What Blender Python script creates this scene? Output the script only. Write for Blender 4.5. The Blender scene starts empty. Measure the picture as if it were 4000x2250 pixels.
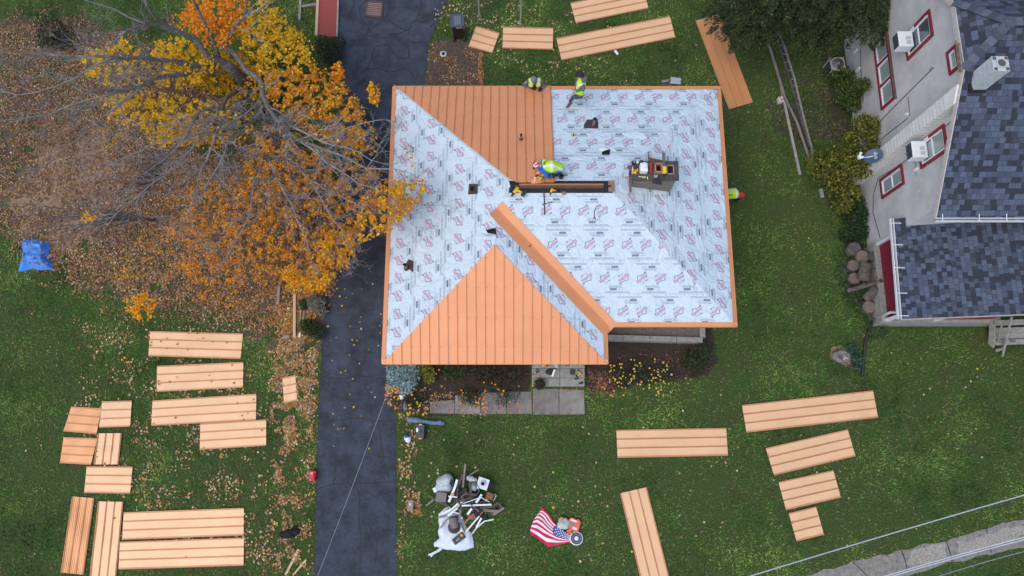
import bpy, bmesh, math, random
import numpy as np
from mathutils import Vector, Matrix, noise as mnoise

SC = bpy.context.scene
COL = SC.collection
R_ = math.radians

# ------------------------------------------------------------------ camera
FPX, HC = 2826.0, 27.0                       # focal length in photo pixels, flying height (m)
TILT = math.atan(650 / 2826)
cd = bpy.data.cameras.new('camera')
cd.sensor_width = 36.0
cd.lens = FPX / 4000 * 36.0
cd.clip_end = 2000
cam = bpy.data.objects.new('camera', cd)
cam.location = (0, 0, HC)
cam.rotation_euler = (TILT, 0, 0)
COL.objects.link(cam)
SC.camera = cam

# ------------------------------------------------------------------ light: thin bright overcast, brighter to the south west
SUN_EL, SUN_AZ = R_(62), R_(229)             # azimuth clockwise from north
wd = bpy.data.worlds.new('World')
SC.world = wd
wd.use_nodes = True
nt = wd.node_tree
bg = nt.nodes['Background']
sky = nt.nodes.new('ShaderNodeTexSky')
sky.sky_type = 'NISHITA'
sky.sun_disc = False
sky.sun_elevation = SUN_EL
sky.sun_rotation = SUN_AZ
sky.air_density = 1.0
sky.dust_density = 2.0
sky.ozone_density = 1.0
nt.links.new(sky.outputs[0], bg.inputs[0])
bg.inputs[1].default_value = 0.14
sd = bpy.data.lights.new('sun', 'SUN')
sd.energy = 0.78
sd.angle = R_(52)
sd.color = (1.0, 0.985, 0.93)
sun = bpy.data.objects.new('sun', sd)
sdir = Vector((math.sin(SUN_AZ) * math.cos(SUN_EL), math.cos(SUN_AZ) * math.cos(SUN_EL), math.sin(SUN_EL)))
sun.rotation_euler = sdir.to_track_quat('Z', 'Y').to_euler()
sun.location = (0, 0, 40)
COL.objects.link(sun)
SC.view_settings.view_transform = 'Standard'
SC.view_settings.look = 'None'
SC.view_settings.gamma = 1
SC.view_settings.exposure = 0.56
SC.cycles.max_bounces = 5
SC.cycles.use_denoising = True

# ------------------------------------------------------------------ photo pixel -> place on the ground, a level or a plane
ct, st = math.cos(TILT), math.sin(TILT)
def ray(px, py):
    a, v = (px - 2000) / FPX, (py - 1125) / FPX
    return (a, st - v * ct, -ct - v * st)
def G(px, py, z=0.0):
    r = ray(px, py)
    s = (z - HC) / r[2]
    return Vector((r[0] * s, r[1] * s, z))
def GX(px, py, X):                            # on the upright plane x = X
    r = ray(px, py)
    s = X / r[0]
    return Vector((X, r[1] * s, HC + r[2] * s))
def GP(px, py, pl, dz=0.0):                   # on the roof plane z = a + b x + c y
    a, b, c = pl
    r = ray(px, py)
    s = (a + dz - HC) / (r[2] - b * r[0] - c * r[1])
    return Vector((r[0] * s, r[1] * s, HC + r[2] * s))

# ------------------------------------------------------------------ materials
MATS = {}
def mat(name, rgb, rough=0.7, metal=0.0, var=0.0, vs=6.0, bump=0.0, bs=40.0, rgb2=None, attr=None, spec=0.5, stretch=None, detail=4.0):
    if name in MATS: return MATS[name]
    m = bpy.data.materials.new(name); m.use_nodes = True
    n = m.node_tree.nodes; l = m.node_tree.links
    b = n['Principled BSDF']
    b.inputs['Roughness'].default_value = rough
    b.inputs['Metallic'].default_value = metal
    b.inputs['Specular IOR Level'].default_value = spec
    b.inputs['Base Color'].default_value = (*rgb, 1)
    tc = n.new('ShaderNodeTexCoord')
    vec = tc.outputs['Object']
    if stretch:
        mp = n.new('ShaderNodeMapping'); mp.inputs['Scale'].default_value = stretch
        l.new(vec, mp.inputs['Vector']); vec = mp.outputs['Vector']
    if attr:
        a = n.new('ShaderNodeAttribute'); a.attribute_name = attr
        l.new(a.outputs['Color'], b.inputs['Base Color'])
    elif var or rgb2:
        t = n.new('ShaderNodeTexNoise'); t.inputs['Scale'].default_value = vs; t.inputs['Detail'].default_value = detail
        t.inputs['Roughness'].default_value = 0.65
        l.new(vec, t.inputs['Vector'])
        r = n.new('ShaderNodeValToRGB')
        c1 = rgb2 if rgb2 else tuple(c * (1 - var) for c in rgb)
        c2 = rgb if rgb2 else tuple(min(1, c * (1 + var)) for c in rgb)
        r.color_ramp.elements[0].position = 0.33; r.color_ramp.elements[0].color = (*c1, 1)
        r.color_ramp.elements[1].position = 0.67; r.color_ramp.elements[1].color = (*c2, 1)
        l.new(t.outputs['Fac'], r.inputs['Fac']); l.new(r.outputs['Color'], b.inputs['Base Color'])
    if bump:
        t2 = n.new('ShaderNodeTexNoise'); t2.inputs['Scale'].default_value = bs; t2.inputs['Detail'].default_value = 5
        l.new(vec, t2.inputs['Vector'])
        bp = n.new('ShaderNodeBump'); bp.inputs['Strength'].default_value = bump; bp.inputs['Distance'].default_value = 0.02
        l.new(t2.outputs['Fac'], bp.inputs['Height']); l.new(bp.outputs['Normal'], b.inputs['Normal'])
    MATS[name] = m
    return m

# ------------------------------------------------------------------ meshes and objects
def wmat(o):
    m = o.matrix_basis.copy()
    while o.parent:
        o = o.parent; m = o.matrix_basis @ m
    return m
def rotz(a): return Matrix.Rotation(a, 3, 'Z')
def frame(d, up=(0, 0, 1)):                   # 3x3 with x along d
    x = Vector(d).normalized(); u = Vector(up)
    if abs(x.dot(u)) > 0.98: u = Vector((0, 1, 0))
    y = u.cross(x).normalized(); z = x.cross(y)
    return Matrix((x, y, z)).transposed()
class MB:
    def __init__(s): s.v = []; s.f = []; s.m = []
    def add(s, vs, fs, m=0):
        o = len(s.v); s.v += [tuple(p) for p in vs]
        s.f += [tuple(i + o for i in f) for f in fs]; s.m += [m] * len(fs)
        return s
    def box(s, c, d, m=0, R=None, top=None):   # top = (fx, fy): the upper face scaled
        hx, hy, hz = d[0] / 2, d[1] / 2, d[2] / 2
        tx, ty = top or (1, 1)
        P = [(-hx, -hy, -hz), (hx, -hy, -hz), (hx, hy, -hz), (-hx, hy, -hz), (-hx * tx, -hy * ty, hz), (hx * tx, -hy * ty, hz), (hx * tx, hy * ty, hz), (-hx * tx, hy * ty, hz)]
        c = Vector(c)
        P = [(R @ Vector(p) if R else Vector(p)) + c for p in P]
        return s.add(P, [(0, 3, 2, 1), (4, 5, 6, 7), (0, 1, 5, 4), (1, 2, 6, 5), (2, 3, 7, 6), (3, 0, 4, 7)], m)
    def bar(s, a, b, w, h, m=0, up=(0, 0, 1)):
        a, b = Vector(a), Vector(b)
        return s.box((a + b) / 2, ((b - a).length, w, h), m, frame(b - a, up))
    def poly(s, pts, m=0): return s.add(pts, [tuple(range(len(pts)))], m)
    def prism(s, pts, z0, z1, m=0, ms=None):
        n = len(pts)
        area = sum(pts[i][0] * pts[(i + 1) % n][1] - pts[(i + 1) % n][0] * pts[i][1] for i in range(n))
        if area < 0: pts = pts[::-1]
        s.add([(p[0], p[1], z1) for p in pts], [tuple(range(n))], m)
        s.add([(p[0], p[1], z0) for p in pts], [tuple(range(n))[::-1]], m)
        v = [(p[0], p[1], z0) for p in pts] + [(p[0], p[1], z1) for p in pts]
        return s.add(v, [(i, (i + 1) % n, n + (i + 1) % n, n + i) for i in range(n)], m if ms is None else ms)
    def tube(s, pts, rad, n=8, m=0, cap=True, sq=1.0):
        pts = [Vector(p) for p in pts]; k = len(pts)
        if not hasattr(rad, '__len__'): rad = [rad] * k
        V = []; u = None
        for i, p in enumerate(pts):
            t = (pts[min(i + 1, k - 1)] - pts[max(i - 1, 0)])
            t = t.normalized() if t.length > 1e-9 else Vector((0, 0, 1))
            if u is None:
                u = t.orthogonal().normalized()
            else:
                u = (u - t * u.dot(t)); u = u.normalized() if u.length > 1e-6 else t.orthogonal().normalized()
            w = t.cross(u)
            for j in range(n):
                a = 2 * math.pi * (j + .5) / n
                V.append(p + (u * math.cos(a) + w * math.sin(a) * sq) * rad[i])
        F = [(i * n + j, i * n + (j + 1) % n, (i + 1) * n + (j + 1) % n, (i + 1) * n + j) for i in range(k - 1) for j in range(n)]
        if cap: F += [tuple(range(n))[::-1], tuple((k - 1) * n + j for j in range(n))]
        return s.add(V, F, m)
    def lathe(s, prof, c=(0, 0, 0), n=20, m=0, R=None, cap=True):
        c = Vector(c); V = []
        for r, z in prof:
            for j in range(n):
                a = 2 * math.pi * j / n
                p = Vector((r * math.cos(a), r * math.sin(a), z)); V.append((R @ p if R else p) + c)
        k = len(prof)
        F = [(i * n + j, i * n + (j + 1) % n, (i + 1) * n + (j + 1) % n, (i + 1) * n + j) for i in range(k - 1) for j in range(n)]
        if cap: F += [tuple(range(n))[::-1], tuple((k - 1) * n + j for j in range(n))]
        return s.add(V, F, m)
    def grid(s, fn, nu, nv, m=0, mf=None):
        V = [fn(i / nu, j / nv) for j in range(nv + 1) for i in range(nu + 1)]
        o = len(s.v); s.v += [tuple(p) for p in V]
        for j in range(nv):
            for i in range(nu):
                a = o + j * (nu + 1) + i
                s.f.append((a, a + 1, a + nu + 2, a + nu + 1)); s.m.append(mf((i + .5) / nu, (j + .5) / nv) if mf else m)
        return s
    def build(s, name, mats, parent=None, smooth=False, bevel=0.0, world=True, solid=0.0):
        me = bpy.data.meshes.new(name)
        V = s.v
        if parent is not None and world:
            inv = wmat(parent).inverted(); V = [tuple(inv @ Vector(p)) for p in V]
        me.from_pydata(V, [], s.f)
        if not isinstance(mats, (list, tuple)): mats = [mats]
        for m in mats: me.materials.append(m)
        me.polygons.foreach_set('material_index', s.m)
        if smooth: me.polygons.foreach_set('use_smooth', [True] * len(s.f))
        me.update()
        o = bpy.data.objects.new(name, me); COL.objects.link(o)
        if parent is not None: o.parent = parent
        if solid:
            md = o.modifiers.new('solid', 'SOLIDIFY'); md.thickness = solid; md.offset = 1
        if bevel:
            md = o.modifiers.new('bevel', 'BEVEL'); md.width = bevel; md.segments = 2; md.limit_method = 'ANGLE'
        return o
def thing(name, label, cat, loc=(0, 0, 0), rz=0.0, group=None):
    o = bpy.data.objects.new(name, None); o.empty_display_size = 0.1; COL.objects.link(o)
    o.location = loc; o.rotation_euler = (0, 0, rz)
    return tag(o, label, cat, group)
def tag(o, label, cat, group=None):
    o['label'] = label; o['category'] = cat; o['kind'] = 'thing'
    if group: o['group'] = group
    return o
def kind(o, k): o['kind'] = k; return o
def recenter(o):                              # put a one-mesh thing's origin at its base
    V = [v.co for v in o.data.vertices]
    c = Vector((sum(p.x for p in V) / len(V), sum(p.y for p in V) / len(V), min(p.z for p in V)))
    o.data.transform(Matrix.Translation(-c)); o.location = c
    return o

def np_mesh(name, V, F, mats, colors=None, parent=None, smooth=False, mi=None):
    """V (n,3), F (k,m) index arrays -> object; colours per vertex as attribute Col"""
    V = np.asarray(V, dtype=np.float32)
    if parent is not None:
        inv = np.array(wmat(parent).inverted(), dtype=np.float32)
        V = V @ inv[:3, :3].T + inv[:3, 3]
    me = bpy.data.meshes.new(name)
    k, m = F.shape
    me.vertices.add(len(V)); me.vertices.foreach_set('co', V.astype(np.float32).ravel())
    me.loops.add(k * m); me.loops.foreach_set('vertex_index', F.astype(np.int32).ravel())
    me.polygons.add(k); me.polygons.foreach_set('loop_start', np.arange(0, k * m, m, dtype=np.int32))
    for x in (mats if isinstance(mats, (list, tuple)) else [mats]): me.materials.append(x)
    if mi is not None: me.polygons.foreach_set('material_index', mi.astype(np.int32))
    if smooth: me.polygons.foreach_set('use_smooth', np.ones(k, dtype=bool))
    if colors is not None:
        at = me.attributes.new('Col', 'FLOAT_COLOR', 'POINT')
        c4 = np.ones((len(V), 4), dtype=np.float32); c4[:, :3] = colors
        at.data.foreach_set('color', c4.ravel())
    me.update(calc_edges=True); me.validate()
    o = bpy.data.objects.new(name, me); COL.objects.link(o)
    if parent is not None: o.parent = parent
    return o

def in_poly(x, y, poly):
    c = np.zeros(x.shape, dtype=bool); n = len(poly)
    for i in range(n):
        x1, y1 = poly[i][0], poly[i][1]; x2, y2 = poly[(i + 1) % n][0], poly[(i + 1) % n][1]
        if y1 == y2: continue
        t = ((y1 > y) != (y2 > y)) & (x < (x2 - x1) * (y - y1) / (y2 - y1) + x1)
        c ^= t
    return c

LEAF5 = np.array([(0, -.5), (.22, -.3), (.5, -.22), (.3, .05), (.42, .35), (.12, .25), (0, .55), (-.14, .25), (-.42, .3), (-.3, .02), (-.5, -.25), (-.2, -.3)], dtype=np.float32)
LEAF4 = np.array([(0, -.5), (.34, 0), (0, .5), (-.34, 0)], dtype=np.float32)
LEAFN = np.array([(0, 0), (.08, .5), (0, 1.0), (-.08, .5)], dtype=np.float32)
def leaf_cloud(name, P, size, cols, mats, parent=None, shape=LEAF4, tilt=1.0, seed=1, curl=0.3, az=None, el=None):
    """one flat leaf per point: P (n,3), size (n,), cols (n,3)"""
    rg = np.random.default_rng(seed); n = len(P); k = len(shape)
    a = rg.uniform(0, 2 * np.pi, n) if az is None else az
    tx = rg.normal(0, tilt, n) if el is None else el
    ty = rg.normal(0, tilt * .7, n)
    sx = shape[:, 0][None] * size[:, None]; sy = shape[:, 1][None] * size[:, None]
    sz = curl * (np.abs(shape[:, 0])[None] - .15) * size[:, None] * rg.uniform(-.3, 1, n)[:, None]
    # roll about y, pitch about x, then turn about z
    c, s_ = np.cos(ty)[:, None], np.sin(ty)[:, None]
    x1, z1 = sx * c + sz * s_, -sx * s_ + sz * c
    c, s_ = np.cos(tx)[:, None], np.sin(tx)[:, None]
    y2, z2 = sy * c - z1 * s_, sy * s_ + z1 * c
    c, s_ = np.cos(a)[:, None], np.sin(a)[:, None]
    X = x1 * c - y2 * s_ + P[:, 0:1]; Y = x1 * s_ + y2 * c + P[:, 1:2]; Z = z2 + P[:, 2:3]
    V = np.stack([X, Y, Z], -1).reshape(-1, 3)
    F = np.arange(n * k).reshape(n, k)
    return np_mesh(name, V, F, mats, np.repeat(cols, k, axis=0), parent)

def pick(pal, n, rg, jit=0.15):
    """n colours out of a palette [(rgb, weight)...] with a little hue and value jitter"""
    w = np.array([p[1] for p in pal], dtype=float); w /= w.sum()
    c = np.array([p[0] for p in pal])[rg.choice(len(pal), n, p=w)]
    return np.clip(c * (1 + rg.normal(0, jit, (n, 1))) * (1 + rg.normal(0, jit * .35, (n, 3))), .004, .95)

# ------------------------------------------------------------------ smooth bodies from tapered capsules
def seg_d(X, Y, Z, a, b, ra, rb):
    ax, ay, az = a; dx, dy, dz = b[0] - ax, b[1] - ay, b[2] - az
    L = dx * dx + dy * dy + dz * dz + 1e-12
    t = np.clip(((X - ax) * dx + (Y - ay) * dy + (Z - az) * dz) / L, 0, 1)
    return np.sqrt((X - ax - t * dx) ** 2 + (Y - ay - t * dy) ** 2 + (Z - az - t * dz) ** 2) - (ra + (rb - ra) * t)
def blob_mesh(name, prims, mats, parent=None, h=0.012, k=0.03, lab=None):
    """prims: (a, b, ra, rb, material index[, blend[, flatten]]); one continuous skin by surface nets"""
    A = np.array([p[0] for p in prims] + [p[1] for p in prims]); Rm = max(max(p[2], p[3]) for p in prims) + 4 * h
    lo = A.min(0) - Rm; hi = A.max(0) + Rm
    N = np.ceil((hi - lo) / h).astype(int) + 1
    F = np.full(N, 9.0, dtype=np.float32); best = np.full(N, 9.0, dtype=np.float32); L = np.zeros(N, dtype=np.int16)
    for p in prims:
        a, b, ra, rb, mi = p[:5]; kk = p[5] if len(p) > 5 and p[5] is not None else k
        mg = max(ra, rb) + max(3 * kk, 4 * h)
        i0 = np.maximum(0, np.floor((np.minimum(a, b) - mg - lo) / h).astype(int)); i1 = np.minimum(N, np.ceil((np.maximum(a, b) + mg - lo) / h).astype(int) + 1)
        g = [lo[d] + h * np.arange(i0[d], i1[d]) for d in range(3)]
        X, Y, Z = np.meshgrid(*g, indexing='ij')
        d = seg_d(X, Y, Z, a, b, ra, rb).astype(np.float32)
        sl = tuple(slice(i0[q], i1[q]) for q in range(3))
        f = F[sl]
        hh = np.clip(kk - np.abs(f - d), 0, None) / kk
        F[sl] = np.minimum(f, d) - hh * hh * kk * .25
        bl = best[sl]; w = d < bl
        L[sl] = np.where(w, mi, L[sl]); best[sl] = np.where(w, d, bl)
    ins = F < 0
    acc = np.zeros((*(N - 1), 3)); cnt = np.zeros(N - 1)
    base = np.stack(np.meshgrid(*[np.arange(q - 1) for q in N], indexing='ij'), -1)
    C = [(i, j, q) for i in (0, 1) for j in (0, 1) for q in (0, 1)]
    def S(o, arr): return arr[o[0]:o[0] + N[0] - 1, o[1]:o[1] + N[1] - 1, o[2]:o[2] + N[2] - 1]
    for o in C:
        for d in range(3):
            if o[d]: continue
            q = list(o); q[d] = 1
            f0, f1 = S(o, F), S(q, F); x = (f0 < 0) != (f1 < 0)
            t = np.where(x, f0 / np.where(x, f0 - f1, 1), 0)
            for e in range(3): acc[..., e] += np.where(x, o[e] + (t if e == d else 0), 0)
            cnt += x
    act = cnt > 0
    idx = np.full(N - 1, -1); idx[act] = np.arange(act.sum())
    V = lo + h * (base[act] + acc[act] / cnt[act][:, None])
    Q = []; QL = []
    for d in range(3):
        e, g = (d + 1) % 3, (d + 2) % 3
        s0 = [slice(None)] * 3; s1 = [slice(None)] * 3; s0[d] = slice(0, -1); s1[d] = slice(1, None)
        x = ins[tuple(s0)] != ins[tuple(s1)]
        P = np.argwhere(x)
        P = P[(P[:, e] > 0) & (P[:, g] > 0) & (P[:, e] < N[e] - 1) & (P[:, g] < N[g] - 1)]
        flip = ins[tuple(P.T)]
        def at(de, dg):
            q = P.copy(); q[:, e] -= de; q[:, g] -= dg
            return idx[tuple(q.T)]
        q = np.stack([at(1, 1), at(0, 1), at(0, 0), at(1, 0)], 1)
        q[~flip] = q[~flip][:, ::-1]
        Q.append(q); QL.append(L[tuple(P.T)])
    Q = np.concatenate(Q); QL = np.concatenate(QL)
    if lab is not None: QL = lab(V[Q].mean(1), QL)
    return np_mesh(name, V, Q, mats, None, parent, True, QL)
# ================================================================== the ground
def ground_mat():
    m = bpy.data.materials.new('lawn'); m.use_nodes = True
    n = m.node_tree.nodes; l = m.node_tree.links; b = n['Principled BSDF']
    b.inputs['Roughness'].default_value = 0.95; b.inputs['Specular IOR Level'].default_value = 0.1
    tc = n.new('ShaderNodeTexCoord')
    def nz(s, d=5):
        t = n.new('ShaderNodeTexNoise'); t.inputs['Scale'].default_value = s; t.inputs['Detail'].default_value = d; t.inputs['Roughness'].default_value = .7
        l.new(tc.outputs['Object'], t.inputs['Vector']); return t.outputs['Fac']
    def ramp(f, stops):
        r = n.new('ShaderNodeValToRGB'); e = r.color_ramp.elements
        e[0].position, e[0].color = stops[0][0], (*stops[0][1], 1); e[1].position, e[1].color = stops[-1][0], (*stops[-1][1], 1)
        for p, c in stops[1:-1]:
            q = e.new(p); q.color = (*c, 1)
        l.new(f, r.inputs['Fac']); return r.outputs['Color']
    def mix(f, a, b_, fac=None):
        x = n.new('ShaderNodeMix'); x.data_type = 'RGBA'
        if fac is None: l.new(f, x.inputs[0])
        else: x.inputs[0].default_value = fac
        l.new(a, x.inputs[6]); l.new(b_, x.inputs[7]); return x.outputs[2]
    fine = ramp(nz(22, 6), [(.3, (.02, .036, .010)), (.5, (.05, .088, .022)), (.7, (.11, .165, .045))])
    dry = ramp(nz(16, 6), [(.3, (.032, .03, .015)), (.7, (.11, .095, .05))])
    f1 = n.new('ShaderNodeMapRange'); f1.inputs[1].default_value = .5; f1.inputs[2].default_value = .72; f1.inputs[4].default_value = .75
    l.new(nz(1.1, 8), f1.inputs[0])
    c = mix(f1.outputs[0], fine, dry)
    l.new(c, b.inputs['Base Color'])
    bp = n.new('ShaderNodeBump'); bp.inputs['Strength'].default_value = .8; bp.inputs['Distance'].default_value = .04
    l.new(nz(30, 6), bp.inputs['Height']); l.new(bp.outputs['Normal'], b.inputs['Normal'])
    return m
g = MB(); g.grid(lambda u, v: (-300 + 600 * u, -290 + 600 * v, 0), 12, 12)
kind(g.build('ground', ground_mat()), 'structure')

def pxpoly(pts, z=0.0): return [G(x, y, z) for x, y in pts]
def wob(poly, amp=.06, step=.25, seed=3):     # subdivide a polygon's edge and make it ragged
    out = []; rd = random.Random(seed); n = len(poly)
    for i in range(n):
        a, b = Vector(poly[i][:2]), Vector(poly[(i + 1) % n][:2]); k = max(1, int((b - a).length / step))
        for j in range(k):
            p = a.lerp(b, j / k)
            q = mnoise.noise_vector(Vector((p.x * 2.1, p.y * 2.1, seed)))
            out.append((p.x + q.x * amp * 1.6 + rd.uniform(-amp, amp) * .4, p.y + q.y * amp * 1.6 + rd.uniform(-amp, amp) * .4))
    return out
def sheet(name, poly, z, m, amp=0.0, step=.25, seed=3):
    P = wob(poly, amp, step, seed) if amp else [(p[0], p[1]) for p in poly]
    b = MB(); b.prism(P, -0.05, z)
    return kind(b.build(name, m), 'structure')

def ragged(name, poly, z, m, cell=.07, amp=.5, holes=-9.0, seed=1):
    # thin layer with a torn, patchy edge
    xs = [p[0] for p in poly]; ys = [p[1] for p in poly]; X, Y = np.meshgrid(np.arange(min(xs) - 1, max(xs) + 1, cell), np.arange(min(ys) - 1, max(ys) + 1, cell), indexing='ij')
    f = np.array([mnoise.noise_vector(Vector((a * .9, b * .9, seed))) + .6 * mnoise.noise_vector(Vector((a * 2.7, b * 2.7, seed + 4))) + .4 * mnoise.noise_vector(Vector((a * 7, b * 7, seed + 9))) for a, b in zip(X.ravel(), Y.ravel())]); f = f.reshape(*X.shape, 3)
    k = in_poly(X + f[..., 0] * amp, Y + f[..., 1] * amp, [(p[0], p[1]) for p in poly]) & (f[..., 2] > holes)
    I = np.argwhere(k); c = np.stack([X[k], Y[k]], 1); h = cell * .5
    V = np.concatenate([np.stack([c[:, 0] + dx * h, c[:, 1] + dy * h, np.full(len(c), z)], 1)[:, None] for dx, dy in ((-1, -1), (1, -1), (1, 1), (-1, 1))], 1).reshape(-1, 3)
    return kind(np_mesh(name, V, np.arange(len(V)).reshape(-1, 4), m), 'structure')
def asphalt_mat():
    m = mat('asphalt', (.036, .042, .055), .85, var=.55, vs=45, bump=.6, bs=90)
    n = m.node_tree.nodes; l = m.node_tree.links; b = n['Principled BSDF']
    src = b.inputs['Base Color'].links[0].from_socket
    tc = n.new('ShaderNodeTexCoord'); t = n.new('ShaderNodeTexNoise'); t.inputs['Scale'].default_value = 1.3; t.inputs['Detail'].default_value = 10; t.inputs['Roughness'].default_value = .68
    l.new(tc.outputs['Object'], t.inputs['Vector'])
    r = n.new('ShaderNodeValToRGB'); r.color_ramp.elements[0].position = .38; r.color_ramp.elements[0].color = (.66, .66, .66, 1)
    r.color_ramp.elements[1].position = .68; r.color_ramp.elements[1].color = (1.7, 1.78, 1.9, 1)
    l.new(t.outputs['Fac'], r.inputs['Fac'])
    x = n.new('ShaderNodeMix'); x.data_type = 'RGBA'; x.blend_type = 'MULTIPLY'; x.inputs[0].default_value = 1
    l.new(src, x.inputs[6]); l.new(r.outputs['Color'], x.inputs[7]); l.new(x.outputs[2], b.inputs['Base Color'])
    return m
DRIVE = pxpoly([(1322, -60), (1318, 140), (1332, 400), (1332, 800), (1300, 1000), (1275, 1150), (1260, 1330), (1244, 1600), (1236, 1900), (1228, 2330),
                (1552, 2330), (1547, 2000), (1545, 1640), (1532, 1560), (1518, 1460), (1545, 1100), (1620, 600), (1660, 335), (1668, 240), (1682, 165), (1700, 100), (1735, 40), (1775, -60)])
asphalt = asphalt_mat()
tar = mat('tar_sealer', (.020, .022, .027), .7, var=.35, vs=9)
db = MB(); db.prism(wob(DRIVE, .03, .2, 5), -.05, .014, 0)
def ribbon(b, px, w, z, m):
    P = [G(x, y, z) for x, y in px]
    Q = []
    for i in range(len(P) - 1):               # smooth a little
        for t in (0, .25, .5, .75):
            p0, p1, p2, p3 = P[max(i - 1, 0)], P[i], P[i + 1], P[min(i + 2, len(P) - 1)]
            Q.append(.5 * ((2 * p1) + (p2 - p0) * t + (2 * p0 - 5 * p1 + 4 * p2 - p3) * t * t + (3 * p1 - p0 - 3 * p2 + p3) * t ** 3))
    Q.append(P[-1])
    L = []
    for i, p in enumerate(Q):
        t = (Q[min(i + 1, len(Q) - 1)] - Q[max(i - 1, 0)]).normalized(); nn = Vector((-t.y, t.x, 0))
        ww = w * (.7 + .5 * abs(mnoise.noise(p * 3)))
        L += [p - nn * ww / 2, p + nn * ww / 2]
    b.add(L, [(2 * i, 2 * i + 1, 2 * i + 3, 2 * i + 2)[::-1] for i in range(len(Q) - 1)], m)
def z2p(a, b): return (1150 + a * .2911, b * .2911)
tarlines = [
 [(1010, -20), (890, 80), (880, 190), (930, 300), (1000, 380), (960, 470), (880, 590), (830, 620)],
 [(1200, -20), (1275, 70), (1260, 180), (1180, 260), (1080, 350), (990, 430), (930, 470), (880, 560), (740, 620)],
 [(960, 490), (1030, 480), (1110, 500), (1230, 510), (1330, 480), (1420, 440), (1540, 390), (1580, 320), (1640, 280), (1740, 300), (1830, 250), (1880, 270), (1870, 330), (1830, 360)],
 [(1200, 270), (1300, 300), (1400, 370), (1500, 400)],
 [(1640, 280), (1660, 200), (1690, 100), (1700, -20)], [(1660, 210), (1800, 190), (1920, 210)],
 [(1330, 480), (1420, 540), (1510, 620), (1540, 700), (1530, 780)], [(1600, 570), (1700, 575), (1800, 560)],
 [(900, 970), (960, 950), (1020, 820), (1060, 680), (1110, 620), (1200, 600), (1280, 640), (1360, 740), (1450, 790), (1540, 770)],
 [(900, 970), (1000, 930), (1150, 920), (1260, 960), (1380, 950), (1450, 910), (1530, 950), (1600, 1010)],
 [(790, -20), (800, 60), (740, 190), (700, 270)]]
for i, tl in enumerate(tarlines): ribbon(db, [z2p(*p) for p in tl], .07, .018 + .0006 * i, 1)
worn = mat('worn_asphalt', (.060, .070, .088), .9, vs=3, bump=.4, bs=90, rgb2=(.036, .042, .055))
for i, (px, py, a, b_) in enumerate(((1625, 125, 34, 34), (1500, 110, 50, 26), (1475, 165, 28, 22), (1628, 200, 26, 34), (1600, 295, 28, 18), (1470, 290, 40, 16), (1590, 60, 60, 22), (1420, 40, 20, 40))):
    Q = []
    for k in range(18):
        t = 2 * math.pi * k / 18; Q.append(G(px + a * math.cos(t), py + b_ * math.sin(t), 0))
    db.add([(p[0], p[1], .0155 + i * .0002) for p in wob(Q, .07, .12, i + 20)][::-1], [tuple(range(len(wob(Q, .07, .12, i + 20))))], 2)
for i, tl in enumerate([[(1246, 1638), (1320, 1642), (1400, 1633), (1470, 1645), (1545, 1640)], [(1243, 1908), (1300, 1893), (1350, 1890), (1400, 1888)], [(1380, 1892), (1404, 1930), (1402, 2000), (1408, 2100), (1404, 2260)], [(1250, 1470), (1330, 1478), (1420, 1470), (1500, 1480)], [(1300, 1760), (1310, 1830), (1302, 1890)], [(1440, 2050), (1470, 2120), (1465, 2200)],
                        [(1480, 1640), (1484, 1700), (1500, 1800), (1520, 1868)], [(1400, 1888), (1470, 1886), (1545, 1884)]]): ribbon(db, tl, .045, .019 + .0006 * i, 1)
kind(db.build('driveway', [asphalt, tar, worn]), 'structure')

soil = mat('garden_soil', (.055, .038, .026), .95, bump=.9, bs=25, rgb2=(.022, .015, .011), vs=14)
soil_dry = mat('dry_soil', (.12, .085, .06), .95, bump=.9, bs=22, rgb2=(.05, .036, .026), vs=9)
tan_soil = mat('bare_tan_soil', (.33, .21, .13), .95, bump=.5, bs=22, rgb2=(.19, .115, .07), vs=7)
BED_W = pxpoly([(1530, 1400), (2070, 1400), (2070, 1545), (1900, 1560), (1770, 1625), (1600, 1622), (1548, 1600), (1530, 1500)])
BED_E = pxpoly([(2288, 1290), (2780, 1270), (2795, 1420), (2760, 1470), (2600, 1490), (2480, 1500), (2360, 1530), (2288, 1520)])
sheet('flower_bed', BED_W, .016, soil, .08, .2, 2)
sheet('flower_bed', BED_E, .016, soil, .14, .2, 7)
SOILPATCH = pxpoly([(1660, 340), (1668, 245), (1690, 165), (1760, 150), (1850, 165), (1880, 200), (1880, 340)])
sheet('bare_soil', SOILPATCH, .012, soil_dry, .09, .2, 4)
TAN = pxpoly([(60, 850), (80, 740), (130, 640), (270, 520), (430, 500), (500, 640), (470, 800), (400, 900), (260, 985), (130, 940)])
ragged('bare_soil', TAN, .012, tan_soil, .07, 1.1, -9, 9)
MOULD = pxpoly([(-80, 100), (300, 80), (650, 200), (1000, 520), (1290, 760), (1275, 1150), (1258, 1360), (1100, 1380), (1040, 1340), (800, 1190), (420, 1110), (100, 960), (-80, 760)])
ragged('leaf_mould', MOULD, .008, mat('leaf_mould', (.15, .095, .06), .95, rgb2=(.07, .05, .03), vs=7, bump=.8, bs=22), .08, 1.3, -.25, 5)
BEDL = pxpoly([(1080, 1110), (1265, 1110), (1262, 1330), (1080, 1335)])
sheet('bare_soil', pxpoly([(3245, 1360), (3290, 1350), (3335, 1380), (3338, 1440), (3290, 1430), (3250, 1400)]), .012, tan_soil, .08, .15, 12)
sheet('bare_soil', pxpoly([(2985, 430), (3230, 330), (3330, 420), (3290, 560), (3100, 560)]), .010, mat('thin_turf', (.06, .05, .025), .95, rgb2=(.025, .03, .012), vs=5, bump=.8, bs=25), .2, .3, 13)
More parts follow.
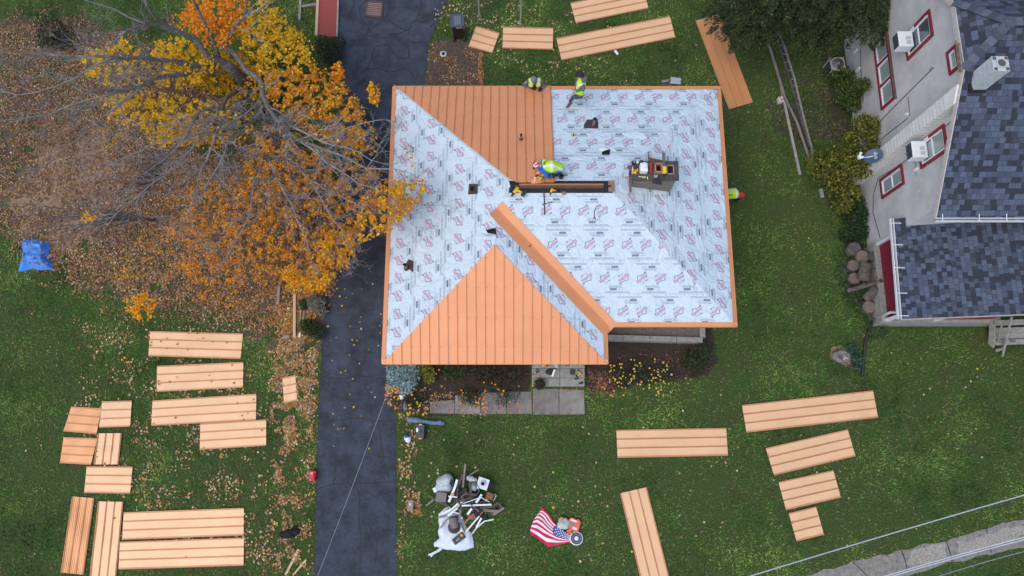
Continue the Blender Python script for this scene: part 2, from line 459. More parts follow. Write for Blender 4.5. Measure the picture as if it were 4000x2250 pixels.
mulch = mat('red_mulch', (.42, .09, .07), .9, rgb2=(.24, .05, .04), vs=30, bump=.9, bs=45)
sheet('mulch_bed', pxpoly([(1245, -60), (1321, -60), (1317, 145), (1238, 142)]), .06, mulch, .03, .15, 3)
concrete = mat('concrete', (.36, .34, .30), .9, rgb2=(.25, .235, .21), vs=5, bump=.4, bs=50)
conc_old = mat('old_concrete', (.30, .28, .25), .95, rgb2=(.17, .155, .135), vs=6, bump=.8, bs=30)
WALK = pxpoly([(3080, 2268), (3330, 2196), (3521, 2153), (3693, 2110), (3851, 2064), (4090, 2003), (4090, 2118), (3871, 2165), (3700, 2200), (3541, 2250), (3480, 2300), (3100, 2330)])
wb = MB(); wb.prism(wob(WALK, .06, .2, 8), -.05, .02, 0)
WK = [(3330, 2196, 3400, 2265), (3521, 2150, 3545, 2235), (3693, 2108, 3720, 2200), (3851, 2064, 3872, 2160)]
for i, (a, b_, c, d) in enumerate(WK): ribbon(wb, [(a, b_), ((a + c) / 2 + 4, (b_ + d) / 2), (c, d)], .05, .024 + i * .0005, 1)
kind(wb.build('sidewalk', [conc_old, soil_dry]), 'structure')
rubble = mat('gravel_patch', (.46, .42, .36), .95, rgb2=(.2, .18, .15), vs=24, bump=1, bs=30)
sheet('gravel', pxpoly([(3560, 2150), (3690, 2112), (3700, 2180), (3600, 2205), (3545, 2195)]), .026, rubble, .1, .12, 3)
sheet('gravel', pxpoly([(3730, 2120), (3850, 2085), (3990, 2050), (4050, 2060), (3900, 2130), (3760, 2165)]), .026, rubble, .1, .12, 5)
NOGRASS = [DRIVE, BED_W, BED_E, SOILPATCH, TAN, WALK, pxpoly([(1240, -60), (1325, -60), (1325, 145), (1238, 142)])]
HOUSEFOOT = [(-3.9, 3.3), (2.8, 3.3), (2.8, 4.5), (7.1, 4.5), (7.1, 12.5), (-3.9, 12.5)]
NOGRASS.append(HOUSEFOOT)
NOGRASS.append([(13.7, 4.6), (24, 4.6), (24, 17), (13.7, 17)])
# ================================================================== the house being re-roofed
PITCH, ZE = .345, 3.3
XW, XE, YN, YS, YW, XWE = -4.27, 7.47, 12.866, 4.143, 2.907, 3.145
PL = {'N': (ZE + PITCH * YN, 0, -PITCH), 'S': (ZE - PITCH * YS, 0, PITCH), 'W': (ZE - PITCH * XW, PITCH, 0), 'E': (ZE + PITCH * XE, -PITCH, 0),
      'F': (ZE - PITCH * YW, 0, PITCH), 'V': (ZE + PITCH * XWE, -PITCH, 0)}
def RZ(f, x, y, dz=0): a, b, c = PL[f]; return Vector((x, y, a + b * x + c * y + dz))
HM = (YN - YS) / 2; YR = (YN + YS) / 2; RX0, RX1 = XW + HM, XE - HM
HW_ = (XWE - XW) / 2; WX_ = XW + HW_; AY = YW + HW_; VY = YS + HW_
FACES = {'N': [(XW, YN), (RX0, YR), (RX1, YR), (XE, YN)], 'E': [(XE, YN), (RX1, YR), (XE, YS)], 'S': [(XE, YS), (RX1, YR), (RX0, YR), (WX_, VY), (XWE, YS)],
         'W': [(XW, YN), (XW, YW), (WX_, AY), (WX_, VY), (RX0, YR)], 'F': [(XW, YW), (XWE, YW), (WX_, AY)], 'V': [(XWE, YW), (XWE, YS), (WX_, VY), (WX_, AY)]}
house = thing('house', 'single storey hip roofed house half covered in copper metal panels and printed white underlayment', 'house', (1.6, 8.0, 0))
siding = mat('house_siding', (.55, .5, .42), .8, var=.08, vs=3)
b = MB()
b.prism([(-3.8, 3.4), (2.7, 3.4), (2.7, 4.65), (7.0, 4.65), (7.0, 12.4), (-3.8, 12.4)], 0, 3.2)
b.build('wall', siding, house)
b = MB(); OUT = [(XW, YW), (XWE, YW), (XWE, YS), (XE, YS), (XE, YN), (XW, YN)]
b.prism([(x * .999 + .003, y) for x, y in OUT], 3.19, 3.25); b.build('soffit', mat('soffit_white', (.7, .68, .64), .7), house)

def underlay_mat():
    m = mat('underlayment', (.64, .73, .775), .62, rgb2=(.56, .645, .70), vs=1.7, spec=.35, detail=9)
    n = m.node_tree.nodes; l = m.node_tree.links; bs = n['Principled BSDF']; tc = n.new('ShaderNodeTexCoord')
    w1 = n.new('ShaderNodeTexNoise'); w1.inputs['Scale'].default_value = 1.6; w1.inputs['Detail'].default_value = 6; w1.inputs['Distortion'].default_value = 1.6
    l.new(tc.outputs['Object'], w1.inputs['Vector'])
    w2 = n.new('ShaderNodeTexNoise'); w2.inputs['Scale'].default_value = 9; w2.inputs['Detail'].default_value = 3; w2.inputs['Distortion'].default_value = 2
    l.new(tc.outputs['Object'], w2.inputs['Vector'])
    ad = n.new('ShaderNodeMath'); ad.operation = 'MULTIPLY_ADD'; ad.inputs[1].default_value = .22
    l.new(w2.outputs['Fac'], ad.inputs[0]); l.new(w1.outputs['Fac'], ad.inputs[2])
    bp = n.new('ShaderNodeBump'); bp.inputs['Strength'].default_value = .85; bp.inputs['Distance'].default_value = .10
    l.new(ad.outputs[0], bp.inputs['Height']); l.new(bp.outputs['Normal'], bs.inputs['Normal'])
    return m
und = underlay_mat()
ink_pink = mat('red_print', (.50, .23, .34), .7); ink_dark = mat('black_print', (.15, .18, .23), .7); ink_grey = mat('grey_print', (.42, .48, .54), .7)

def text_mesh(s, size, bold=0.0, space=1.0):
    cu = bpy.data.curves.new('lettering', 'FONT'); cu.body = s; cu.size = size; cu.offset = bold; cu.space_character = space; cu.resolution_u = 2
    o = bpy.data.objects.new('lettering', cu); COL.objects.link(o)
    bpy.context.view_layer.update()
    me = bpy.data.meshes.new_from_object(o.evaluated_get(bpy.context.evaluated_depsgraph_get()))
    V = np.array([v.co[:2] for v in me.vertices]); T = []
    for p in me.polygons:
        q = list(p.vertices); T += [(q[0], q[i], q[i + 1]) for i in range(1, len(q) - 1)]
    bpy.data.objects.remove(o); bpy.data.curves.remove(cu); bpy.data.meshes.remove(me)
    return V, np.array(T)
TXT, TXTF = text_mesh('Epilay', .142, .0042)
TXT[:, 0] *= .43 / TXT[:, 0].max()
WWW, WWWF = text_mesh('www.epilay.com', .06, .0012, 1.35)
WWW[:, 0] *= .40 / WWW[:, 0].max(); WWW[:, 0] -= .2; WWW[:, 1] -= .02

def strokes(pts, w):
    V = []; F = []
    for (x0, y0), (x1, y1) in zip(pts[:-1], pts[1:]):
        d = np.array([x1 - x0, y1 - y0]); L = np.hypot(*d); d /= L; nn = np.array([-d[1], d[0]]) * w / 2; e = d * w * .35
        o = len(V); V += [(x0 - e[0] - nn[0], y0 - e[1] - nn[1]), (x1 + e[0] - nn[0], y1 + e[1] - nn[1]), (x1 + e[0] + nn[0], y1 + e[1] + nn[1]), (x0 - e[0] + nn[0], y0 - e[1] + nn[1])]
        F += [(o, o + 1, o + 2), (o, o + 2, o + 3)]
    return np.array(V), np.array(F)
def cat_(parts):                               # [(V, F, m)] -> one
    V, F, M, o = [], [], [], 0
    for v, f, m in parts:
        V.append(v); F.append(f + o); M += [m] * len(f); o += len(v)
    return np.concatenate(V), np.concatenate(F), np.array(M)
def rect(x0, y0, x1, y1): return np.array([(x0, y0), (x1, y0), (x1, y1), (x0, y1)], dtype=float), np.array([(0, 1, 2), (0, 2, 3)])
ringp = [(.408 + .024 * math.cos(a), .082 + .024 * math.sin(a)) for a in np.linspace(0, 2 * math.pi, 9)]
def logo():
    mark = strokes([(.085, .10), (.135, .185), (.30, .115), (.385, .118)], .021)
    pr = [(TXT, TXTF, 1), (*mark, 2), (*strokes([(x, y + .045) for x, y in ringp], .018), 2),
          (*rect(.12, -.125, .225, -.082), 3), (*rect(.24, -.12, .33, -.09), 2), (*rect(.08, -.045, .30, -.035), 3)]
    V, F, M = cat_(pr)
    V = V - np.array([.215, .04]); a = R_(39); c, s_ = math.cos(a), math.sin(a)
    return V @ np.array([[c, s_], [-s_, c]]), F, M
def pill(w=.24, h=.055):
    A = np.linspace(math.pi / 2, 3 * math.pi / 2, 6)
    P = [(-w / 2 + h / 2 + h / 2 * math.cos(a), h / 2 * math.sin(a)) for a in A] + [(w / 2 - h / 2 - h / 2 * math.cos(a), -h / 2 * math.sin(a)) for a in A]
    return np.array(P), np.array([(0, i, i + 1) for i in range(1, len(P) - 1)])
def dashline(w, h, rd, m=2):
    x = -w / 2; pr = []
    while x < w / 2:
        q = rd.uniform(.02, .075); pr.append((*rect(x, -h / 2, min(x + q, w / 2), h / 2), m)); x += q + rd.uniform(.008, .02)
    return pr
def shift(pr, dx, dy, lift=0): return [(v + np.array([dx, dy]), f, m) for v, f, m in pr]
def block(rd):                                 # web address, small print and number plate; origin at its www line
    pr = [(WWW, WWWF, 2)]
    pr += shift(dashline(.50, .014, rd), .03, -.045)
    pr += shift([(*pill(), 2)], -.05, -.105) + shift([(*rect(-.07, -.008, .07, .008), 3)], -.05, -.105) + shift(dashline(.16, .013, rd), .20, -.105) + shift(dashline(.2, .010, rd), -.05, -.145)
    pr += shift(dashline(.78, .012, rd), .08, -.19) + shift(dashline(.84, .012, rd), .09, -.222)
    return cat_(pr)
def printed(face, ou, ov, du, rot, course=1.09, phase=0.0, seed=1, vmax=4.8, first=.5):
    """print rows for one slope: ou/ov = unit vectors along the eave and straight upslope (plan), origin du"""
    rd = random.Random(seed); LV, LF, LM = logo()
    poly = FACES[face]; cosp = 1 / math.sqrt(1 + PITCH ** 2)
    Vs, Fs, Ms, o = [], [], [], 0
    def put(V, F, M, u, v, flip):
        nonlocal o
        W_ = (-V if flip else V) + np.array([u, v])
        Vs.append(W_); Fs.append(F + o); Ms.append(M); o += len(V)
    v = first; r = 0
    while v < vmax + 1:
        u = -1.2 + rd.uniform(0, 1.2)
        while u < 13:
            put(LV, LF, LM, u, v, False); put(LV, LF, LM, u + .61, v + .01, True)
            B = block(rd); put(*B, u + .33, v - .25, False); put(*B, u + .61 - .34, v + .27, True)
            u += 1.22
        ln = cat_([(*rect(q, v - .509, q + .2, v - .498), 3) for q in np.arange(-1.6, 13.4, .2)] + [(*rect(q + rd.uniform(-.02, .02), v - .56, q + rd.uniform(.018, .024), v - .54), 2) for q in np.arange(-1.5, 13, .305)] + [(*rect(q, v - .003, q + .25, v + .003), 3) for q in np.arange(-1.5, 13, .61)])
        put(*ln, 0, 0, False)
        v += course + rd.uniform(-.03, .03); r += 1
    V = np.concatenate(Vs); F = np.concatenate(Fs); M = np.concatenate(Ms)
    vp = V[:, 1] * cosp
    x = du[0] + ou[0] * V[:, 0] + ov[0] * vp; y = du[1] + ou[1] * V[:, 0] + ov[1] * vp
    cx, cy = x[F].mean(1), y[F].mean(1)
    k = in_poly(cx, cy, poly)
    for cut in CUTS.get(face, []): k &= ~in_poly(cx, cy, cut)
    F, M = F[k], M[k]
    a, b_, c = PL[face]
    return x, y, a + b_ * x + c * y + .004, F, M
MX1 = 1.37                                     # east edge of the finished metal on the north slope
CUTS = {'N': [[(-5, 13.2), (MX1, 13.2), (MX1, 8.4), (-.2, 8.4)]], 'F': [[(-9, 0), (9, 0), (9, 9), (-9, 9)]]}
def slope_sheet(face, ou, ov, du, seed):
    poly = FACES[face]
    n = len(poly); base = np.array([tuple(RZ(face, x, y)) for x, y in poly])
    b = MB(); P = [tuple(p) for p in base]
    ar = sum(poly[i][0] * poly[(i + 1) % n][1] - poly[(i + 1) % n][0] * poly[i][1] for i in range(n))
    b.poly(P if ar > 0 else P[::-1], 0)
    if face != 'F':
        x, y, z, F, M = printed(face, ou, ov, du, 0, seed=seed)
        used = np.unique(F); mp = np.full(len(x), -1); mp[used] = np.arange(len(used))
        b.add([(x[i], y[i], z[i]) for i in used], [tuple(mp[list(f)]) for f in F], 0)
        for i, m in enumerate(M): b.m[1 + i] = int(m)
    b.build('roof_underlayment', [und, ink_pink, ink_dark, ink_grey], house)
slope_sheet('N', (-1, 0), (0, -1), (7.9, YN), 3)
slope_sheet('S', (1, 0), (0, 1), (-4.4, YS), 5)
slope_sheet('E', (0, 1), (-1, 0), (XE, 3.4), 8)
slope_sheet('W', (0, -1), (1, 0), (XW, 13.4), 13)
slope_sheet('V', (0, 1), (-1, 0), (XWE, 2.4), 21)
slope_sheet('F', (1, 0), (0, 1), (XW, YW), 1)

# ---- copper coloured metal
def copper_mat(name, rgb, rough=.36, metal=.1):
    m = mat(name, rgb, rough, metal, var=.05, vs=1.2, spec=.5)
    n = m.node_tree.nodes; l = m.node_tree.links; bs = n['Principled BSDF']; tc = n.new('ShaderNodeTexCoord')
    t = n.new('ShaderNodeTexNoise'); t.inputs['Scale'].default_value = 2.2; t.inputs['Detail'].default_value = 2
    l.new(tc.outputs['Object'], t.inputs['Vector'])
    bp = n.new('ShaderNodeBump'); bp.inputs['Strength'].default_value = .25; bp.inputs['Distance'].default_value = .02
    l.new(t.outputs['Fac'], bp.inputs['Height']); l.new(bp.outputs['Normal'], bs.inputs['Normal'])
    return m
copper = copper_mat('copper_paint', (.72, .295, .125), .40)
copper_dk = copper_mat('copper_paint_back', (.42, .17, .07), .4)
SEAM = mat('seam_shade_screw', (.25, .09, .04), .6)  # dark colour for the painted shade in seams, also for screw heads
def seam(b, p, q, nrm, m=1):                   # a raised standing seam: two folds, the shade between them painted as a dark strip
    d = (q - p).normalized(); s_ = nrm.cross(d).normalized()
    for k in (-1, 1):
        b.bar(p + s_ * .011 * k + nrm * .011, q + s_ * .011 * k + nrm * .011, .011, .022, 0, nrm)
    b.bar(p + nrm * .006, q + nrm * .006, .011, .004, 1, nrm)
def metal_slope(face, xs, lo, hi, per=3):
    """strips between the seam lines xs, from eave lo(x) to hi(x), grouped into panels of three"""
    nrm = Vector((-PL[face][1], -PL[face][2], 1)).normalized()
    for i in range(0, len(xs) - 1, per):
        b = MB(); seg = xs[i:i + per + 1]
        for x0, x1 in zip(seg[:-1], seg[1:]):
            P = [RZ(face, x0, lo(x0), .03), RZ(face, x1, lo(x1), .03), RZ(face, x1, hi(x1), .03)]
            if abs(hi(x0) - lo(x0)) > .01: P.append(RZ(face, x0, hi(x0), .03))
            xm = (x0 + x1) / 2
            if (P[1] - P[0]).cross(P[2] - P[0]).z < 0: P = P[::-1]
            b.poly(P, 0)
        for x in (seg if i == 0 else seg[1:]):
            if abs(hi(x) - lo(x)) > .15: seam(b, RZ(face, x, lo(x), .03), RZ(face, x, hi(x), .03), nrm)
            k = abs(hi(x) - lo(x)); q = .55
            while q < k:                        # screw heads along the seam
                y = lo(x) + (q if hi(x) > lo(x) else -q)
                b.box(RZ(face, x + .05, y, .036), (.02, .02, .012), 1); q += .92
        b.build('roof_panel', [copper, SEAM], house)
xs = [MX1 - .3048 * i for i in range(0, 19)]; xs = [x for x in xs if x > XW + .05] + [XW + .02]; xs = xs[::-1]
def hiN(x): return max(8.66 + (.08 if x < .9 else 0), YR + (RX0 - x) + .1) if x < RX0 else 8.64
metal_slope('N', xs, lambda x: YN + .03, hiN)
xf = [WX_ + .3048 * i for i in range(-13, 14)]; xf = [XW + .03] + [x for x in xf if XW + .06 < x < XWE - .06] + [XWE - .03]
metal_slope('F', xf, lambda x: YW - .03, lambda x: min(AY - .02, YW - .02 + min(x - XW, XWE - x)))
# drip edge along the eaves
def edge_trim(face, a, b_, inward):
    m = MB(); A, B = Vector(a), Vector(b_); I = Vector(inward)
    d = (B - A).normalized()
    p = [RZ(face, A.x, A.y, .012), RZ(face, B.x, B.y, .012), RZ(face, *(B + I * .13), .012), RZ(face, *(A + I * .13), .012)]
    if (p[1] - p[0]).cross(p[2] - p[0]).z < 0: p = p[::-1]
    m.poly(p, 0)
    O = -Vector((I.x, I.y, 0)) * .012
    c = (Vector((*A, 0)) + Vector((*B, 0))) / 2
    m.bar(Vector((*A, 3.235)) + O, Vector((*B, 3.235)) + O, .022, .15, 0)
    m.build('eave_trim', copper, house)
edge_trim('W', (XW, YN), (XW, YW), (1, 0)); edge_trim('N', (XW, YN), (XE, YN), (0, -1)); edge_trim('E', (XE, YN), (XE, YS), (-1, 0))
edge_trim('S', (XWE, YS), (XE, YS), (0, 1)); edge_trim('V', (XWE, YW), (XWE, YS), (-1, 0)); edge_trim('F', (XW, YW), (XWE, YW), (0, 1))
# valley flashing with folded centre
m = MB(); V0, V1 = Vector((3.28, 4.01)), Vector((-.53, 7.82)); w = .30; dd = (V1 - V0).normalized(); nn = Vector((-dd.y, dd.x))
n_ = 12
for i in range(n_):
    t0, t1 = i / n_, (i + 1) / n_
    p0, p1 = V0.lerp(V1, t0), V0.lerp(V1, t1)
    def zz(p, f): return RZ(f, p.x, p.y, .02)
    a0, a1 = p0 - nn * w, p1 - nn * w; b0, b1 = p0 + nn * w, p1 + nn * w
    m.add([zz(p0, 'S'), zz(p1, 'S'), zz(a1, 'S'), zz(a0, 'S')], [(0, 1, 2, 3)[::-1]], 0)
    m.add([zz(p0, 'S'), zz(p1, 'S'), zz(b1, 'V'), zz(b0, 'V')], [(0, 1, 2, 3)], 0)
c0, c1 = V0.lerp(V1, .02), V0.lerp(V1, .995)
m.bar(RZ('S', *c0, .035), RZ('S', *c1, .035), .03, .05, 0)
hp = GP(2072, 959, PL['V'], .03); m.box(hp, (.05, .11, .012), 1, rotz(R_(-38)))
m.build('valley_flashing', [copper, mat('hole_dark', (.05, .012, .008), .7)], house)
# open ridge slot, its dark inside painted as black sheets, with boards and a copper strip left in it
black = mat('slot_dark_flashing', (.014, .014, .016), .8, bump=.4, bs=30); wood_br = mat('brown_board', (.12, .055, .03), .8, var=.3, vs=9); tan_bd = mat('tan_board', (.26, .17, .1), .8, var=.2, vs=8)
x0, x1 = RX0 - .15, RX1 + .12
m = MB(); zr = ZE + PITCH * HM
for f, s_ in (('N', 1), ('S', -1)):
    P = [RZ(f, x0, YR + .02 * s_, .006), RZ(f, x1, YR + .02 * s_, .006), RZ(f, x1 + .05, YR + .21 * s_, .006), RZ(f, x0 - .05, YR + .21 * s_, .006)]
    m.poly(P if s_ < 0 and 0 else (P if (P[1] - P[0]).cross(P[2] - P[0]).z > 0 else P[::-1]), 0)
m.box(((x0 + x1) / 2, YR, zr + .0), (x1 - x0, .05, .03), 0)
m.bar((x0 + .15, YR - .03, zr + .012), (x1 - .25, YR - .03, zr + .012), .09, .035, 1)
m.bar((x0 + .3, YR + .05, zr + .02), (x1 - .25, YR + .05, zr + .02), .06, .02, 2)
m.box((x1 + .0, YR, zr - .0), (.2, .38, .03), 3); m.box((x1 - .16, YR - .02, zr + .012), (.12, .34, .03), 0)
m.box((x0 + 1.75, YR - .22, zr - .055), (.14, .1, .02), 3)
m.build('ridge_slot', [black, wood_br, copper_dk, tan_bd], house)

# vent pipes, flashings and openings
pipe_m = mat('pvc_pipe', (.20, .17, .175), .5, var=.1); flash_br = mat('old_flashing', (.10, .05, .04), .7, rgb2=(.035, .022, .02), vs=10); hole = mat('hole_black', (.004, .004, .005), .9)
def vent_pipe(px, py, face, h, r=.045, plate=None, tilt=(0, 0)):
    p = GP(px, py, PL[face], .03)
    h *= 1.35; m = MB(); m.lathe([(r, -.05), (r, h)], p, 14, 0, cap=False); m.lathe([(r * 1.02, h - .05), (r * 1.04, h), (r * .78, h), (r * .78, h - .12)], p, 14, 1, cap=False)
    m.lathe([(r * .8, h - .12), (.001, h - .121)], p, 14, 1, cap=False)
    m.lathe([(r * 2.0, -.01), (r * 1.5, .02), (r * 1.12, .09), (r * 1.05, .09)], p, 14, 2, cap=False)
    m.build('vent_pipe', [pipe_m, hole, flash_br], house, True)
    if plate:
        Q = [GP(x, y, PL[face], .014) for x, y in plate]
        b = MB(); b.poly(Q if (Q[1] - Q[0]).cross(Q[2] - Q[0]).z > 0 else Q[::-1]); o = b.build('pipe_flashing', flash_br, house)
vent_pipe(2318, 490, 'N', .38, .052, [(2285, 480), (2293, 467), (2335, 465), (2338, 502), (2281, 501), (2280, 490)])
vent_pipe(2035, 545, 'N', .3, .036)
vent_pipe(1588, 1047, 'W', .34, .05, [(1584, 1030), (1596, 1012), (1615, 1020), (1614, 1064), (1598, 1052), (1582, 1040)])
b = MB(); c = [(1832, 718), (1867, 718), (1865, 757), (1828, 760)]
Q = [GP(x, y, PL['W'], .02) for x, y in c]; b.poly(Q[::-1] if (Q[1] - Q[0]).cross(Q[2] - Q[0]).z < 0 else Q)
cc = GP(1847, 739, PL['W'], .02); b.lathe([(.11, 0), (.11, .05), (.09, .05), (.088, .012)], cc, 18, 0, cap=False); b.lathe([(.1, .016), (.001, .017)], cc, 18, 1, cap=False)
b.build('roof_vent_opening', [flash_br, hole], house)
def torn(px, face):                            # hole with the sheet peeled back
    Q = [GP(x, y, PL[face], .016) for x, y in px[0]]; b = MB()
    b.poly(Q if (Q[1] - Q[0]).cross(Q[2] - Q[0]).z > 0 else Q[::-1], 0)
    Q = [GP(x, y, PL[face], .05 + .1 * (i % 2)) for i, (x, y) in enumerate(px[1])]
    b.poly(Q if (Q[1] - Q[0]).cross(Q[2] - Q[0]).z > 0 else Q[::-1], 1)
    b.build('roof_vent_opening', [hole, und, flash_br], house)
torn(([(2351, 590), (2384, 583), (2382, 604), (2352, 605)], [(2338, 587), (2352, 575), (2372, 572), (2378, 582), (2352, 592)]), 'N')
torn(([(1897, 898), (1935, 890), (1940, 916), (1905, 910)], [(1866, 905), (1897, 896), (1908, 916), (1938, 920), (1936, 932), (1900, 922), (1868, 918)]), 'W')

# ---- chimney
brick_old = mat('weathered_chimney', (.26, .22, .17), .9, rgb2=(.13, .115, .085), vs=4, bump=.6, bs=25, stretch=(1, 1, 7)); cap_m = mat('chimney_cap', (.10, .085, .075), .9, rgb2=(.045, .04, .036), vs=8, bump=.7, bs=25)
clay = mat('clay_flue', (.46, .22, .13), .8, var=.2, vs=8)
ZC = 5.28
c = [G(2469, 629, ZC), G(2650, 628, ZC), G(2652, 702, ZC), G(2471, 702, ZC)]
cx = sum(p.x for p in c) / 4; cy = sum(p.y for p in c) / 4; cw = (c[1] - c[0]).length; cdp = (c[1] - c[2]).length
b = MB(); b.box((cx, cy, 4.2), (cw - .12, cdp - .1, 1.92)); chim = b.build('chimney', brick_old, house)
b = MB(); b.box((cx, cy, ZC - .05), (cw, cdp, .11)); b.build('cap', cap_m, chim, bevel=.01)
for px in (2569, 2618):
    p = G(px, 663, ZC)
    b = MB(); w, d, h = .21, .28, (.2 if px == 2569 else .012)
    for sx, sy, ww, dd2 in ((0, d / 2, w, .03), (0, -d / 2, w, .03), (w / 2, 0, .03, d), (-w / 2, 0, .03, d)):
        b.box((p.x + sx, p.y + sy, ZC + h / 2), (ww + (.03 if sx == 0 else 0), dd2, h), 0)
    b.box((p.x, p.y, ZC + .004), (w - .02, d - .02, .006), 1)
    b.build('flue', [clay, hole], chim)
pf = MB(); q0 = GP(2461, 655, PL['S'], .1); q1 = GP(2463, 752, PL['S'], .06)
pf.bar(q0, q1, .05, .14); pf.bar(GP(2452, 652, PL['S'], .12), GP(2468, 653, PL['S'], .12), .08, .1)
Q = [G(2533, 630, ZC - .3), G(2532, 612, ZC - .3), G(2594, 628, ZC - .35), G(2594, 632, ZC - .3)]; pf.prism(Q, ZC - .36, ZC - .33)
pf.build('chimney_flashing', mat('rusty_flashing', (.22, .09, .06), .7, rgb2=(.12, .06, .045), vs=8), house)
# ================================================================== the neighbouring house on the east side
NX = 13.79
nb = thing('neighbour_house', 'grey stucco house with dark blue shingle roof and red trimmed windows beside the lawn', 'house', (16, 11, 0))
stucco = mat('grey_stucco', (.64, .61, .60), .9, rgb2=(.47, .445, .435), vs=1.1, bump=.35, bs=30, detail=8)
def stucco_marks():                            # pale scuffs where the render has flaked
    b = MB(); rd = random.Random(4)
    for px, py in [(3366 + 280, 36), (3512, 39), (3560, 60), (3690, 60), (3665, 240), (3662, 262), (3400, 250), (3610, 215), (3600, 300), (3560, 390), (3694, 345), (3700, 95), (3620, 640), (3600, 720), (3590, 750), (3432, 830), (3650, 640), (3618, 775), (3625, 800), (3520, 745)]:
        for k in range(rd.randint(1, 3)):
            p = GX(px + rd.uniform(-6, 6), py + rd.uniform(-8, 8), NX - .003)
            w, h = rd.uniform(.02, .05), rd.uniform(.05, .16); a = rd.uniform(-.5, .5)
            Q = []
            for i in range(7):
                t = 2 * math.pi * i / 7; r = rd.uniform(.5, 1.2); y, z = w * r * math.cos(t), h * r * math.sin(t)
                Q.append((NX - .003 - .0011 * len(b.f), p.y + y * math.cos(a) - z * math.sin(a), p.z + y * math.sin(a) + z * math.cos(a)))
            b.poly(Q, 1)
    return b
b = stucco_marks()
prof = [(7.78, 0), (16.9, 0), (16.9, 5.15), (13.44, 7.33), (11.24, 7.33), (7.78, 5.15)]
n = len(prof)
b.add([(NX, y, z) for y, z in prof] + [(30, y, z) for y, z in prof], [tuple(range(n))[::-1], tuple(range(n, 2 * n))] + [(i, (i + 1) % n, n + (i + 1) % n, n + i) for i in range(n)], 0)
b.build('wall', [stucco, mat('flaked_render', (.62, .58, .55), .9)], nb)

def shingle_mat(name, rot):
    m = bpy.data.materials.new(name); m.use_nodes = True; n = m.node_tree.nodes; l = m.node_tree.links; b = n['Principled BSDF']
    b.inputs['Roughness'].default_value = .9; b.inputs['Specular IOR Level'].default_value = .25
    tc = n.new('ShaderNodeTexCoord'); mp = n.new('ShaderNodeMapping'); mp.inputs['Rotation'].default_value = (0, 0, R_(90) if rot else 0)
    l.new(tc.outputs['Object'], mp.inputs['Vector'])
    t = n.new('ShaderNodeTexBrick'); t.inputs['Scale'].default_value = 1; t.inputs['Brick Width'].default_value = .20; t.inputs['Row Height'].default_value = .15
    t.inputs['Mortar Size'].default_value = .004; t.inputs['Color1'].default_value = (1, 1, 1, 1); t.inputs['Color2'].default_value = (0, 0, 0, 1); t.inputs['Mortar'].default_value = (.12, .12, .12, 1)
    t.offset = .37; t.offset_frequency = 2; t.squash = .75; t.squash_frequency = 3; l.new(mp.outputs['Vector'], t.inputs['Vector'])
    x = n.new('ShaderNodeValToRGB'); e = x.color_ramp.elements; e[0].position = .20; e[0].color = (.036, .039, .052, 1); e[1].position = .86; e[1].color = (.098, .118, .165, 1)
    for p_, c_ in ((.30, (.048, .053, .070, 1)), (.44, (.068, .081, .115, 1)), (.7, (.080, .097, .138, 1))): q = e.new(p_); q.color = c_
    l.new(t.outputs['Color'], x.inputs['Fac'])
    z = n.new('ShaderNodeTexNoise'); z.inputs['Scale'].default_value = 55; z.inputs['Detail'].default_value = 4; l.new(tc.outputs['Object'], z.inputs['Vector'])
    r = n.new('ShaderNodeValToRGB'); r.color_ramp.elements[0].position = .3; r.color_ramp.elements[0].color = (.62, .62, .62, 1); r.color_ramp.elements[1].position = .7; r.color_ramp.elements[1].color = (1.35, 1.35, 1.35, 1)
    l.new(z.outputs['Fac'], r.inputs['Fac'])
    y = n.new('ShaderNodeMix'); y.data_type = 'RGBA'; y.blend_type = 'MULTIPLY'; y.inputs[0].default_value = 1; l.new(x.outputs['Color'], y.inputs[6]); l.new(r.outputs['Color'], y.inputs[7])
    l.new(y.outputs[2], b.inputs['Base Color'])
    bp = n.new('ShaderNodeBump'); bp.inputs['Strength'].default_value = .6; bp.inputs['Distance'].default_value = .02; l.new(t.outputs['Color'], bp.inputs['Height']); l.new(bp.outputs['Normal'], b.inputs['Normal'])
    return m
shA, shB = shingle_mat('shingles_along', False), shingle_mat('shingles_across', True)
white = mat('white_metal', (.78, .79, .82), .45); rake_m = mat('rake_board', (.52, .46, .43), .8, var=.15, vs=6)
red = mat('red_trim', (.235, .022, .04), .6, var=.25, vs=7, bump=.15, bs=30)
SL = .614
def nz(y): return 5.04 + SL * (y - 7.35) if y < 12.34 else 5.04 + SL * (17.33 - y)
b = MB()
def rpoly(pts, m):
    P = [Vector(p) for p in pts]
    if (P[1] - P[0]).cross(P[2] - P[0]).z < 0: P = P[::-1]
    b.poly(P, m); b.poly([p - Vector((0, 0, .07)) for p in P[::-1]], 2)
rpoly([(13.5, 7.35, nz(7.35)), (30, 7.35, nz(7.35)), (30, 12.34, nz(12.34)), (14.59, 12.34, nz(12.34)), (13.5, 11.24, nz(11.24))], 0)
rpoly([(13.5, 17.33, nz(17.33)), (30, 17.33, nz(17.33)), (30, 12.34, nz(12.34)), (14.59, 12.34, nz(12.34)), (13.5, 13.44, nz(13.44))], 0)
rpoly([(13.5, 11.24, nz(11.24)), (14.59, 12.34, nz(12.34)), (13.5, 13.44, nz(13.44))], 1)
rf = b.build('roof', [shA, shB, rake_m], nb)
b = MB()                                       # shingle caps laid over hips and ridge
def caps(a, c, k):
    a, c = Vector(a), Vector(c); d = (c - a)
    for i in range(k):
        p = a + d * (i + .5) / k + Vector((0, 0, .012))
        b.bar(p - d / k * .6, p + d / k * .6 + Vector((0, 0, .012)), .27, .03, i % 3)
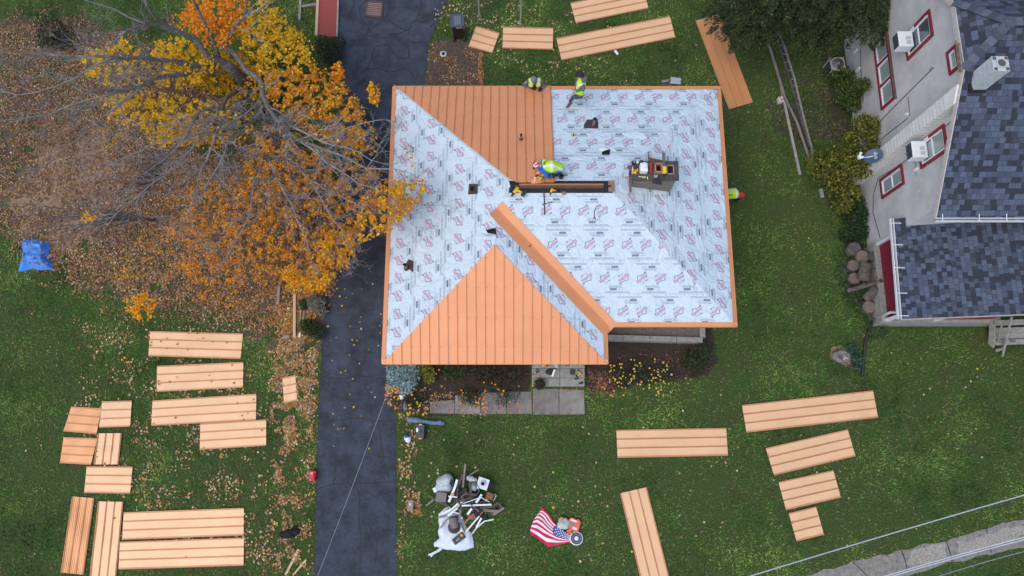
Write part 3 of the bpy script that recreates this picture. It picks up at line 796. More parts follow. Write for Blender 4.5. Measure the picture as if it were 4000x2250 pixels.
caps((13.5, 11.24, nz(11.24)), (14.59, 12.34, nz(12.34)), 8); caps((13.5, 13.44, nz(13.44)), (14.59, 12.34, nz(12.34)), 8); caps((14.5, 12.34, 8.11), (22, 12.34, 8.11), 36)
b.lathe([(.2, 0), (.17, .05), (.05, .07)], (14.6, 12.34, 8.09), 10, 0)
b.build('ridge_cap', [mat('cap_shingle_a', (.075, .085, .115), .9, var=.3, vs=40), mat('cap_shingle_b', (.10, .115, .15), .9, var=.3, vs=40), mat('cap_shingle_c', (.055, .06, .08), .9, var=.3, vs=40)], rf)
b = MB()                                       # rake boards
for (y0, y1) in ((7.35, 11.24), (11.24, 13.44), (13.44, 17.33)):
    b.bar((13.5, y0, nz(y0) - .085), (13.5, y1, nz(y1) - .085), .03, .19, 0, (1, 0, 0) if 0 else (0, 0, 1))
b.build('rake_board', rake_m, nb)
b = MB(); b.box((22, 7.55, 4.98), (16.9, .42, .03)); b.build('soffit', mat('soffit_grey', (.55, .54, .54), .8), nb)
def gutter(a, c, out, straps, name='gutter'):
    a, c, o_ = Vector(a), Vector(c), Vector(out); b = MB(); up = Vector((0, 0, 1)); mid = o_ * .06
    b.bar(a + o_ * .115, c + o_ * .115, .022, .11); b.bar(a + o_ * .01, c + o_ * .01, .012, .10); b.bar(a + o_ * .06 - up * .05, c + o_ * .06 - up * .05, .12, .012, 1)
    g_ = b.build(name, [white, mat('gutter_floor', (.30, .28, .27), .8, rgb2=(.14, .12, .11), vs=9)], nb)  # floor of the channel is darker and mottled
    for t, k in straps:
        p = a.lerp(c, t); s = MB(); s.bar(p + o_ * .12 + up * .06, p - o_ * .22 + up * (.12 if k else .09), .022, .012); s.build('gutter_strap', white, g_)
gutter((13.48, 7.35, 5.0), (26, 7.35, 5.0), (0, -1, 0), [(.017, 1), (.11, 1), (.18, 1), (.3, 1), (.5, 1)])
# ---- porch
pr = MB()
P = [(13.42, 8.08, 2.76), (13.27, 4.49, 2.76), (24, 4.49, 2.76 + 10.7 * .25), (24, 7.775, 2.76 + 10.7 * .25), (13.79, 7.775, 2.76 + .4 * .25), (13.785, 8.08, 2.76 + .37 * .25)]
pr.poly(P, 0); pr.poly([(x, y, z - .12) for x, y, z in P[::-1]], 1)
pr.build('porch_roof', [shB, mat('porch_ceiling', (.5, .48, .46), .8)], nb)
gutter((13.42, 8.08, 2.73), (13.27, 4.49, 2.73), (-1, .04, 0), [(.05, 0), (.27, 0), (.5, 0), (.75, 0), (.97, 0)])
b = MB(); b.bar((13.3, 4.49, 2.66), (20, 4.49, 2.66 + 6.7 * .25), .03, .17); b.build('porch_fascia', rake_m, nb)
b = MB(); b.prism([(13.63, 4.72), (13.63, 7.77), (13.85, 7.77), (13.85, 4.94), (18, 4.94), (18, 4.72)], 0, .78); b.build('porch_base', concrete, nb, bevel=.02)
lat = MB(); lat.box((13.86, 6.25, 1.72), (.02, 2.85, 1.85), 0)
rd = random.Random(3)
for k in range(-9, 22):
    y = 4.85 + k * .14
    for s_ in (1, -1):
        y0, y1 = (y, y + 1.85) if s_ > 0 else (y + 1.85, y); t0, t1 = 0., 1.
        z0, z1 = .80, 2.64
        def cl(yy): return min(max(yy, 4.84), 7.66)
        a0, a1 = cl(y0), cl(y1)
        if abs(a0 - a1) < .05: continue
        zz = lambda q: z0 + (q - y0) / (y1 - y0) * (z1 - z0)
        lat.bar((13.84 - .006 * (s_ > 0), a0, zz(a0)), (13.84 - .006 * (s_ > 0), a1, zz(a1)), .035, .008, 1, (1, 0, 0))
lat.build('porch_lattice', [mat('lattice_backing', (.10, .008, .016), .8), mat('lattice_red', (.27, .022, .045), .6, var=.2, vs=9)], nb)
for q in ((13.80, 4.82, 1.7, 1.9), (13.80, 7.72, 1.7, 1.9), (15.6, 4.82, 1.9, 2.3)):
    b = MB(); b.box(q[:3], (.12, .1, q[3])); b.build('porch_post', white, nb)
b = MB(); b.box((16.6, 4.86, 1.3), (2.0, .04, 1.0), 0); b.build('porch_side_lattice', red, nb)
b = MB(); p0 = G(3510, 1190, 2.6); p1 = G(3498, 1212, 1.7); p2 = G(3424, 1242, .35)
b.tube([Vector((13.36, 4.95, 2.62)), Vector((13.40, 4.97, 2.3)), Vector((13.62, 4.9, 1.9)), p1.lerp(p2, .25), p2], .05, 8); b.build('downspout', white, nb, True)
# ---- windows on the west wall
glass = mat('window_glass', (.10, .13, .14), .08, spec=.8, rgb2=(.05, .065, .07), vs=2); curtain = mat('curtain', (.36, .42, .38), .25, rgb2=(.20, .25, .24), vs=9, stretch=(1, 6, .4), spec=.8)
def window(y0, y1, z0, z1, panes=1, cur=True, split=True):
    x = NX; t = .1
    b = MB()
    for (a, c, d, e) in ((y0, y1, z0, z0 + t), (y0, y1, z1 - t, z1), (y0, y0 + t, z0 + t, z1 - t), (y1 - t, y1, z0 + t, z1 - t)):
        b.box((x - .02, (a + c) / 2, (d + e) / 2), (.08, c - a, e - d))
    W = (y1 - y0 - t) / panes
    for k in range(1, panes): b.box((x - .015, y0 + t / 2 + W * k, (z0 + z1) / 2), (.07, t, z1 - z0 - 2 * t))
    wn = b.build('window', red, nb)
    for k in range(panes):
        a, c = y0 + t / 2 + W * k + t / 2 + .004, y0 + t / 2 + W * (k + 1) - t / 2 - .004; d, e = z0 + t + .004, z1 - t - .004; f = .055; m = MB()
        for (p, q, r, s_) in ((a, c, d, d + f), (a, c, e - f, e), (a, a + f, d + f, e - f), (c - f, c, d + f, e - f)): m.box((x - .008, (p + q) / 2, (r + s_) / 2), (.05, q - p, s_ - r))
        if split: m.box((x - .006, (a + c) / 2, (d + e) / 2), (.045, c - a - 2 * f, .05))
        m.build('sash', white, wn)
        g_ = MB(); g_.box((x + .004, (a + c) / 2, (d + e) / 2), (.012, c - a - 2 * f + .01, e - d - 2 * f + .01)); g_.build('pane', curtain if cur else glass, wn)
    return wn
window(13.34, 14.31, 4.24, 5.83, 1, False); window(12.47, 15.15, 2.23, 3.21, 3, True, False); window(11.6, 12.4, 6.33, 6.87, 1, True, False)
window(9.35, 10.27, 4.18, 5.72, 1, True); window(9.25, 10.02, 1.52, 3.10, 1, True)
b = MB(); b.box((NX - .04, 13.81, 3.25), (.10, 2.76, .05)); b.build('window_ledge', mat('rusty_ledge', (.16, .07, .05), .8, rgb2=(.06, .045, .04), vs=12), nb)
# ---- chimney breast up the wall, flue above the roof
blockw = mat('white_block', (.80, .78, .74), .9, rgb2=(.66, .64, .61), vs=5, bump=.3, bs=25); joint = mat('block_joint', (.34, .32, .31), .9)
b = MB(); Q = [(10.40, 0), (10.88, 0), (10.88, nz(10.88) - .10), (10.40, nz(10.40) - .10)]
b.add([(13.43, y, z) for y, z in Q] + [(NX + .01, y, z) for y, z in Q], [(3, 2, 1, 0), (4, 5, 6, 7), (0, 1, 5, 4), (1, 2, 6, 5), (2, 3, 7, 6), (3, 0, 4, 7)], 0)
for k in range(1, 32): b.box((13.61, 10.64, .2 * k + .15), (.366, .486, .012), 1)
b.build('chimney_breast', [blockw, joint], nb)
b = MB(); cxn, cyn, ctn = 14.03, 10.93, 8.17; b.box((cxn, cyn, 7.45), (.46, .46, 1.38), 0)
for k in range(7): b.box((cxn, cyn, 6.95 + .2 * k), (.466, .466, .012), 1)
ch = b.build('chimney', [mat('grey_block', (.55, .57, .58), .9, rgb2=(.44, .46, .47), vs=6, bump=.3, bs=30), joint], nb)
b = MB(); b.box((cxn, cyn, ctn + .01), (.47, .47, .06), 0); cp = b.build('chimney_top', mat('grey_block', (.55, .57, .58)), ch)
b = MB(); b.lathe([(.145, 0), (.145, .05), (.118, .05), (.118, .02)], (cxn, cyn, ctn + .045), 20, 0, cap=False); b.lathe([(.119, .03), (.001, .029)], (cxn, cyn, ctn + .045), 20, 1, cap=False)
for sx in (-1, 1):
    for sy in (-1, 1): b.box((cxn + sx * .17, cyn + sy * .17, ctn + .05), (.09, .09, .012), 1)
b.build('chimney_flue', [mat('grey_block', (.55, .57, .58)), mat('dark_flue', (.10, .09, .08), .9)], ch)  # darker disc inside the ring and darker corner plates
b = MB(); b.box((cxn - .02, cyn - .25, nz(10.7) - .02), (.56, .10, .06)); b.box((cxn - .26, cyn - .05, nz(10.8) + .02), (.1, .44, .06)); b.build('chimney_flashing', black, ch)
# cables run along the wall
b = MB(); dk = mat('black_cable', (.02, .02, .022), .6)
def wl(pts, r=.011): b.tube([GX(x, y, NX - .02) for x, y in pts], r, 5, 0)
wl([(3647, 264), (3560, 350), (3480, 430), (3430, 483)]); wl([(3545, 462), (3490, 505), (3440, 545)]); wl([(3640, 262), (3630, 272), (3634, 278), (3647, 264)], .009)
wl([(3547, 378), (3551, 420), (3553, 455)], .007); wl([(3720, 470), (3640, 540), (3560, 610), (3500, 655), (3430, 695), (3424, 720), (3412, 760), (3410, 830), (3424, 880), (3438, 930)], .010)
wl([(3360, 190), (3362, 260), (3372, 400)], .009)
wl([(3534, 600), (3560, 620), (3578, 640), (3575, 670), (3582, 690)], .007)
b.build('wall_cable', dk, nb)
b = MB()
for px, py, h in ((3342, 200, .25), (3352, 272, .3), (3345, 448, .12), (3578, 663, .2), (3541, 447, .14)):
    p = GX(px, py, NX - .04); b = MB(); b.box(p, (.07, .09, h)); b.build('wall_fitting', white, nb)

# ---- things on and about the neighbouring house
acw = mat('appliance_white', (.74, .75, .77), .4); grille = mat('dark_grille', (.05, .06, .07), .6)
def ac_unit(yc, z0, label):
    t = thing('window_air_conditioner', label, 'air conditioner', (NX - .3, yc, z0), 0, 'window air conditioners')
    m = MB(); m.box((NX - .28, yc, z0 + .19), (.50, .58, .38)); m.build('casing', acw, t, bevel=.02)
    m = MB(); m.box((NX - .535, yc, z0 + .19), (.012, .50, .31)); m.build('back_grille', grille, t)
    m = MB(); [m.box((NX - .2, yc + s_ * .14, z0 + .383), (.16, .13, .012)) for s_ in (-1, .2)]; m.build('top_vents', mat('vent_grey', (.45, .47, .5), .6), t)
    m = MB(); m.box((NX - .06, yc + .33, z0 + .3), (.02, .1, .5)); m.build('side_panel', acw, t)
ac_unit(13.9, 4.36, 'white window air conditioner in the upper window nearest the fir tree')
ac_unit(9.86, 4.30, 'white window air conditioner in the window just above the satellite dish')
# satellite dish
dish = thing('satellite_dish', 'dark blue satellite dish with white receiver arm fixed to the chimney breast', 'satellite dish', (13.2, 10.55, 2.3))
pc = G(3411, 609, 2.6); fd = Vector((-.55, -.12, .83)).normalized(); Rf = fd.to_track_quat('Z', 'X').to_matrix()
m = MB(); m.lathe([(.02, -.05), (.18, -.035), (.31, 0), (.325, .012), (.30, .012), (.17, -.015), (.001, -.03)], pc, 28, 0, Rf @ Matrix.Diagonal((1, .82, 1)).to_3x3(), cap=False)
dface = m.build('reflector', mat('dish_blue', (.035, .065, .12), .45), dish, True)
V, F = text_mesh('dish', .17, .003); V -= np.array([V[:, 0].max() / 2, .04])
# lettering runs down the picture on the right half of the reflector
ux = (Vector((0, -1, 0)) - fd * Vector((0, -1, 0)).dot(fd)).normalized(); uy = fd.cross(ux)
TT = [pc + ux * (x - .0) + uy * (y + .07) + fd * (.0 + .02) for x, y in V]
m = MB(); m.add(TT, [tuple(f) for f in F]); m.build('lettering', mat('pale_lettering', (.45, .5, .56), .6), dface)
pl_ = G(3357, 614, 2.75); m = MB(); m.tube([pc - fd * .05, (pc + pl_) / 2 - fd * .12, pl_], .018, 6, 0); m.tube([pc - fd * .04, Vector((13.4, 10.5, pc.z - .25))], .03, 8, 0); m.build('arm', white, dish)
m = MB(); m.box(pl_, (.10, .14, .09), 0, rotz(.1)); m.lathe([(.04, 0), (.05, .1)], pl_ + Vector((.02, .11, 0)), 10); m.lathe([(.035, 0), (.045, .08)], pl_ + Vector((.08, -.02, 0)), 10); m.build('receiver', acw, dish)
# condenser
ccx = G(3273, 249, .72); cond = thing('condenser_unit', 'square beige outdoor condenser with a round fan grille between the fir and the wall', 'condenser', (ccx.x, ccx.y, 0))
beige = mat('beige_metal', (.42, .37, .35), .5); Rz = rotz(R_(4))
m = MB(); m.box((ccx.x, ccx.y, .36), (.50, .50, .68), 0, Rz); m.build('coil', grille, cond)
m = MB()
for sx, sy in ((1, 1), (1, -1), (-1, 1), (-1, -1)): m.box(Vector((ccx.x, ccx.y, .36)) + Rz @ Vector((sx * .26, sy * .26, 0)), (.05, .05, .70), 0, Rz)
m.box((ccx.x, ccx.y, .70), (.58, .58, .05), 0, Rz); m.build('casing', beige, cond, bevel=.01)
m = MB(); m.lathe([(.235, .0), (.235, .02), (.03, .05), (.03, .06)], (ccx.x, ccx.y, .722), 24, 0); m.build('fan_grille', mat('grille_grey', (.16, .145, .14), .5), cond, True)
m = MB(); m.box((ccx.x, ccx.y, .79), (.07, .07, .03), 0, Rz); m.build('fan_hub', beige, cond)
# little wooden ladder hooked under the rake
lad = thing('wooden_rack', 'short weathered wooden rack hung outside the small attic window', 'rack', (13.62, 12, 6.3))
m = MB(); a0, a1, b0, b1 = GX(3736, 157, 13.46), GX(3748, 282, 13.46), GX(3746, 168, 13.42), GX(3757, 280, 13.42)
m.bar(a0, a1, .06, .04); m.build('rail', wood_old := mat('old_wood', (.30, .24, .19), .9, rgb2=(.17, .13, .11), vs=8, stretch=(1, 1, 1)), lad)
m = MB(); m.bar(b0, b1, .05, .04); m.build('rail', wood_old, lad)
for t in (.25, .5, .75):
    m = MB(); m.bar(a0.lerp(a1, t), b0.lerp(b1, t), .04, .03); m.build('rung', wood_old, lad)
# stairs south of the porch
stx = thing('wooden_stairs', 'weathered grey wooden stairs with thin handrails below the porch roof', 'stairs', (17, 4, 0))
gw = mat('grey_timber', (.38, .36, .32), .9, rgb2=(.24, .225, .2), vs=7, bump=.4, bs=40)
for i, (py0, z) in enumerate(((1262, .85), (1292, .64), (1314, .43), (1338, .22))):
    p0, p1 = G(3886, py0, z), G(4070, py0 - 6, z); m = MB()
    m.bar(p0, p1, .20, .045); m.build('tread', gw, stx)
m = MB(); m.bar(G(3878, 1262, .75), G(3872, 1352, .05), .05, .24, 0); m.build('stringer', gw, stx)
for a, c, h in (((3952, 1238), (3916, 1392), 1.0), ((3914, 1270), (3897, 1346), .75)):
    m = MB(); m.bar(G(*a, h + .6), G(*c, .12), .07, .045); m.build('handrail', gw, stx)
for q in ((3897, 1346), (3930, 1340)):
    m = MB(); m.bar(G(*q, 0), G(*q, .02) + Vector((0, 0, .6)), .07, .07, 0, (0, 1, 0)); m.build('post', gw, stx)
m = MB(); m.bar(G(3890, 1370, .12), G(3920, 1362, .12), .1, .05); m.build('brace', gw, stx)
# corrugated drain pipe
m = MB(); pts = [G(x, y, .07) for x, y in ((3428, 1240), (3408, 1262), (3390, 1300), (3380, 1340), (3375, 1390), (3371, 1440), (3367, 1472))]; Q = []
for i in range(len(pts) - 1):
    k = 14
    for j in range(k): Q.append(pts[i].lerp(pts[i + 1], j / k))
m.tube(Q, [.068 if i % 2 else .056 for i in range(len(Q))], 8, 0)
tag(recenter(m.build('drain_pipe', mat('black_plastic', (.022, .024, .028), .5), smooth=True)), 'black corrugated drain pipe curving over the grass from the white downspout', 'pipe')
# ================================================================== trees, shrubs, fallen leaves
YEL = [((.78, .42, .015), 4), ((.85, .50, .02), 3), ((.66, .42, .02), 2), ((.50, .38, .025), 1.5), ((.74, .28, .015), 1)]
ORA = [((.82, .23, .012), 4), ((.85, .32, .015), 3), ((.75, .38, .02), 2), ((.68, .14, .012), 1)]
MIX = [((.76, .29, .018), 3.5), ((.55, .22, .04), 3), ((.32, .16, .07), 4), ((.55, .32, .04), 2), ((.25, .12, .06), 3), ((.4, .25, .13), 2)]
BRN = [((.22, .125, .075), 4), ((.30, .18, .105), 3), ((.13, .07, .045), 4), ((.36, .15, .045), 1), ((.36, .26, .18), 1)]
FALL = [((.38, .20, .09), 4), ((.48, .29, .14), 3), ((.27, .125, .06), 4), ((.60, .46, .30), 2), ((.50, .20, .05), 1), ((.55, .36, .05), 1)]
PALE = [((.60, .47, .28), 4), ((.52, .36, .20), 3), ((.60, .45, .08), 1), ((.36, .20, .10), 2)]
leafm = mat('autumn_leaf', (.6, .3, .03), .65, attr='Col', spec=.25)
leafg = mat('green_leaf', (.06, .1, .02), .6, attr='Col', spec=.3)
def translucent(m, w):
    n = m.node_tree.nodes; l = m.node_tree.links; b = n['Principled BSDF']; o = n['Material Output']
    t = n.new('ShaderNodeBsdfTranslucent'); a = [x for x in n if x.type == 'ATTRIBUTE'][0]; l.new(a.outputs['Color'], t.inputs['Color'])
    x = n.new('ShaderNodeMixShader'); x.inputs[0].default_value = w; l.new(b.outputs[0], x.inputs[1]); l.new(t.outputs[0], x.inputs[2]); l.new(x.outputs[0], o.inputs['Surface'])
translucent(leafm, .3); translucent(leafg, .2)
def edge_d(x, y, poly):
    d = np.full(x.shape, 1e9); n = len(poly)
    for i in range(n):
        (x1, y1), (x2, y2) = poly[i], poly[(i + 1) % n]; L = (x2 - x1) ** 2 + (y2 - y1) ** 2 + 1e-9
        t = np.clip(((x - x1) * (x2 - x1) + (y - y1) * (y2 - y1)) / L, 0, 1); d = np.minimum(d, np.hypot(x - x1 - t * (x2 - x1), y - y1 - t * (y2 - y1)))
    return d
def scatter(poly, dens, rg, ns=45, thr=-.2, soft=.5, off=0, feather=0):
    """random pixels inside a photo polygon, clumped by noise"""
    xs = [p[0] for p in poly]; ys = [p[1] for p in poly]
    n = int((max(xs) - min(xs)) * (max(ys) - min(ys)) * dens)
    x = rg.uniform(min(xs), max(xs), n); y = rg.uniform(min(ys), max(ys), n)
    k = in_poly(x, y, poly); x, y = x[k], y[k]
    f = np.array([mnoise.noise(Vector((a / ns, b / ns, off))) + .5 * mnoise.noise(Vector((a / ns * 2.7, b / ns * 2.7, off + 5))) for a, b in zip(x, y)])
    pr = np.clip((f - thr) / soft, 0, 1)
    if feather: pr = pr * np.clip(edge_d(x, y, poly) / feather, 0, 1) ** 1.2
    k = rg.random(len(x)) < pr
    return x[k], y[k]
def lift(x, y, z): return np.array([tuple(G(a, b, c)) for a, b, c in zip(x, y, z)])
rg = np.random.default_rng(77)
maple = thing('maple_tree', 'large maple with bare grey limbs and yellow to orange autumn leaves left of the driveway', 'tree', tuple(G(1022, 392)))
bark = mat('grey_bark', (.20, .187, .172), .95, rgb2=(.085, .075, .068), vs=9, bump=.8, bs=25); twigm = mat('pale_twig', (.33, .31, .29), .9, rgb2=(.17, .155, .145), vs=5)
trunk = [(1026, 398, -.1, .34), (1012, 376, .5, .28), (990, 350, .95, .26), (955, 318, 1.7, .24), (915, 278, 2.5, .22), (880, 248, 3.1, .17)]
LIMBS = [
 [(885, 252, 3.0, .16), (810, 215, 3.6, .14), (760, 150, 4.2, .12), (690, 118, 4.8, .11), (620, 98, 5.3, .09), (565, 92, 5.7, .06), (500, 130, 6.1, .04), (400, 190, 6.5, .02)],
 [(690, 118, 4.8, .08), (610, 72, 5.5, .06), (575, 15, 6.2, .05), (560, -40, 6.8, .03)],
 [(565, 92, 5.7, .05), (450, 40, 6.4, .035), (330, 0, 7, .02)],
 [(840, 258, 2.9, .13), (760, 255, 3.5, .12), (680, 242, 4, .11), (560, 223, 4.8, .09), (430, 228, 5.5, .06), (300, 215, 6, .04), (60, 210, 7, .015)],
 [(865, 275, 2.8, .10), (715, 288, 3.6, .09), (650, 305, 4, .08), (560, 342, 4.5, .065), (450, 358, 5, .05), (330, 385, 5.4, .04), (180, 440, 5.8, .025), (40, 480, 6.2, .012)],
 [(855, 225, 3.2, .10), (815, 115, 4.4, .08), (780, 40, 5.2, .06), (740, -30, 6, .04)],
 [(870, 180, 3.4, .10), (920, 100, 4.6, .08), (962, 62, 5.2, .06), (966, -10, 6, .04)],
 [(962, 62, 5.2, .05), (1030, 20, 5.8, .03), (1070, -30, 6.2, .02)],
 [(862, 180, 3.3, .12), (930, 215, 3.5, .12), (965, 265, 3.7, .12), (1015, 325, 4, .11), (1022, 372, 4.2, .10), (1085, 460, 4.6, .08), (1170, 550, 5, .065), (1330, 608, 5.4, .045), (1430, 652, 5.7, .03), (1590, 672, 5.9, .012)],
 [(940, 330, 2.0, .11), (870, 410, 3.4, .08), (780, 440, 3.8, .06), (735, 530, 4.3, .05), (650, 620, 4.8, .03), (560, 680, 5, .015)],
 [(1022, 372, 4.2, .08), (1060, 420, 4.3, .07), (1150, 500, 4.8, .05), (1250, 545, 5, .04), (1400, 600, 5.5, .02), (1500, 640, 5.7, .01)],
 [(985, 350, 1.4, .10), (940, 440, 3.2, .07), (830, 480, 3.8, .055), (760, 560, 4.3, .04), (700, 640, 4.6, .03), (600, 700, 5, .015)],
 [(1005, 370, 1.2, .10), (990, 480, 3.2, .07), (900, 560, 4, .06), (830, 680, 4.6, .045), (790, 760, 5, .03), (720, 860, 5.2, .015)],
 [(1010, 375, 1.0, .10), (1030, 500, 3, .07), (1050, 640, 4, .055), (1120, 760, 4.6, .04), (1160, 860, 5, .03), (1210, 980, 5.2, .015)],
 [(990, 352, 1.4, .09), (930, 400, 3.0, .07), (850, 500, 3.9, .06), (800, 620, 4.6, .04), (770, 720, 5, .02)],
 [(1012, 378, .9, .09), (1060, 540, 3, .06), (1000, 720, 4, .05), (960, 860, 4.5, .035), (880, 1010, 4.8, .015)],
 [(1015, 380, .9, .09), (1100, 560, 3.2, .065), (1200, 700, 4.2, .05), (1280, 800, 4.6, .035), (1360, 950, 4.8, .015)],
 [(1170, 550, 5, .05), (1280, 640, 5.1, .04), (1400, 720, 5.2, .03), (1520, 770, 5.2, .02), (1640, 800, 5.2, .01)],
 [(1250, 545, 5, .03), (1350, 500, 5.3, .025), (1470, 470, 5.6, .015)],
 [(1200, 700, 4.2, .04), (1320, 760, 4.6, .03), (1440, 830, 4.8, .015)],
 [(560, 342, 4.5, .05), (420, 430, 4.9, .035), (300, 540, 5.2, .02), (180, 640, 5.4, .01)],
 [(735, 530, 4.3, .04), (600, 560, 4.7, .03), (430, 640, 5, .015)],
 [(700, 640, 4.6, .03), (560, 760, 4.8, .02), (420, 880, 4.9, .01)],
 [(430, 228, 5.5, .04), (300, 300, 5.9, .03), (150, 360, 6.2, .02), (0, 400, 6.5, .01)]]
m = MB(); m.tube([G(a, b, c) for a, b, c, r in trunk], [r for *_, r in trunk], 12); m.build('trunk', bark, maple, True)
rdm = random.Random(5)
def crook(P, R, amp=.06):
    Q, S = [], []
    for i in range(len(P) - 1):
        L = (P[i + 1] - P[i]).length; k = max(1, int(L / .45))
        for j in range(k):
            t = j / k; q = P[i].lerp(P[i + 1], t); Q.append(q + mnoise.noise_vector(q * 1.1) * amp * 2.2 * min(1, L) * (1 if (i + j) else 0)); S.append(R[i] + (R[i + 1] - R[i]) * t)
    Q.append(P[-1]); S.append(R[-1]); return Q, S
def twig(b, p, d, L, r, lev, zlo, zhi):
    k = 5; P = [p]; dd = d.copy()
    for i in range(k):
        dd = (dd + Vector((rdm.gauss(0, .16), rdm.gauss(0, .16), rdm.gauss(.04, .10)))).normalized(); P.append(P[-1] + dd * L / k)
    b.tube(P, [r * (1 - .8 * i / k) for i in range(k + 1)], 4 if lev else 3, 1 if r < .035 else 0, False)
    if lev:
        for i in range(rdm.randint(4, 7) if lev > 1 else rdm.randint(3, 6)):
            t = rdm.uniform(.2, .97); j = int(t * k); q = P[j].lerp(P[min(j + 1, k)], t * k - j)
            a = rdm.choice((-1, 1)) * rdm.uniform(.45, 1.05); ax = Vector((rdm.gauss(0, .3), rdm.gauss(0, .3), 1)).normalized()
            e = Matrix.Rotation(a, 3, ax) @ (P[min(j + 1, k)] - P[j]).normalized()
            twig(b, q, e, L * rdm.uniform(.35, .62), max(.0055, r * .5), lev - 1, zlo, zhi)
for lm in LIMBS:
    P, S = crook([G(a, b, c) for a, b, c, r in lm], [r * .8 for *_, r in lm], .075); b = MB()
    b.tube(P, S, 7, 0)
    b.m = [1 if S[min(i // 7, len(S) - 1)] < .045 else 0 for i in range(len(b.f))]
    L = 0
    for i in range(max(3, len(P) // 4) if lm[0][2] < 3.6 else 2, len(P) - 1):
        d = (P[i + 1] - P[i]); L += d.length
        for _k in range(2 if rdm.random() < .45 else 1):
            if rdm.random() > .95: continue
            a = rdm.choice((-1, 1)) * rdm.uniform(.4, 1.0); e = Matrix.Rotation(a, 3, Vector((rdm.gauss(0, .25), rdm.gauss(0, .25), 1)).normalized()) @ d.normalized()
            twig(b, P[i], e, rdm.uniform(.8, 2.0), max(.010, min(.026, S[i] * .5)), 2 if rdm.random() < .85 else 1, 0, 0)
    twig(b, P[-1], (P[-1] - P[-2]).normalized(), 1.0, .012, 2, 0, 0)
    b.build('limb', [bark, twigm], maple)
CROWN = [
 ([(740, 170), (900, 190), (1010, 170), (1110, 300), (1060, 430), (900, 430), (740, 340)], .05, 2.0, .4, YEL, .13, -.35),  # polygon, density, z centre, z spread, palette, leaf size, threshold
 ([(690, 80), (720, 0), (900, -60), (1000, 20), (960, 130), (900, 200), (800, 190), (740, 130)], .050, 4.4, .7, ORA, .135, -.45),
 ([(640, 60), (760, 20), (780, 180), (660, 130)], .020, 4.2, .5, ORA, .12, -.1),
 ([(880, 110), (960, 30), (1090, 20), (1180, 110), (1240, 190), (1230, 260), (1100, 270), (1000, 250), (930, 190)], .050, 4.0, .8, YEL, .135, -.4),
 ([(990, -40), (1100, -40), (1100, 40), (1000, 40)], .04, 4.2, .8, YEL, .13, -.2),
 ([(290, 270), (330, 190), (420, 160), (480, 140), (590, 190), (620, 230), (560, 330), (420, 350), (320, 300)], .070, 3.6, .6, YEL, .13, -.15),
 ([(600, 160), (680, 130), (790, 170), (870, 240), (850, 330), (740, 360), (620, 350), (560, 260)], .075, 3.4, .7, YEL, .135, -.25),
 ([(980, 240), (1100, 250), (1230, 240), (1350, 320), (1420, 400), (1450, 480), (1480, 520), (1470, 600), (1380, 640), (1240, 560), (1120, 470), (1040, 400)], .065, 4.2, .9, YEL + ORA + MIX[:3], .13, -.32),
 ([(1280, 260), (1330, 230), (1360, 300), (1330, 350), (1285, 320)], .05, 4.2, .5, ORA, .13, -.4),
 ([(1428, 340), (1450, 310), (1482, 330), (1492, 385), (1475, 425), (1440, 400)], .055, 4.4, .4, YEL + ORA, .13, -.4),
 ([(350, 370), (480, 350), (620, 350), (760, 370), (900, 400), (1000, 430), (1020, 520), (960, 560), (820, 590), (700, 560), (600, 600), (560, 520), (420, 470)], .070, 3.4, .7, YEL, .13, -.2),
 ([(600, 480), (680, 440), (820, 460), (840, 560), (720, 580), (610, 550)], .07, 3.2, .5, YEL, .13, -.35),
 ([(340, 430), (520, 430), (510, 590), (380, 640)], .022, 3.4, .6, YEL + MIX, .11, .0),
 ([(1000, 470), (1100, 480), (1300, 590), (1480, 640), (1520, 740), (1480, 850), (1400, 980), (1340, 1060), (1200, 1110), (1050, 1080), (900, 1000), (820, 880), (880, 720), (950, 600)], .085, 3.9, 1.0, MIX + ORA + YEL[:1], .10, -.18),
 ([(640, 760), (820, 660), (900, 700), (900, 1000), (760, 1000), (640, 940)], .05, 3.4, .8, MIX + ORA, .10, -.08),
 ([(680, 980), (900, 960), (1100, 1040), (1090, 1110), (900, 1130), (700, 1120)], .06, 3.2, .6, MIX + ORA, .105, -.15),
 ([(1420, 760), (1500, 690), (1580, 690), (1660, 690), (1690, 740), (1640, 800), (1570, 880), (1500, 920), (1400, 960), (1380, 860)], .050, 5.1, .5, YEL + ORA, .13, -.3),
 ([(1560, 560), (1640, 540), (1660, 640), (1600, 690), (1540, 640)], .008, 5.3, .4, ORA, .11, .1),
 ([(1240, 900), (1330, 870), (1430, 930), (1390, 1020), (1330, 1090), (1260, 1130), (1180, 1110)], .05, 4.4, .6, YEL + ORA, .13, -.35),
 ([(1080, 1040), (1180, 1060), (1290, 1090), (1280, 1140), (1180, 1150), (1100, 1120)], .06, 3.6, .4, YEL + ORA, .13, -.5),
 ([(480, 1170), (560, 1130), (620, 1160), (600, 1250), (530, 1260), (490, 1230)], .055, 3.2, .4, ORA + YEL[:1], .125, -.25),
 ([(380, 1020), (480, 990), (560, 1030), (540, 1100), (430, 1110)], .03, 3.2, .4, ORA + MIX, .115, 0),
 ([(700, 1100), (860, 1120), (850, 1200), (720, 1180)], .018, 3, .4, MIX + ORA, .115, 0),
 ([(310, 820), (400, 820), (400, 870), (310, 870)], .03, 3.6, .3, YEL + ORA, .125, -.2),
 ([(0, 0), (240, 0), (420, 100), (300, 260), (0, 300)], .012, 4.8, 1.0, BRN, .10, .0),
 ([(0, 300), (300, 260), (420, 480), (250, 620), (0, 560)], .012, 4.8, 1.0, BRN, .10, .0)]
PP, CC, SS = [], [], []
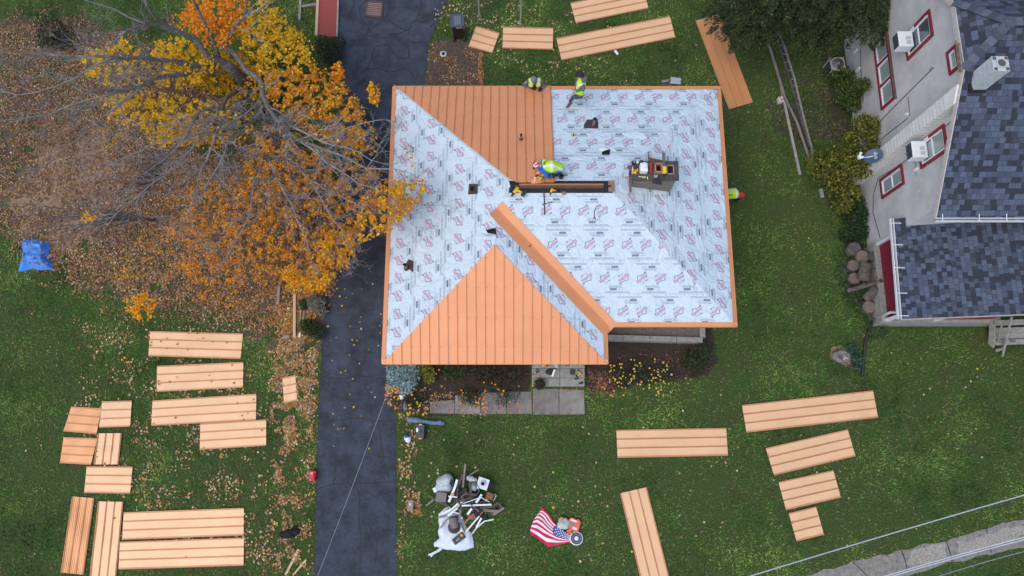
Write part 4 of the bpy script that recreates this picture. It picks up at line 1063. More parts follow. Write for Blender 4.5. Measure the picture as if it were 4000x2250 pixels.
for i, (poly, dn, zc, zs, pal, sz, thr) in enumerate(CROWN):
    x, y = scatter(poly, dn * 2.5, rg, 26, thr + .03, .4, i * 3.1, min(55, .25 * min(max(p[0] for p in poly) - min(p[0] for p in poly), max(p[1] for p in poly) - min(p[1] for p in poly))))
    z = rg.normal(zc * .82 if zc < 4.6 else zc, zs * .8, len(x)).clip(1.3, 7)
    PP.append(lift(x, y, z)); CC.append(pick(pal, len(x), rg, .16)); SS.append(rg.uniform(.6, 1.15, len(x)) * sz * .70)
leaf_cloud('crown', np.concatenate(PP), np.concatenate(SS), np.concatenate(CC), leafm, maple, LEAF5, .55, 5, .5)

# ---- shrubs
def cloud_px(list_, rg, pal, size, n, squash=.7):
    """list_: (px, py, z, radius m) balls -> leaves spread through them"""
    P, C, S = [], [], []
    tot = sum(r[3] ** 2 for r in list_)
    for px, py, z, r in list_:
        k = int(n * r * r / tot); c = np.array(G(px, py, z)); d = rg.normal(0, 1, (k, 3)); d /= np.linalg.norm(d, axis=1)[:, None]
        q = d * (rg.uniform(.25, 1, k) ** .5)[:, None] * r * (1 + .25 * np.array([mnoise.noise(Vector(tuple(v * 2.6 + c))) for v in d]))[:, None]
        q[:, 2] *= squash
        q = q + c; q[:, 2] = np.maximum(q[:, 2], .02); P.append(q)
    P = np.concatenate(P); return P, rg.uniform(.7, 1.3, len(P)) * size, pick(pal, len(P), rg, .22)
GRN = [((.05, .09, .02), 3), ((.03, .06, .015), 3), ((.09, .13, .025), 1)]
YGR = [((.20, .19, .025), 3), ((.12, .13, .02), 3), ((.06, .085, .018), 4), ((.32, .26, .03), 1)]
IVY = [((.03, .065, .025), 3), ((.02, .045, .018), 3), ((.05, .1, .035), 1)]
BLU = [((.30, .40, .40), 4), ((.22, .31, .32), 3), ((.42, .52, .52), 2), ((.14, .2, .2), 1)]
def shrub(name, label, cat, balls, pal, size, n, stems=None, group=None, shape=LEAF4, tilt=.8, seed=1):
    rgs = np.random.default_rng(seed); b0 = balls[0]; c = sum((G(q[0], q[1], q[2]) for q in balls), Vector()) / len(balls); t = thing(name, label, cat, (c.x, c.y, 0), 0, group)
    P, S, Cc = cloud_px(balls, rgs, pal, size, n); leaf_cloud('foliage', P, S, Cc, leafg, t, shape, tilt, seed, .3)
    m = MB(); rds = random.Random(seed)
    for px, py, z, r in balls:
        e = G(px, py, z)
        for k in range(4): m.tube([Vector((c.x + rds.uniform(-.1, .1), c.y + rds.uniform(-.1, .1), 0)), Vector((c.x, c.y, 0)).lerp(e, .55), e + Vector((rds.uniform(-r, r), rds.uniform(-r, r), rds.uniform(0, r))) * .6], [.02, .013, .005], 5)
    m.build('stems', bark, t); return t
shrub('blue_spruce', 'silvery blue spruce shrub at the front corner of the house by the driveway', 'shrub', [(1570, 1465, .8, .42), (1545, 1480, .6, .34), (1598, 1480, .65, .36), (1575, 1435, .7, .4), (1582, 1515, .35, .28), (1545, 1445, .7, .34), (1600, 1445, .7, .34)], BLU, .11, 3400, shape=LEAF4 * np.array([.62, 1.15], dtype=np.float32), seed=3)
shrub('shrub', 'yellow green shrub under the eave right of the blue spruce', 'shrub', [(1665, 1450, .5, .3), (1650, 1440, .6, .26), (1675, 1475, .35, .22)], [((.28, .28, .04), 3), ((.16, .18, .03), 3), ((.08, .1, .02), 2)], .08, 900, seed=4)
shrub('shrub', 'dark bushy shrub in the bed below the copper eave', 'shrub', [(1765, 1455, .45, .35), (1800, 1450, .4, .3)], GRN + [((.06, .05, .03), 3)], .07, 700, seed=6)
shrub('shrub', 'dark shrub behind the marigolds left of the front steps', 'shrub', [(1880, 1460, .4, .4), (1940, 1470, .4, .42), (2000, 1465, .45, .38)], [((.05, .035, .022), 4), ((.04, .055, .018), 3), ((.09, .055, .035), 2)], .07, 1300, seed=7)
shrub('shrub', 'rounded dull green shrub at the right end of the front bed', 'shrub', [(2720, 1420, .4, .5), (2750, 1380, .4, .4), (2690, 1400, .35, .35)], [((.045, .06, .022), 3), ((.03, .042, .018), 3), ((.07, .085, .03), 2)], .06, 2000, seed=8)
shrub('shrub', 'tall yellowing bush below the satellite dish against the wall', 'shrub', [(3300, 640, 1.2, .8), (3230, 660, .9, .7), (3370, 560, 1.6, .7), (3400, 500, 1.8, .5), (3280, 720, .8, .6), (3350, 640, 1.4, .65), (3200, 630, .6, .5), (3320, 760, .7, .45), (3290, 800, .5, .4), (3370, 480, 1.7, .4)], YGR, .10, 8000, seed=9)
shrub('shrub', 'green bush climbing the wall between condenser and chimney breast', 'shrub', [(3290, 300, .6, .5), (3310, 370, .9, .55), (3340, 340, 1.3, .4), (3375, 330, 1.9, .28), (3250, 300, .4, .35), (3330, 410, .8, .35)], [((.07, .11, .02), 3), ((.04, .07, .016), 4), ((.13, .15, .03), 1)], .09, 3200, seed=10)
shrub('ivy', 'dark green ivy patch on the ground below the chimney breast', 'ivy', [(3350, 800, .25, .4), (3330, 850, .2, .45), (3360, 900, .2, .4), (3310, 920, .12, .35), (3345, 950, .15, .3), (3370, 840, .3, .35)], IVY, .07, 3600, seed=11)
shrub('ivy', 'green weeds growing around the log pile', 'weeds', [(3285, 1010, .1, .3), (3290, 1060, .1, .35), (3300, 1120, .1, .3), (3330, 1170, .1, .4), (3370, 1210, .1, .4), (3420, 1280, .1, .5), (3330, 1150, .1, .3)], [((.05, .10, .025), 3), ((.07, .15, .035), 2), ((.03, .06, .02), 2)], .06, 2400, seed=12)
shrub('shrub', 'dark evergreen shrub at the driveway edge by the red mulch strip', 'shrub', [(1285, 195, .6, .5), (1320, 170, .5, .35), (1300, 230, .5, .4), (1265, 170, .6, .35)], [((.03, .045, .018), 4), ((.06, .035, .025), 2), ((.02, .03, .015), 3)], .07, 1800, seed=13)
shrub('shrub', 'low dark green shrub at the end of the timber edged bed', 'shrub', [(1215, 1280, .3, .35), (1240, 1300, .3, .3), (1190, 1270, .25, .25)], [((.035, .06, .018), 4), ((.06, .09, .03), 2), ((.02, .035, .014), 2)], .06, 1400, seed=14)
shrub('ornamental_grass', 'grey brown tuft of dry ornamental grass beside the driveway', 'grass tuft', [(1240, 1190, .3, .32), (1225, 1175, .3, .25), (1255, 1210, .25, .22)], [((.24, .22, .18), 4), ((.16, .15, .12), 3), ((.33, .32, .28), 1)], .16, 900, shape=LEAFN - np.array([0, .5], dtype=np.float32), seed=15)
shrub('shrub', 'small bright green shrub by the garden timbers', 'shrub', [(1181, 1182, .25, .16), (1184, 1200, .2, .13)], [((.03, .10, .025), 3), ((.02, .07, .02), 2)], .06, 300, seed=16)
shrub('shrub', 'dark red leaved shrub under the maple', 'shrub', [(570, 650, .5, .32), (560, 700, .5, .35), (585, 610, .5, .25), (550, 730, .4, .25)], [((.14, .02, .03), 3), ((.09, .02, .025), 3), ((.2, .08, .06), 1)], .07, 700, seed=17)
shrub('shrub', 'dark evergreen shrub at the upper left under bare branches', 'shrub', [(200, 110, .6, .6), (240, 150, .6, .5), (180, 150, .5, .45)], [((.025, .035, .02), 4), ((.045, .055, .03), 2)], .08, 1500, seed=18)
shrub('grass_tuft', 'blue green tuft of long grass beside the old stump', 'grass tuft', [(3350, 1400, .15, .22), (3330, 1362, .15, .2), (3345, 1425, .12, .18)], [((.06, .11, .07), 3), ((.04, .08, .05), 2)], .26, 420, shape=LEAFN - np.array([0, .5], dtype=np.float32), seed=19)

# ---- marigolds in the front bed
fl_y = mat('yellow_petals', (.75, .45, .02), .7); fl_o = mat('orange_petals', (.80, .22, .015), .7); fl_p = mat('pale_petals', (.62, .50, .22), .7)
def marigold(label, balls, flowers, seed):
    t = shrub('marigold_plant', label, 'flowering plant', balls, [((.035, .045, .018), 4), ((.05, .035, .022), 3), ((.06, .08, .025), 2)], .05, 700, seed=seed, group='marigold plants in the front beds')
    rds = random.Random(seed)
    for px, py, c in flowers:
        m = MB(); r = rds.uniform(.024, .042); z = rds.uniform(.35, .6)
        m.lathe([(.3 * r, -.03), (r, 0), (r * 1.02, .012), (r * .6, .03), (.001, .034)], G(px, py, z), 7, 0, Matrix.Rotation(rds.uniform(-.3, .3), 3, 'X')); m.build('flower', {'y': fl_y, 'o': fl_o, 'p': fl_p}[c], t)
def z8(L, c): return [(1500 + a * .2484, 1400 + b * .2484, c) for a, b in L]
def zs(L, c): return [(2050 + a * .2911, 1400 + b * .2911, c) for a, b in L]
marigold('orange marigold plant right of the yellow green shrub', [(1715, 1440, .3, .25)], z8([(660, 112), (740, 108), (772, 188), (868, 180), (822, 240), (908, 438)], 'o'), 31)
marigold('yellow marigold plant beside the sunken basin', [(1610, 1570, .25, .3), (1640, 1560, .25, .25)], z8([(438, 530), (440, 570), (486, 632), (522, 690), (528, 716), (580, 700), (565, 735), (546, 762), (398, 735), (425, 722), (400, 790), (420, 778), (408, 850), (376, 872), (620, 890), (615, 878), (690, 795), (312, 580), (228, 630), (545, 830), (520, 850)], 'y'), 32)
marigold('mostly orange marigold plant over the left garden slabs', [(1820, 1545, .3, .32), (1850, 1560, .3, .3)], z8([(1220, 500), (1230, 575), (1595, 508), (1572, 640), (1510, 625), (1480, 700), (1500, 710), (1570, 775), (1590, 770)], 'o') + z8([(1245, 540), (1290, 545), (1290, 630), (1440, 605), (1450, 690), (1590, 605), (1555, 715)], 'y'), 33)
marigold('orange marigold plant left of the wide front slab', [(1930, 1500, .35, .4), (1960, 1560, .3, .35), (2000, 1540, .3, .35)], [(1450 + a * .563, 850 + b * .563, c) for a, b, c in [(838, 1150, 'o'), (862, 1158, 'o'), (882, 1190, 'o'), (793, 1200, 'o'), (782, 1143, 'y'), (912, 1222, 'o'), (908, 1232, 'y'), (918, 1202, 'y'), (787, 1258, 'o'), (750, 1262, 'o'), (742, 1280, 'y'), (800, 1285, 'y'), (805, 1320, 'o'), (783, 1335, 'o'), (795, 1345, 'o'), (963, 1278, 'y'), (1017, 1288, 'o'), (1022, 1303, 'o'), (1000, 1310, 'o'), (967, 1323, 'o'), (910, 1308, 'o'), (1025, 1170, 'o'), (1120, 1165, 'o')]], 34)
ys = [(1150, 92), (1200, 97), (1275, 75), (1297, 77), (1293, 122), (1140, 178), (1200, 162), (1158, 162), (1163, 125), (1325, 190), (1322, 220), (1315, 238), (1188, 262), (1140, 285), (1140, 312), (1215, 280), (1210, 300), (1278, 262), (1295, 272), (1245, 325), (1268, 320), (1297, 335), (1353, 258), (1352, 395), (1303, 392), (1262, 375), (1070, 405), (1037, 385), (1155, 490), (1178, 505), (1325, 492), (1198, 435)]
marigold('yellow marigold plant nearest the steps on the right side', [(2410, 1460, .3, .4), (2440, 1490, .25, .35)], zs(ys, 'y'), 35)
y2 = [(1470, 20), (1425, 17), (1545, 62), (1485, 90), (1512, 103), (1558, 100), (1675, 132), (1465, 140), (1478, 175), (1412, 215), (1465, 235), (1468, 265), (1432, 275), (1430, 300), (1412, 322), (1390, 340), (1513, 345), (1550, 350), (1565, 315), (1592, 410)]
marigold('yellow marigold plant in the middle of the right bed', [(2490, 1440, .3, .45), (2520, 1480, .25, .35)], zs(y2[::2], 'y') + zs(y2[1::2], 'p'), 36)
y3 = [(1745, 10), (1745, 45), (1857, 55), (1905, 80), (1908, 103), (1865, 152), (1785, 148), (1787, 182), (1845, 178), (1885, 178), (1910, 147), (1790, 220), (1818, 243), (1700, 215), (1735, 160), (1760, 258), (1725, 262), (1660, 295), (1703, 297), (1758, 325), (1820, 290), (1862, 300), (1865, 317), (1882, 337), (1933, 340), (1970, 217), (2157, 265), (1672, 355), (1672, 395), (1765, 400), (1830, 418), (1790, 445), (1797, 470), (1765, 492), (1855, 490), (1957, 452)]
marigold('yellow marigold plant near the end of the right bed', [(2570, 1450, .3, .45), (2610, 1470, .25, .4)], zs(y3[::2], 'y') + zs(y3[1::2], 'p'), 37)
marigold('small orange flowering plant on the bottom front step', [(2108, 1500, .42, .22)], zs([(192, 243), (120, 368)], 'o'), 38)

# ---- fir (drooping sprays) at the top right
fir = thing('fir_tree', 'dark green fir with drooping branches at the top beside the neighbouring house', 'tree', tuple(G(3140, -130)))
fb = MB(); t0 = G(3140, -130); m = MB(); m.tube([t0, t0 + Vector((0, 0, 9))], [.3, .04], 10); m.build('trunk', bark, fir, True)
tips = [(2752, 70, 2.6), (2790, 130, 2.6), (2842, 160, 2.5), (2868, 205, 2.3), (2905, 165, 3), (2950, 190, 2.4), (3000, 150, 3.2), (3040, 160, 2.6), (3085, 130, 3.4), (3120, 185, 2.4), (3160, 160, 3.2), (3205, 218, 2.2), (3232, 212, 2.6), (3262, 190, 3), (3300, 180, 3.2), (3318, 120, 3.8), (3350, 130, 3.4), (3392, 180, 3), (3435, 172, 3), (3450, 120, 3.4), (2800, 40, 3.6), (2880, 90, 3.8), (2960, 90, 4), (3060, 70, 4.4), (3150, 80, 4.4), (3240, 100, 4), (3330, 60, 4.2), (3400, 70, 3.8), (2760, -10, 3.6), (2850, 10, 4.6), (3000, 20, 5), (3200, 10, 5.2), (3350, 0, 4.8), (3440, 40, 4.0), (3100, -20, 6), (2930, -50, 5.5), (3300, -60, 5.8)]
rf_ = random.Random(8); NP, ND = [], []
for px, py, z in tips:
    e = G(px, py, z); s0 = t0 + Vector((0, 0, z + rf_.uniform(.6, 1.4))); mid = s0.lerp(e, .6) + Vector((0, 0, .35)); pts = [s0, s0.lerp(mid, .5) + Vector((0, 0, .1)), mid, mid.lerp(e, .6) + Vector((0, 0, .08)), e]
    fb.tube(pts, [.05, .04, .025, .015, .006], 5)
    L = (e - s0).length; k = int(L / .05)
    for i in range(k):
        t = .25 + .75 * i / k; j = min(int(t * 4), 3); q = pts[j].lerp(pts[j + 1], t * 4 - j); d = (pts[j + 1] - pts[j]).normalized(); sd_ = Vector((-d.y, d.x, 0)).normalized() * rf_.choice((-1, 1))
        w = (1.2 - t) * 1.1 * rf_.uniform(.35, 1.35); a = (d * .75 + sd_ + Vector((0, 0, -.35 - .3 * rf_.random()))).normalized()
        for u in np.arange(0.03, w, .035):
            p = q + a * u; p.z -= .25 * u * u; NP.append(tuple(p)); ND.append(math.atan2(-a.x, a.y))
fb.build('branches', mat('fir_bark', (.06, .05, .04), .9), fir)
NP = np.array(NP); k = len(NP); NP = np.concatenate([NP, NP + np.random.default_rng(2).normal(0, .02, NP.shape)]); ND = np.concatenate([ND, ND]) + np.random.default_rng(4).normal(0, .6, 2 * k)
leaf_cloud('crown', NP, np.random.default_rng(6).uniform(.07, .15, len(NP)), pick([((.034, .058, .02), 4), ((.055, .085, .027), 3), ((.02, .034, .014), 3), ((.13, .13, .035), 1.6)], len(NP), np.random.default_rng(5), .25), leafg, fir, LEAFN * np.array([1.6, 1], dtype=np.float32), .35, 12, 0, ND)

# ---- bare sapling over the tan soil at the left
sap = thing('bare_sapling', 'thin bare sapling with dark spreading branches over the tan soil patch', 'sapling', tuple(G(600, 862)))
darkbark = mat('dark_bark', (.10, .085, .075), .9, var=.3, vs=8); b = MB(); s0 = G(600, 862)
rdm = random.Random(12)
hub = G(560, 852, 1.2); b.tube([s0, s0.lerp(hub, .6), hub], [.05, .04, .035], 6)
for px, py, z in ((60, 850, 3), (70, 795, 3.2), (110, 840, 2.8), (100, 905, 2.6), (170, 860, 2.4), (230, 790, 3), (40, 935, 2.4), (210, 930, 2.2), (300, 960, 2)):
    e = G(px, py, z); P, S = crook([hub, hub.lerp(e, .5) + Vector((0, 0, .25)), e], [.03, .018, .006], .08); b.tube(P, S, 5)
    for i in range(1, len(P) - 1):
        if rdm.random() < .8:
            d = (P[i + 1] - P[i]).normalized(); e2 = Matrix.Rotation(rdm.choice((-1, 1)) * rdm.uniform(.3, .8), 3, 'Z') @ d; twig(b, P[i], e2, rdm.uniform(.5, 1.1), .009, 1, 0, 0)
b.m = [0] * len(b.f); b.build('trunk', darkbark, sap)
# ================================================================== loose metal panels laid out on the grass
pan_top = copper_mat('panel_copper_sheen', (.82, .50, .27), .40, .08); pan_dk = copper_mat('panel_copper_deep', (.70, .33, .14), .38, .2)  # pan_top: sky sheen on the copper is put into its paler base
pan_shade = mat('panel_rib_shade', (.50, .24, .12), .6)  # flat darker strip, the shade along the ribs put into colour
def o5(L, ox, oy, s): return [(ox + a * s, oy + b * s) for a, b in L]
PANELS = []
def loose_panel(label, corners, vert=False, strips=3, deep=False, z=.05, fine=False):
    C = [G(x, y, z) for x, y in corners]
    if vert: C = [C[3], C[0], C[1], C[2]]       # ribs run along the first edge
    PANELS.append([(p.x, p.y) for p in C]); c = sum(C, Vector()) / 4
    t = thing('metal_panel', label, 'roofing panel', (c.x, c.y, 0), 0, 'copper coloured roofing panels laid on the grass')
    A = lambda u, v: (C[0] * (1 - u) + C[1] * u) * (1 - v) + (C[3] * (1 - u) + C[2] * u) * v
    up = Vector((0, 0, 1)); m = MB()
    nrm_ = (C[1] - C[0]).cross(C[2] - C[0]).z
    nseg = 8
    def P(u, v): return A(u, v) + up * (.006 * math.sin(u * 9 + v * 3 + c.x) - .03 * v * (1 - v) * 0)
    for k in range(strips):
        v0, v1 = k / strips, (k + 1) / strips
        for i in range(nseg):
            u0, u1 = i / nseg, (i + 1) / nseg; q = [P(u0, v0), P(u0, v1), P(u1, v1), P(u1, v0)]
            m.poly(q if nrm_ < 0 else q[::-1], 0)
    m.build('sheet', pan_dk if deep else pan_top, t, solid=0)
    wl_ = (C[0] - C[3]).length
    for k in range(strips + 1):
        v = min(max(k / strips, .008), .992); s_ = (A(0, v) - A(1, v)).normalized().cross(up); b = MB()
        for q in ((-1, 1) if 0 < k < strips else (1,)):
            b.bar(A(0, v) + s_ * .014 * q + up * .012, A(1, v) + s_ * .014 * q + up * .012, .011, .026, 0)
        b.bar(A(0, v) + up * .004, A(1, v) + up * .004, .05, .006, 1); b.build('rib', [pan_dk, pan_shade], t)  # ribs darker than the pale sheets, with a painted shade strip below
    if fine:
        b = MB()
        for k in range(1, strips * 4):
            if k % 4: v = k / (strips * 4); b.bar(A(0, v) + up * .006, A(1, v) + up * .006, .02, .012, 0)
        b.build('minor_rib', pan_dk, t)
    return t
T_ = lambda L: o5(L, 1600, 0, .5435); L1_ = lambda L: o5(L, 0, 700, .6211); L2_ = lambda L: o5(L, 0, 1500, .5435); R1_ = lambda L: o5(L, 2300, 1450, .66)
loose_panel('orange metal panel cut off by the top of the picture, above the long one', T_([(1157, 22), (1679, -85), (1717, 58), (1195, 165)]))
loose_panel('longest slanting orange metal panel behind the house, right of the level one', T_([(1055, 277), (1870, 118), (1910, 268), (1092, 432)]), deep=False)
loose_panel('short level orange metal panel between the square piece and the long slanting one', T_([(672, 195), (1033, 203), (1028, 355), (667, 345)]))
loose_panel('nearly square tilted orange piece of metal panel beside the trash bin', T_([(478, 188), (645, 240), (593, 380), (423, 333)]))
loose_panel('steeply turned stack of narrow ribbed orange panels reaching under the fir branches', T_([(2057, 148), (2225, 98), (2465, 735), (2297, 785)]), vert=True, deep=True, fine=True)
loose_panel('pale metal panel nearest the maple, with leaves lying on it', L1_([(945, 958), (1528, 973), (1513, 1128), (933, 1110)]))
loose_panel('pale metal panel second below the maple, directly under the leaf strewn one', L1_([(988, 1177), (1530, 1152), (1528, 1308), (985, 1335)]))
loose_panel('small pale piece of metal panel half buried in leaves near the driveway', L1_([(1775, 1251), (1858, 1235), (1868, 1390), (1787, 1407)]))
loose_panel('long pale metal panel third below the maple, above the shorter offset one', L2_([(1097, 122), (1842, 73), (1840, 257), (1087, 298)]))
loose_panel('pale metal panel offset to the right with its corner against the long third one', L2_([(1440, 287), (1913, 258), (1913, 440), (1435, 470)]))
loose_panel('upper short orange metal panel on the left lawn, touching the palest piece', L2_([(512, 165), (728, 178), (695, 357), (455, 337)]), deep=True)
loose_panel('palest small metal panel on the left lawn, right of the upper orange piece', L2_([(733, 128), (948, 122), (935, 303), (712, 311)]), z=.06)
loose_panel('lower short orange metal panel on the left lawn, touching the upright pale piece', L2_([(457, 385), (698, 393), (655, 578), (430, 565)]), deep=True)
loose_panel('small pale metal panel with upright ribs on the left lawn', L2_([(707, 355), (872, 353), (848, 578), (677, 578)]), vert=True, z=.06)
loose_panel('medium pale metal panel below the four small pieces on the left lawn', L2_([(622, 595), (953, 597), (935, 785), (605, 780)]))
loose_panel('upright stack of deep orange ribbed panels at the lower left', L2_([(524, 808), (675, 820), (597, 1370), (441, 1355)]), vert=True, deep=True, fine=True)
loose_panel('long upright pale metal panel beside the deep orange stack', L2_([(710, 843), (883, 847), (828, 1420), (646, 1412)]), vert=True)
loose_panel('upper of the two longest pale metal panels at the bottom left', L2_([(890, 925), (1753, 893), (1751, 1085), (877, 1117)]))
loose_panel('lower of the two longest pale metal panels at the bottom left', L2_([(862, 1137), (1753, 1107), (1750, 1302), (851, 1330)]))
loose_panel('level orange metal panel on the front lawn below the flower bed', R1_([(163, 350), (813, 338), (824, 497), (170, 510)]))
loose_panel('upright orange metal panel on the front lawn running out of the bottom edge', R1_([(187, 722), (340, 687), (484, 1262), (318, 1268)]), vert=True)
loose_panel('longest orange metal panel on the right lawn, topmost of the fan', R1_([(907, 203), (1682, 116), (1712, 272), (933, 361)]))
loose_panel('second orange metal panel of the fan on the right lawn', R1_([(1048, 457), (1532, 346), (1578, 500), (1095, 614)]))
loose_panel('third orange metal panel of the fan, above the small square piece', R1_([(1123, 658), (1447, 588), (1492, 745), (1167, 820)]))
loose_panel('smallest square orange metal piece, lowest of the fan on the right lawn', R1_([(1184, 842), (1345, 803), (1392, 965), (1229, 1005)]))
# leaves that have dropped onto the panels
lp = [(945 + a, b) for a, b in ()]
LP = L1_([(1045, 1000), (1010, 1020), (1115, 1037), (1240, 1005), (1275, 1000), (1335, 1025), (1425, 1027), (1185, 970), (1240, 970), (950, 1025), (945, 1045), (1180, 1072), (1048, 1065), (1110, 1245), (1065, 1275), (1330, 1272), (1470, 1282), (1458, 1170), (1316, 1235), (995, 1270), (1000, 1290)]) + L2_([(1260, 242), (1705, 138), (1780, 212), (1752, 255), (1738, 228), (1820, 112), (1880, 332), (1460, 458), (697, 524), (693, 485), (752, 570), (820, 965), (780, 837), (1333, 1245), (1100, 285), (870, 1090)])
rg_ = np.random.default_rng(4)
kind(leaf_cloud('leaves_on_panels', np.array([tuple(G(x, y, .085)) for x, y in LP]), rg_.uniform(.05, .09, len(LP)), pick([((.45, .20, .06), 2), ((.30, .17, .10), 2), ((.6, .33, .04), 2), ((.4, .1, .05), 1)], len(LP), rg_), mat('dead_leaf', (.4, .25, .14), .8, attr='Col', spec=.15), None, LEAF5, .15, 3, .5), 'stuff')
# ================================================================== everyday things around the yard
mt = mat
blackp = mt('black_rubber', (.018, .018, .02), .6); yellowp = mt('tool_yellow', (.72, .42, .02), .45); orangep = mt('case_orange', (.75, .13, .05), .45); redp = mt('red_plastic', (.62, .02, .035), .45)
steel = mt('bright_steel', (.62, .64, .67), .35, .6); greyp = mt('grey_plastic', (.20, .21, .22), .5); whitep = mt('white_plastic', (.80, .80, .80), .4); bluep = mt('blue_plastic', (.03, .10, .40), .5)
lumber = mt('raw_lumber', (.60, .42, .24), .8, var=.15, vs=8, stretch=(1, 6, 1)); wood_grey = mt('weathered_timber', (.36, .31, .26), .9, rgb2=(.22, .185, .155), vs=7)
def one(name, label, cat, mb, mats, group=None, **k): return tag(recenter(mb.build(name, mats, None, **k)), label, cat, group)

# wheeled bin
p = G(1785, 78, 1.08); bn = thing('trash_bin', 'dark wheeled trash bin with a grey blue lid on the grass beside the driveway', 'trash bin', (p.x, p.y, 0)); Rb = rotz(R_(4))
def bl(x, y, z): return Vector((p.x, p.y, 0)) + Rb @ Vector((x, y, z))
m = MB(); m.box(bl(0, 0, .52), (.46, .50, .98), 0, Rb, None); m.v = [tuple(Vector((p.x, p.y, v[2])) + (Vector((v[0] - p.x, v[1] - p.y, 0)) * (.80 + .22 * v[2]))) for v in m.v]; m.build('body', mt('bin_brown', (.035, .022, .018), .5), bn, bevel=.02)
m = MB(); m.box(bl(0, .01, 1.03), (.60, .60, .07), 0, Rb, (.95, .95)); m.box(bl(.02, -.01, 1.075), (.30, .42, .03), 1, Rb, (.92, .92)); m.box(bl(-.26, 0, 1.07), (.05, .5, .03), 0, Rb); m.build('lid', [mt('bin_lid', (.075, .085, .105), .35), mt('bin_lid_panel', (.13, .145, .175), .3)], bn, bevel=.015)
m = MB(); m.tube([bl(-.22, .33, 1.0), bl(.22, .33, 1.0)], .018, 8); m.build('handle', blackp, bn)
for s_ in (-1, 1):
    m = MB(); m.lathe([(.11, -.03), (.12, -.02), (.12, .02), (.11, .03)], bl(s_ * .22, -.24, .12), 16, 0, Rb @ Matrix.Rotation(R_(90), 3, 'Y')); m.build('wheel', blackp, bn)
m = MB(); m.box(bl(.06, -.262, .93), (.24, .006, .07), 0, Rb); [m.box(bl(.06 + (i - 3) * .03, -.266, .93), (.018, .004, .035), 1, Rb) for i in range(7)]; m.build('sticker', [whitep, greyp], bn)

for (px, py), lb in (((1874, 76), 'left grey clothesline pole standing behind the trash bin'), ((2034, 93), 'right grey clothesline pole standing above the level panel')):
    b0 = G(px, py); t = thing('clothes_pole', lb, 'pole', tuple(b0), 0, 'clothesline poles on the back lawn')
    m = MB(); m.tube([b0, b0 + Vector((0, 0, 2.3))], .036, 10); m.build('pole', mt('galvanised', (.42, .43, .43), .45, .3), t)
    m = MB(); m.bar(b0 + Vector((-.5, 0, 2.25)), b0 + Vector((.5, 0, 2.25)), .06, .06); m.build('crossbar', MATS['galvanised'], t)
    m = MB(); m.lathe([(.06, 0), (.05, .04), (.04, .05)], b0, 12); m.build('footing', MATS['galvanised'], t)
# storm drain
C = [G(*z2p(a, b), .03) for a, b in ((985, 18), (1187, 28), (1165, 235), (952, 212))]; c = sum(C, Vector()) / 4
gr = thing('storm_drain', 'rusty square storm drain grate full of leaves at the top of the driveway', 'drain grate', (c.x, c.y, 0)); rust = mt('rusty_iron', (.13, .075, .06), .8, rgb2=(.06, .04, .035), vs=14)
m = MB(); m.poly([q - Vector((0, 0, .012)) for q in C][::-1]); m.build('pit', mt('leafy_pit', (.20, .11, .075), .9, rgb2=(.05, .03, .025), vs=22), gr)
m = MB()
for i in range(4): m.bar(C[i], C[(i + 1) % 4], .07, .05)
m.build('frame', rust, gr)
for k in range(1, 8):
    m = MB(); t = k / 8; m.bar(C[0].lerp(C[3], t), C[1].lerp(C[2], t), .03, .045); m.build('bar', mt('grate_bar', (.34, .24, .21), .7), gr)
# curb and garden timbers
m = MB(); m.bar(G(1324, -60, .05), G(1317, 145, .05), .07, .13); one('concrete_curb', 'narrow pale concrete curb between the red mulch and the driveway', 'curb', m, concrete, bevel=.01)
for (a, b_, w, h, lb, M_) in (((1243, -20), (1236, 140), .11, .12, 'tan timber edging the red mulch strip on its left side', lumber), ((1176, -20), (1170, 80), .10, .12, 'grey timber left of the tan one at the top by the mulch', wood_grey), ((1180, 27), (1240, 17), .10, .12, 'short grey cross timber between the two upright timbers at the top', wood_grey),
    ((1092, 1118), (1087, 1188), .10, .14, 'weathered grey upright timber at the left of the leafy bed', wood_grey), ((1152, 1148), (1151, 1318), .10, .12, 'long tan timber down the middle of the leafy bed', lumber), ((1177, 1198), (1174, 1262), .06, .1, 'thin pale timber right of the long tan one', wood_grey), ((1190, 1200), (1187, 1250), .05, .1, 'thin grey stake beside the bright green shrub', wood_grey), ((1172, 1300), (1171, 1318), .06, .1, 'short white painted timber stub at the end of the leafy bed', whitep), ((1105, 1320), (1132, 1314), .10, .12, 'short grey cross timber closing the leafy bed', wood_grey)):
    m = MB(); m.bar(G(*a, h / 2), G(*b_, h / 2), w, h); one('garden_timber', lb, 'timber', m, M_, 'timbers edging the garden beds', bevel=.008)
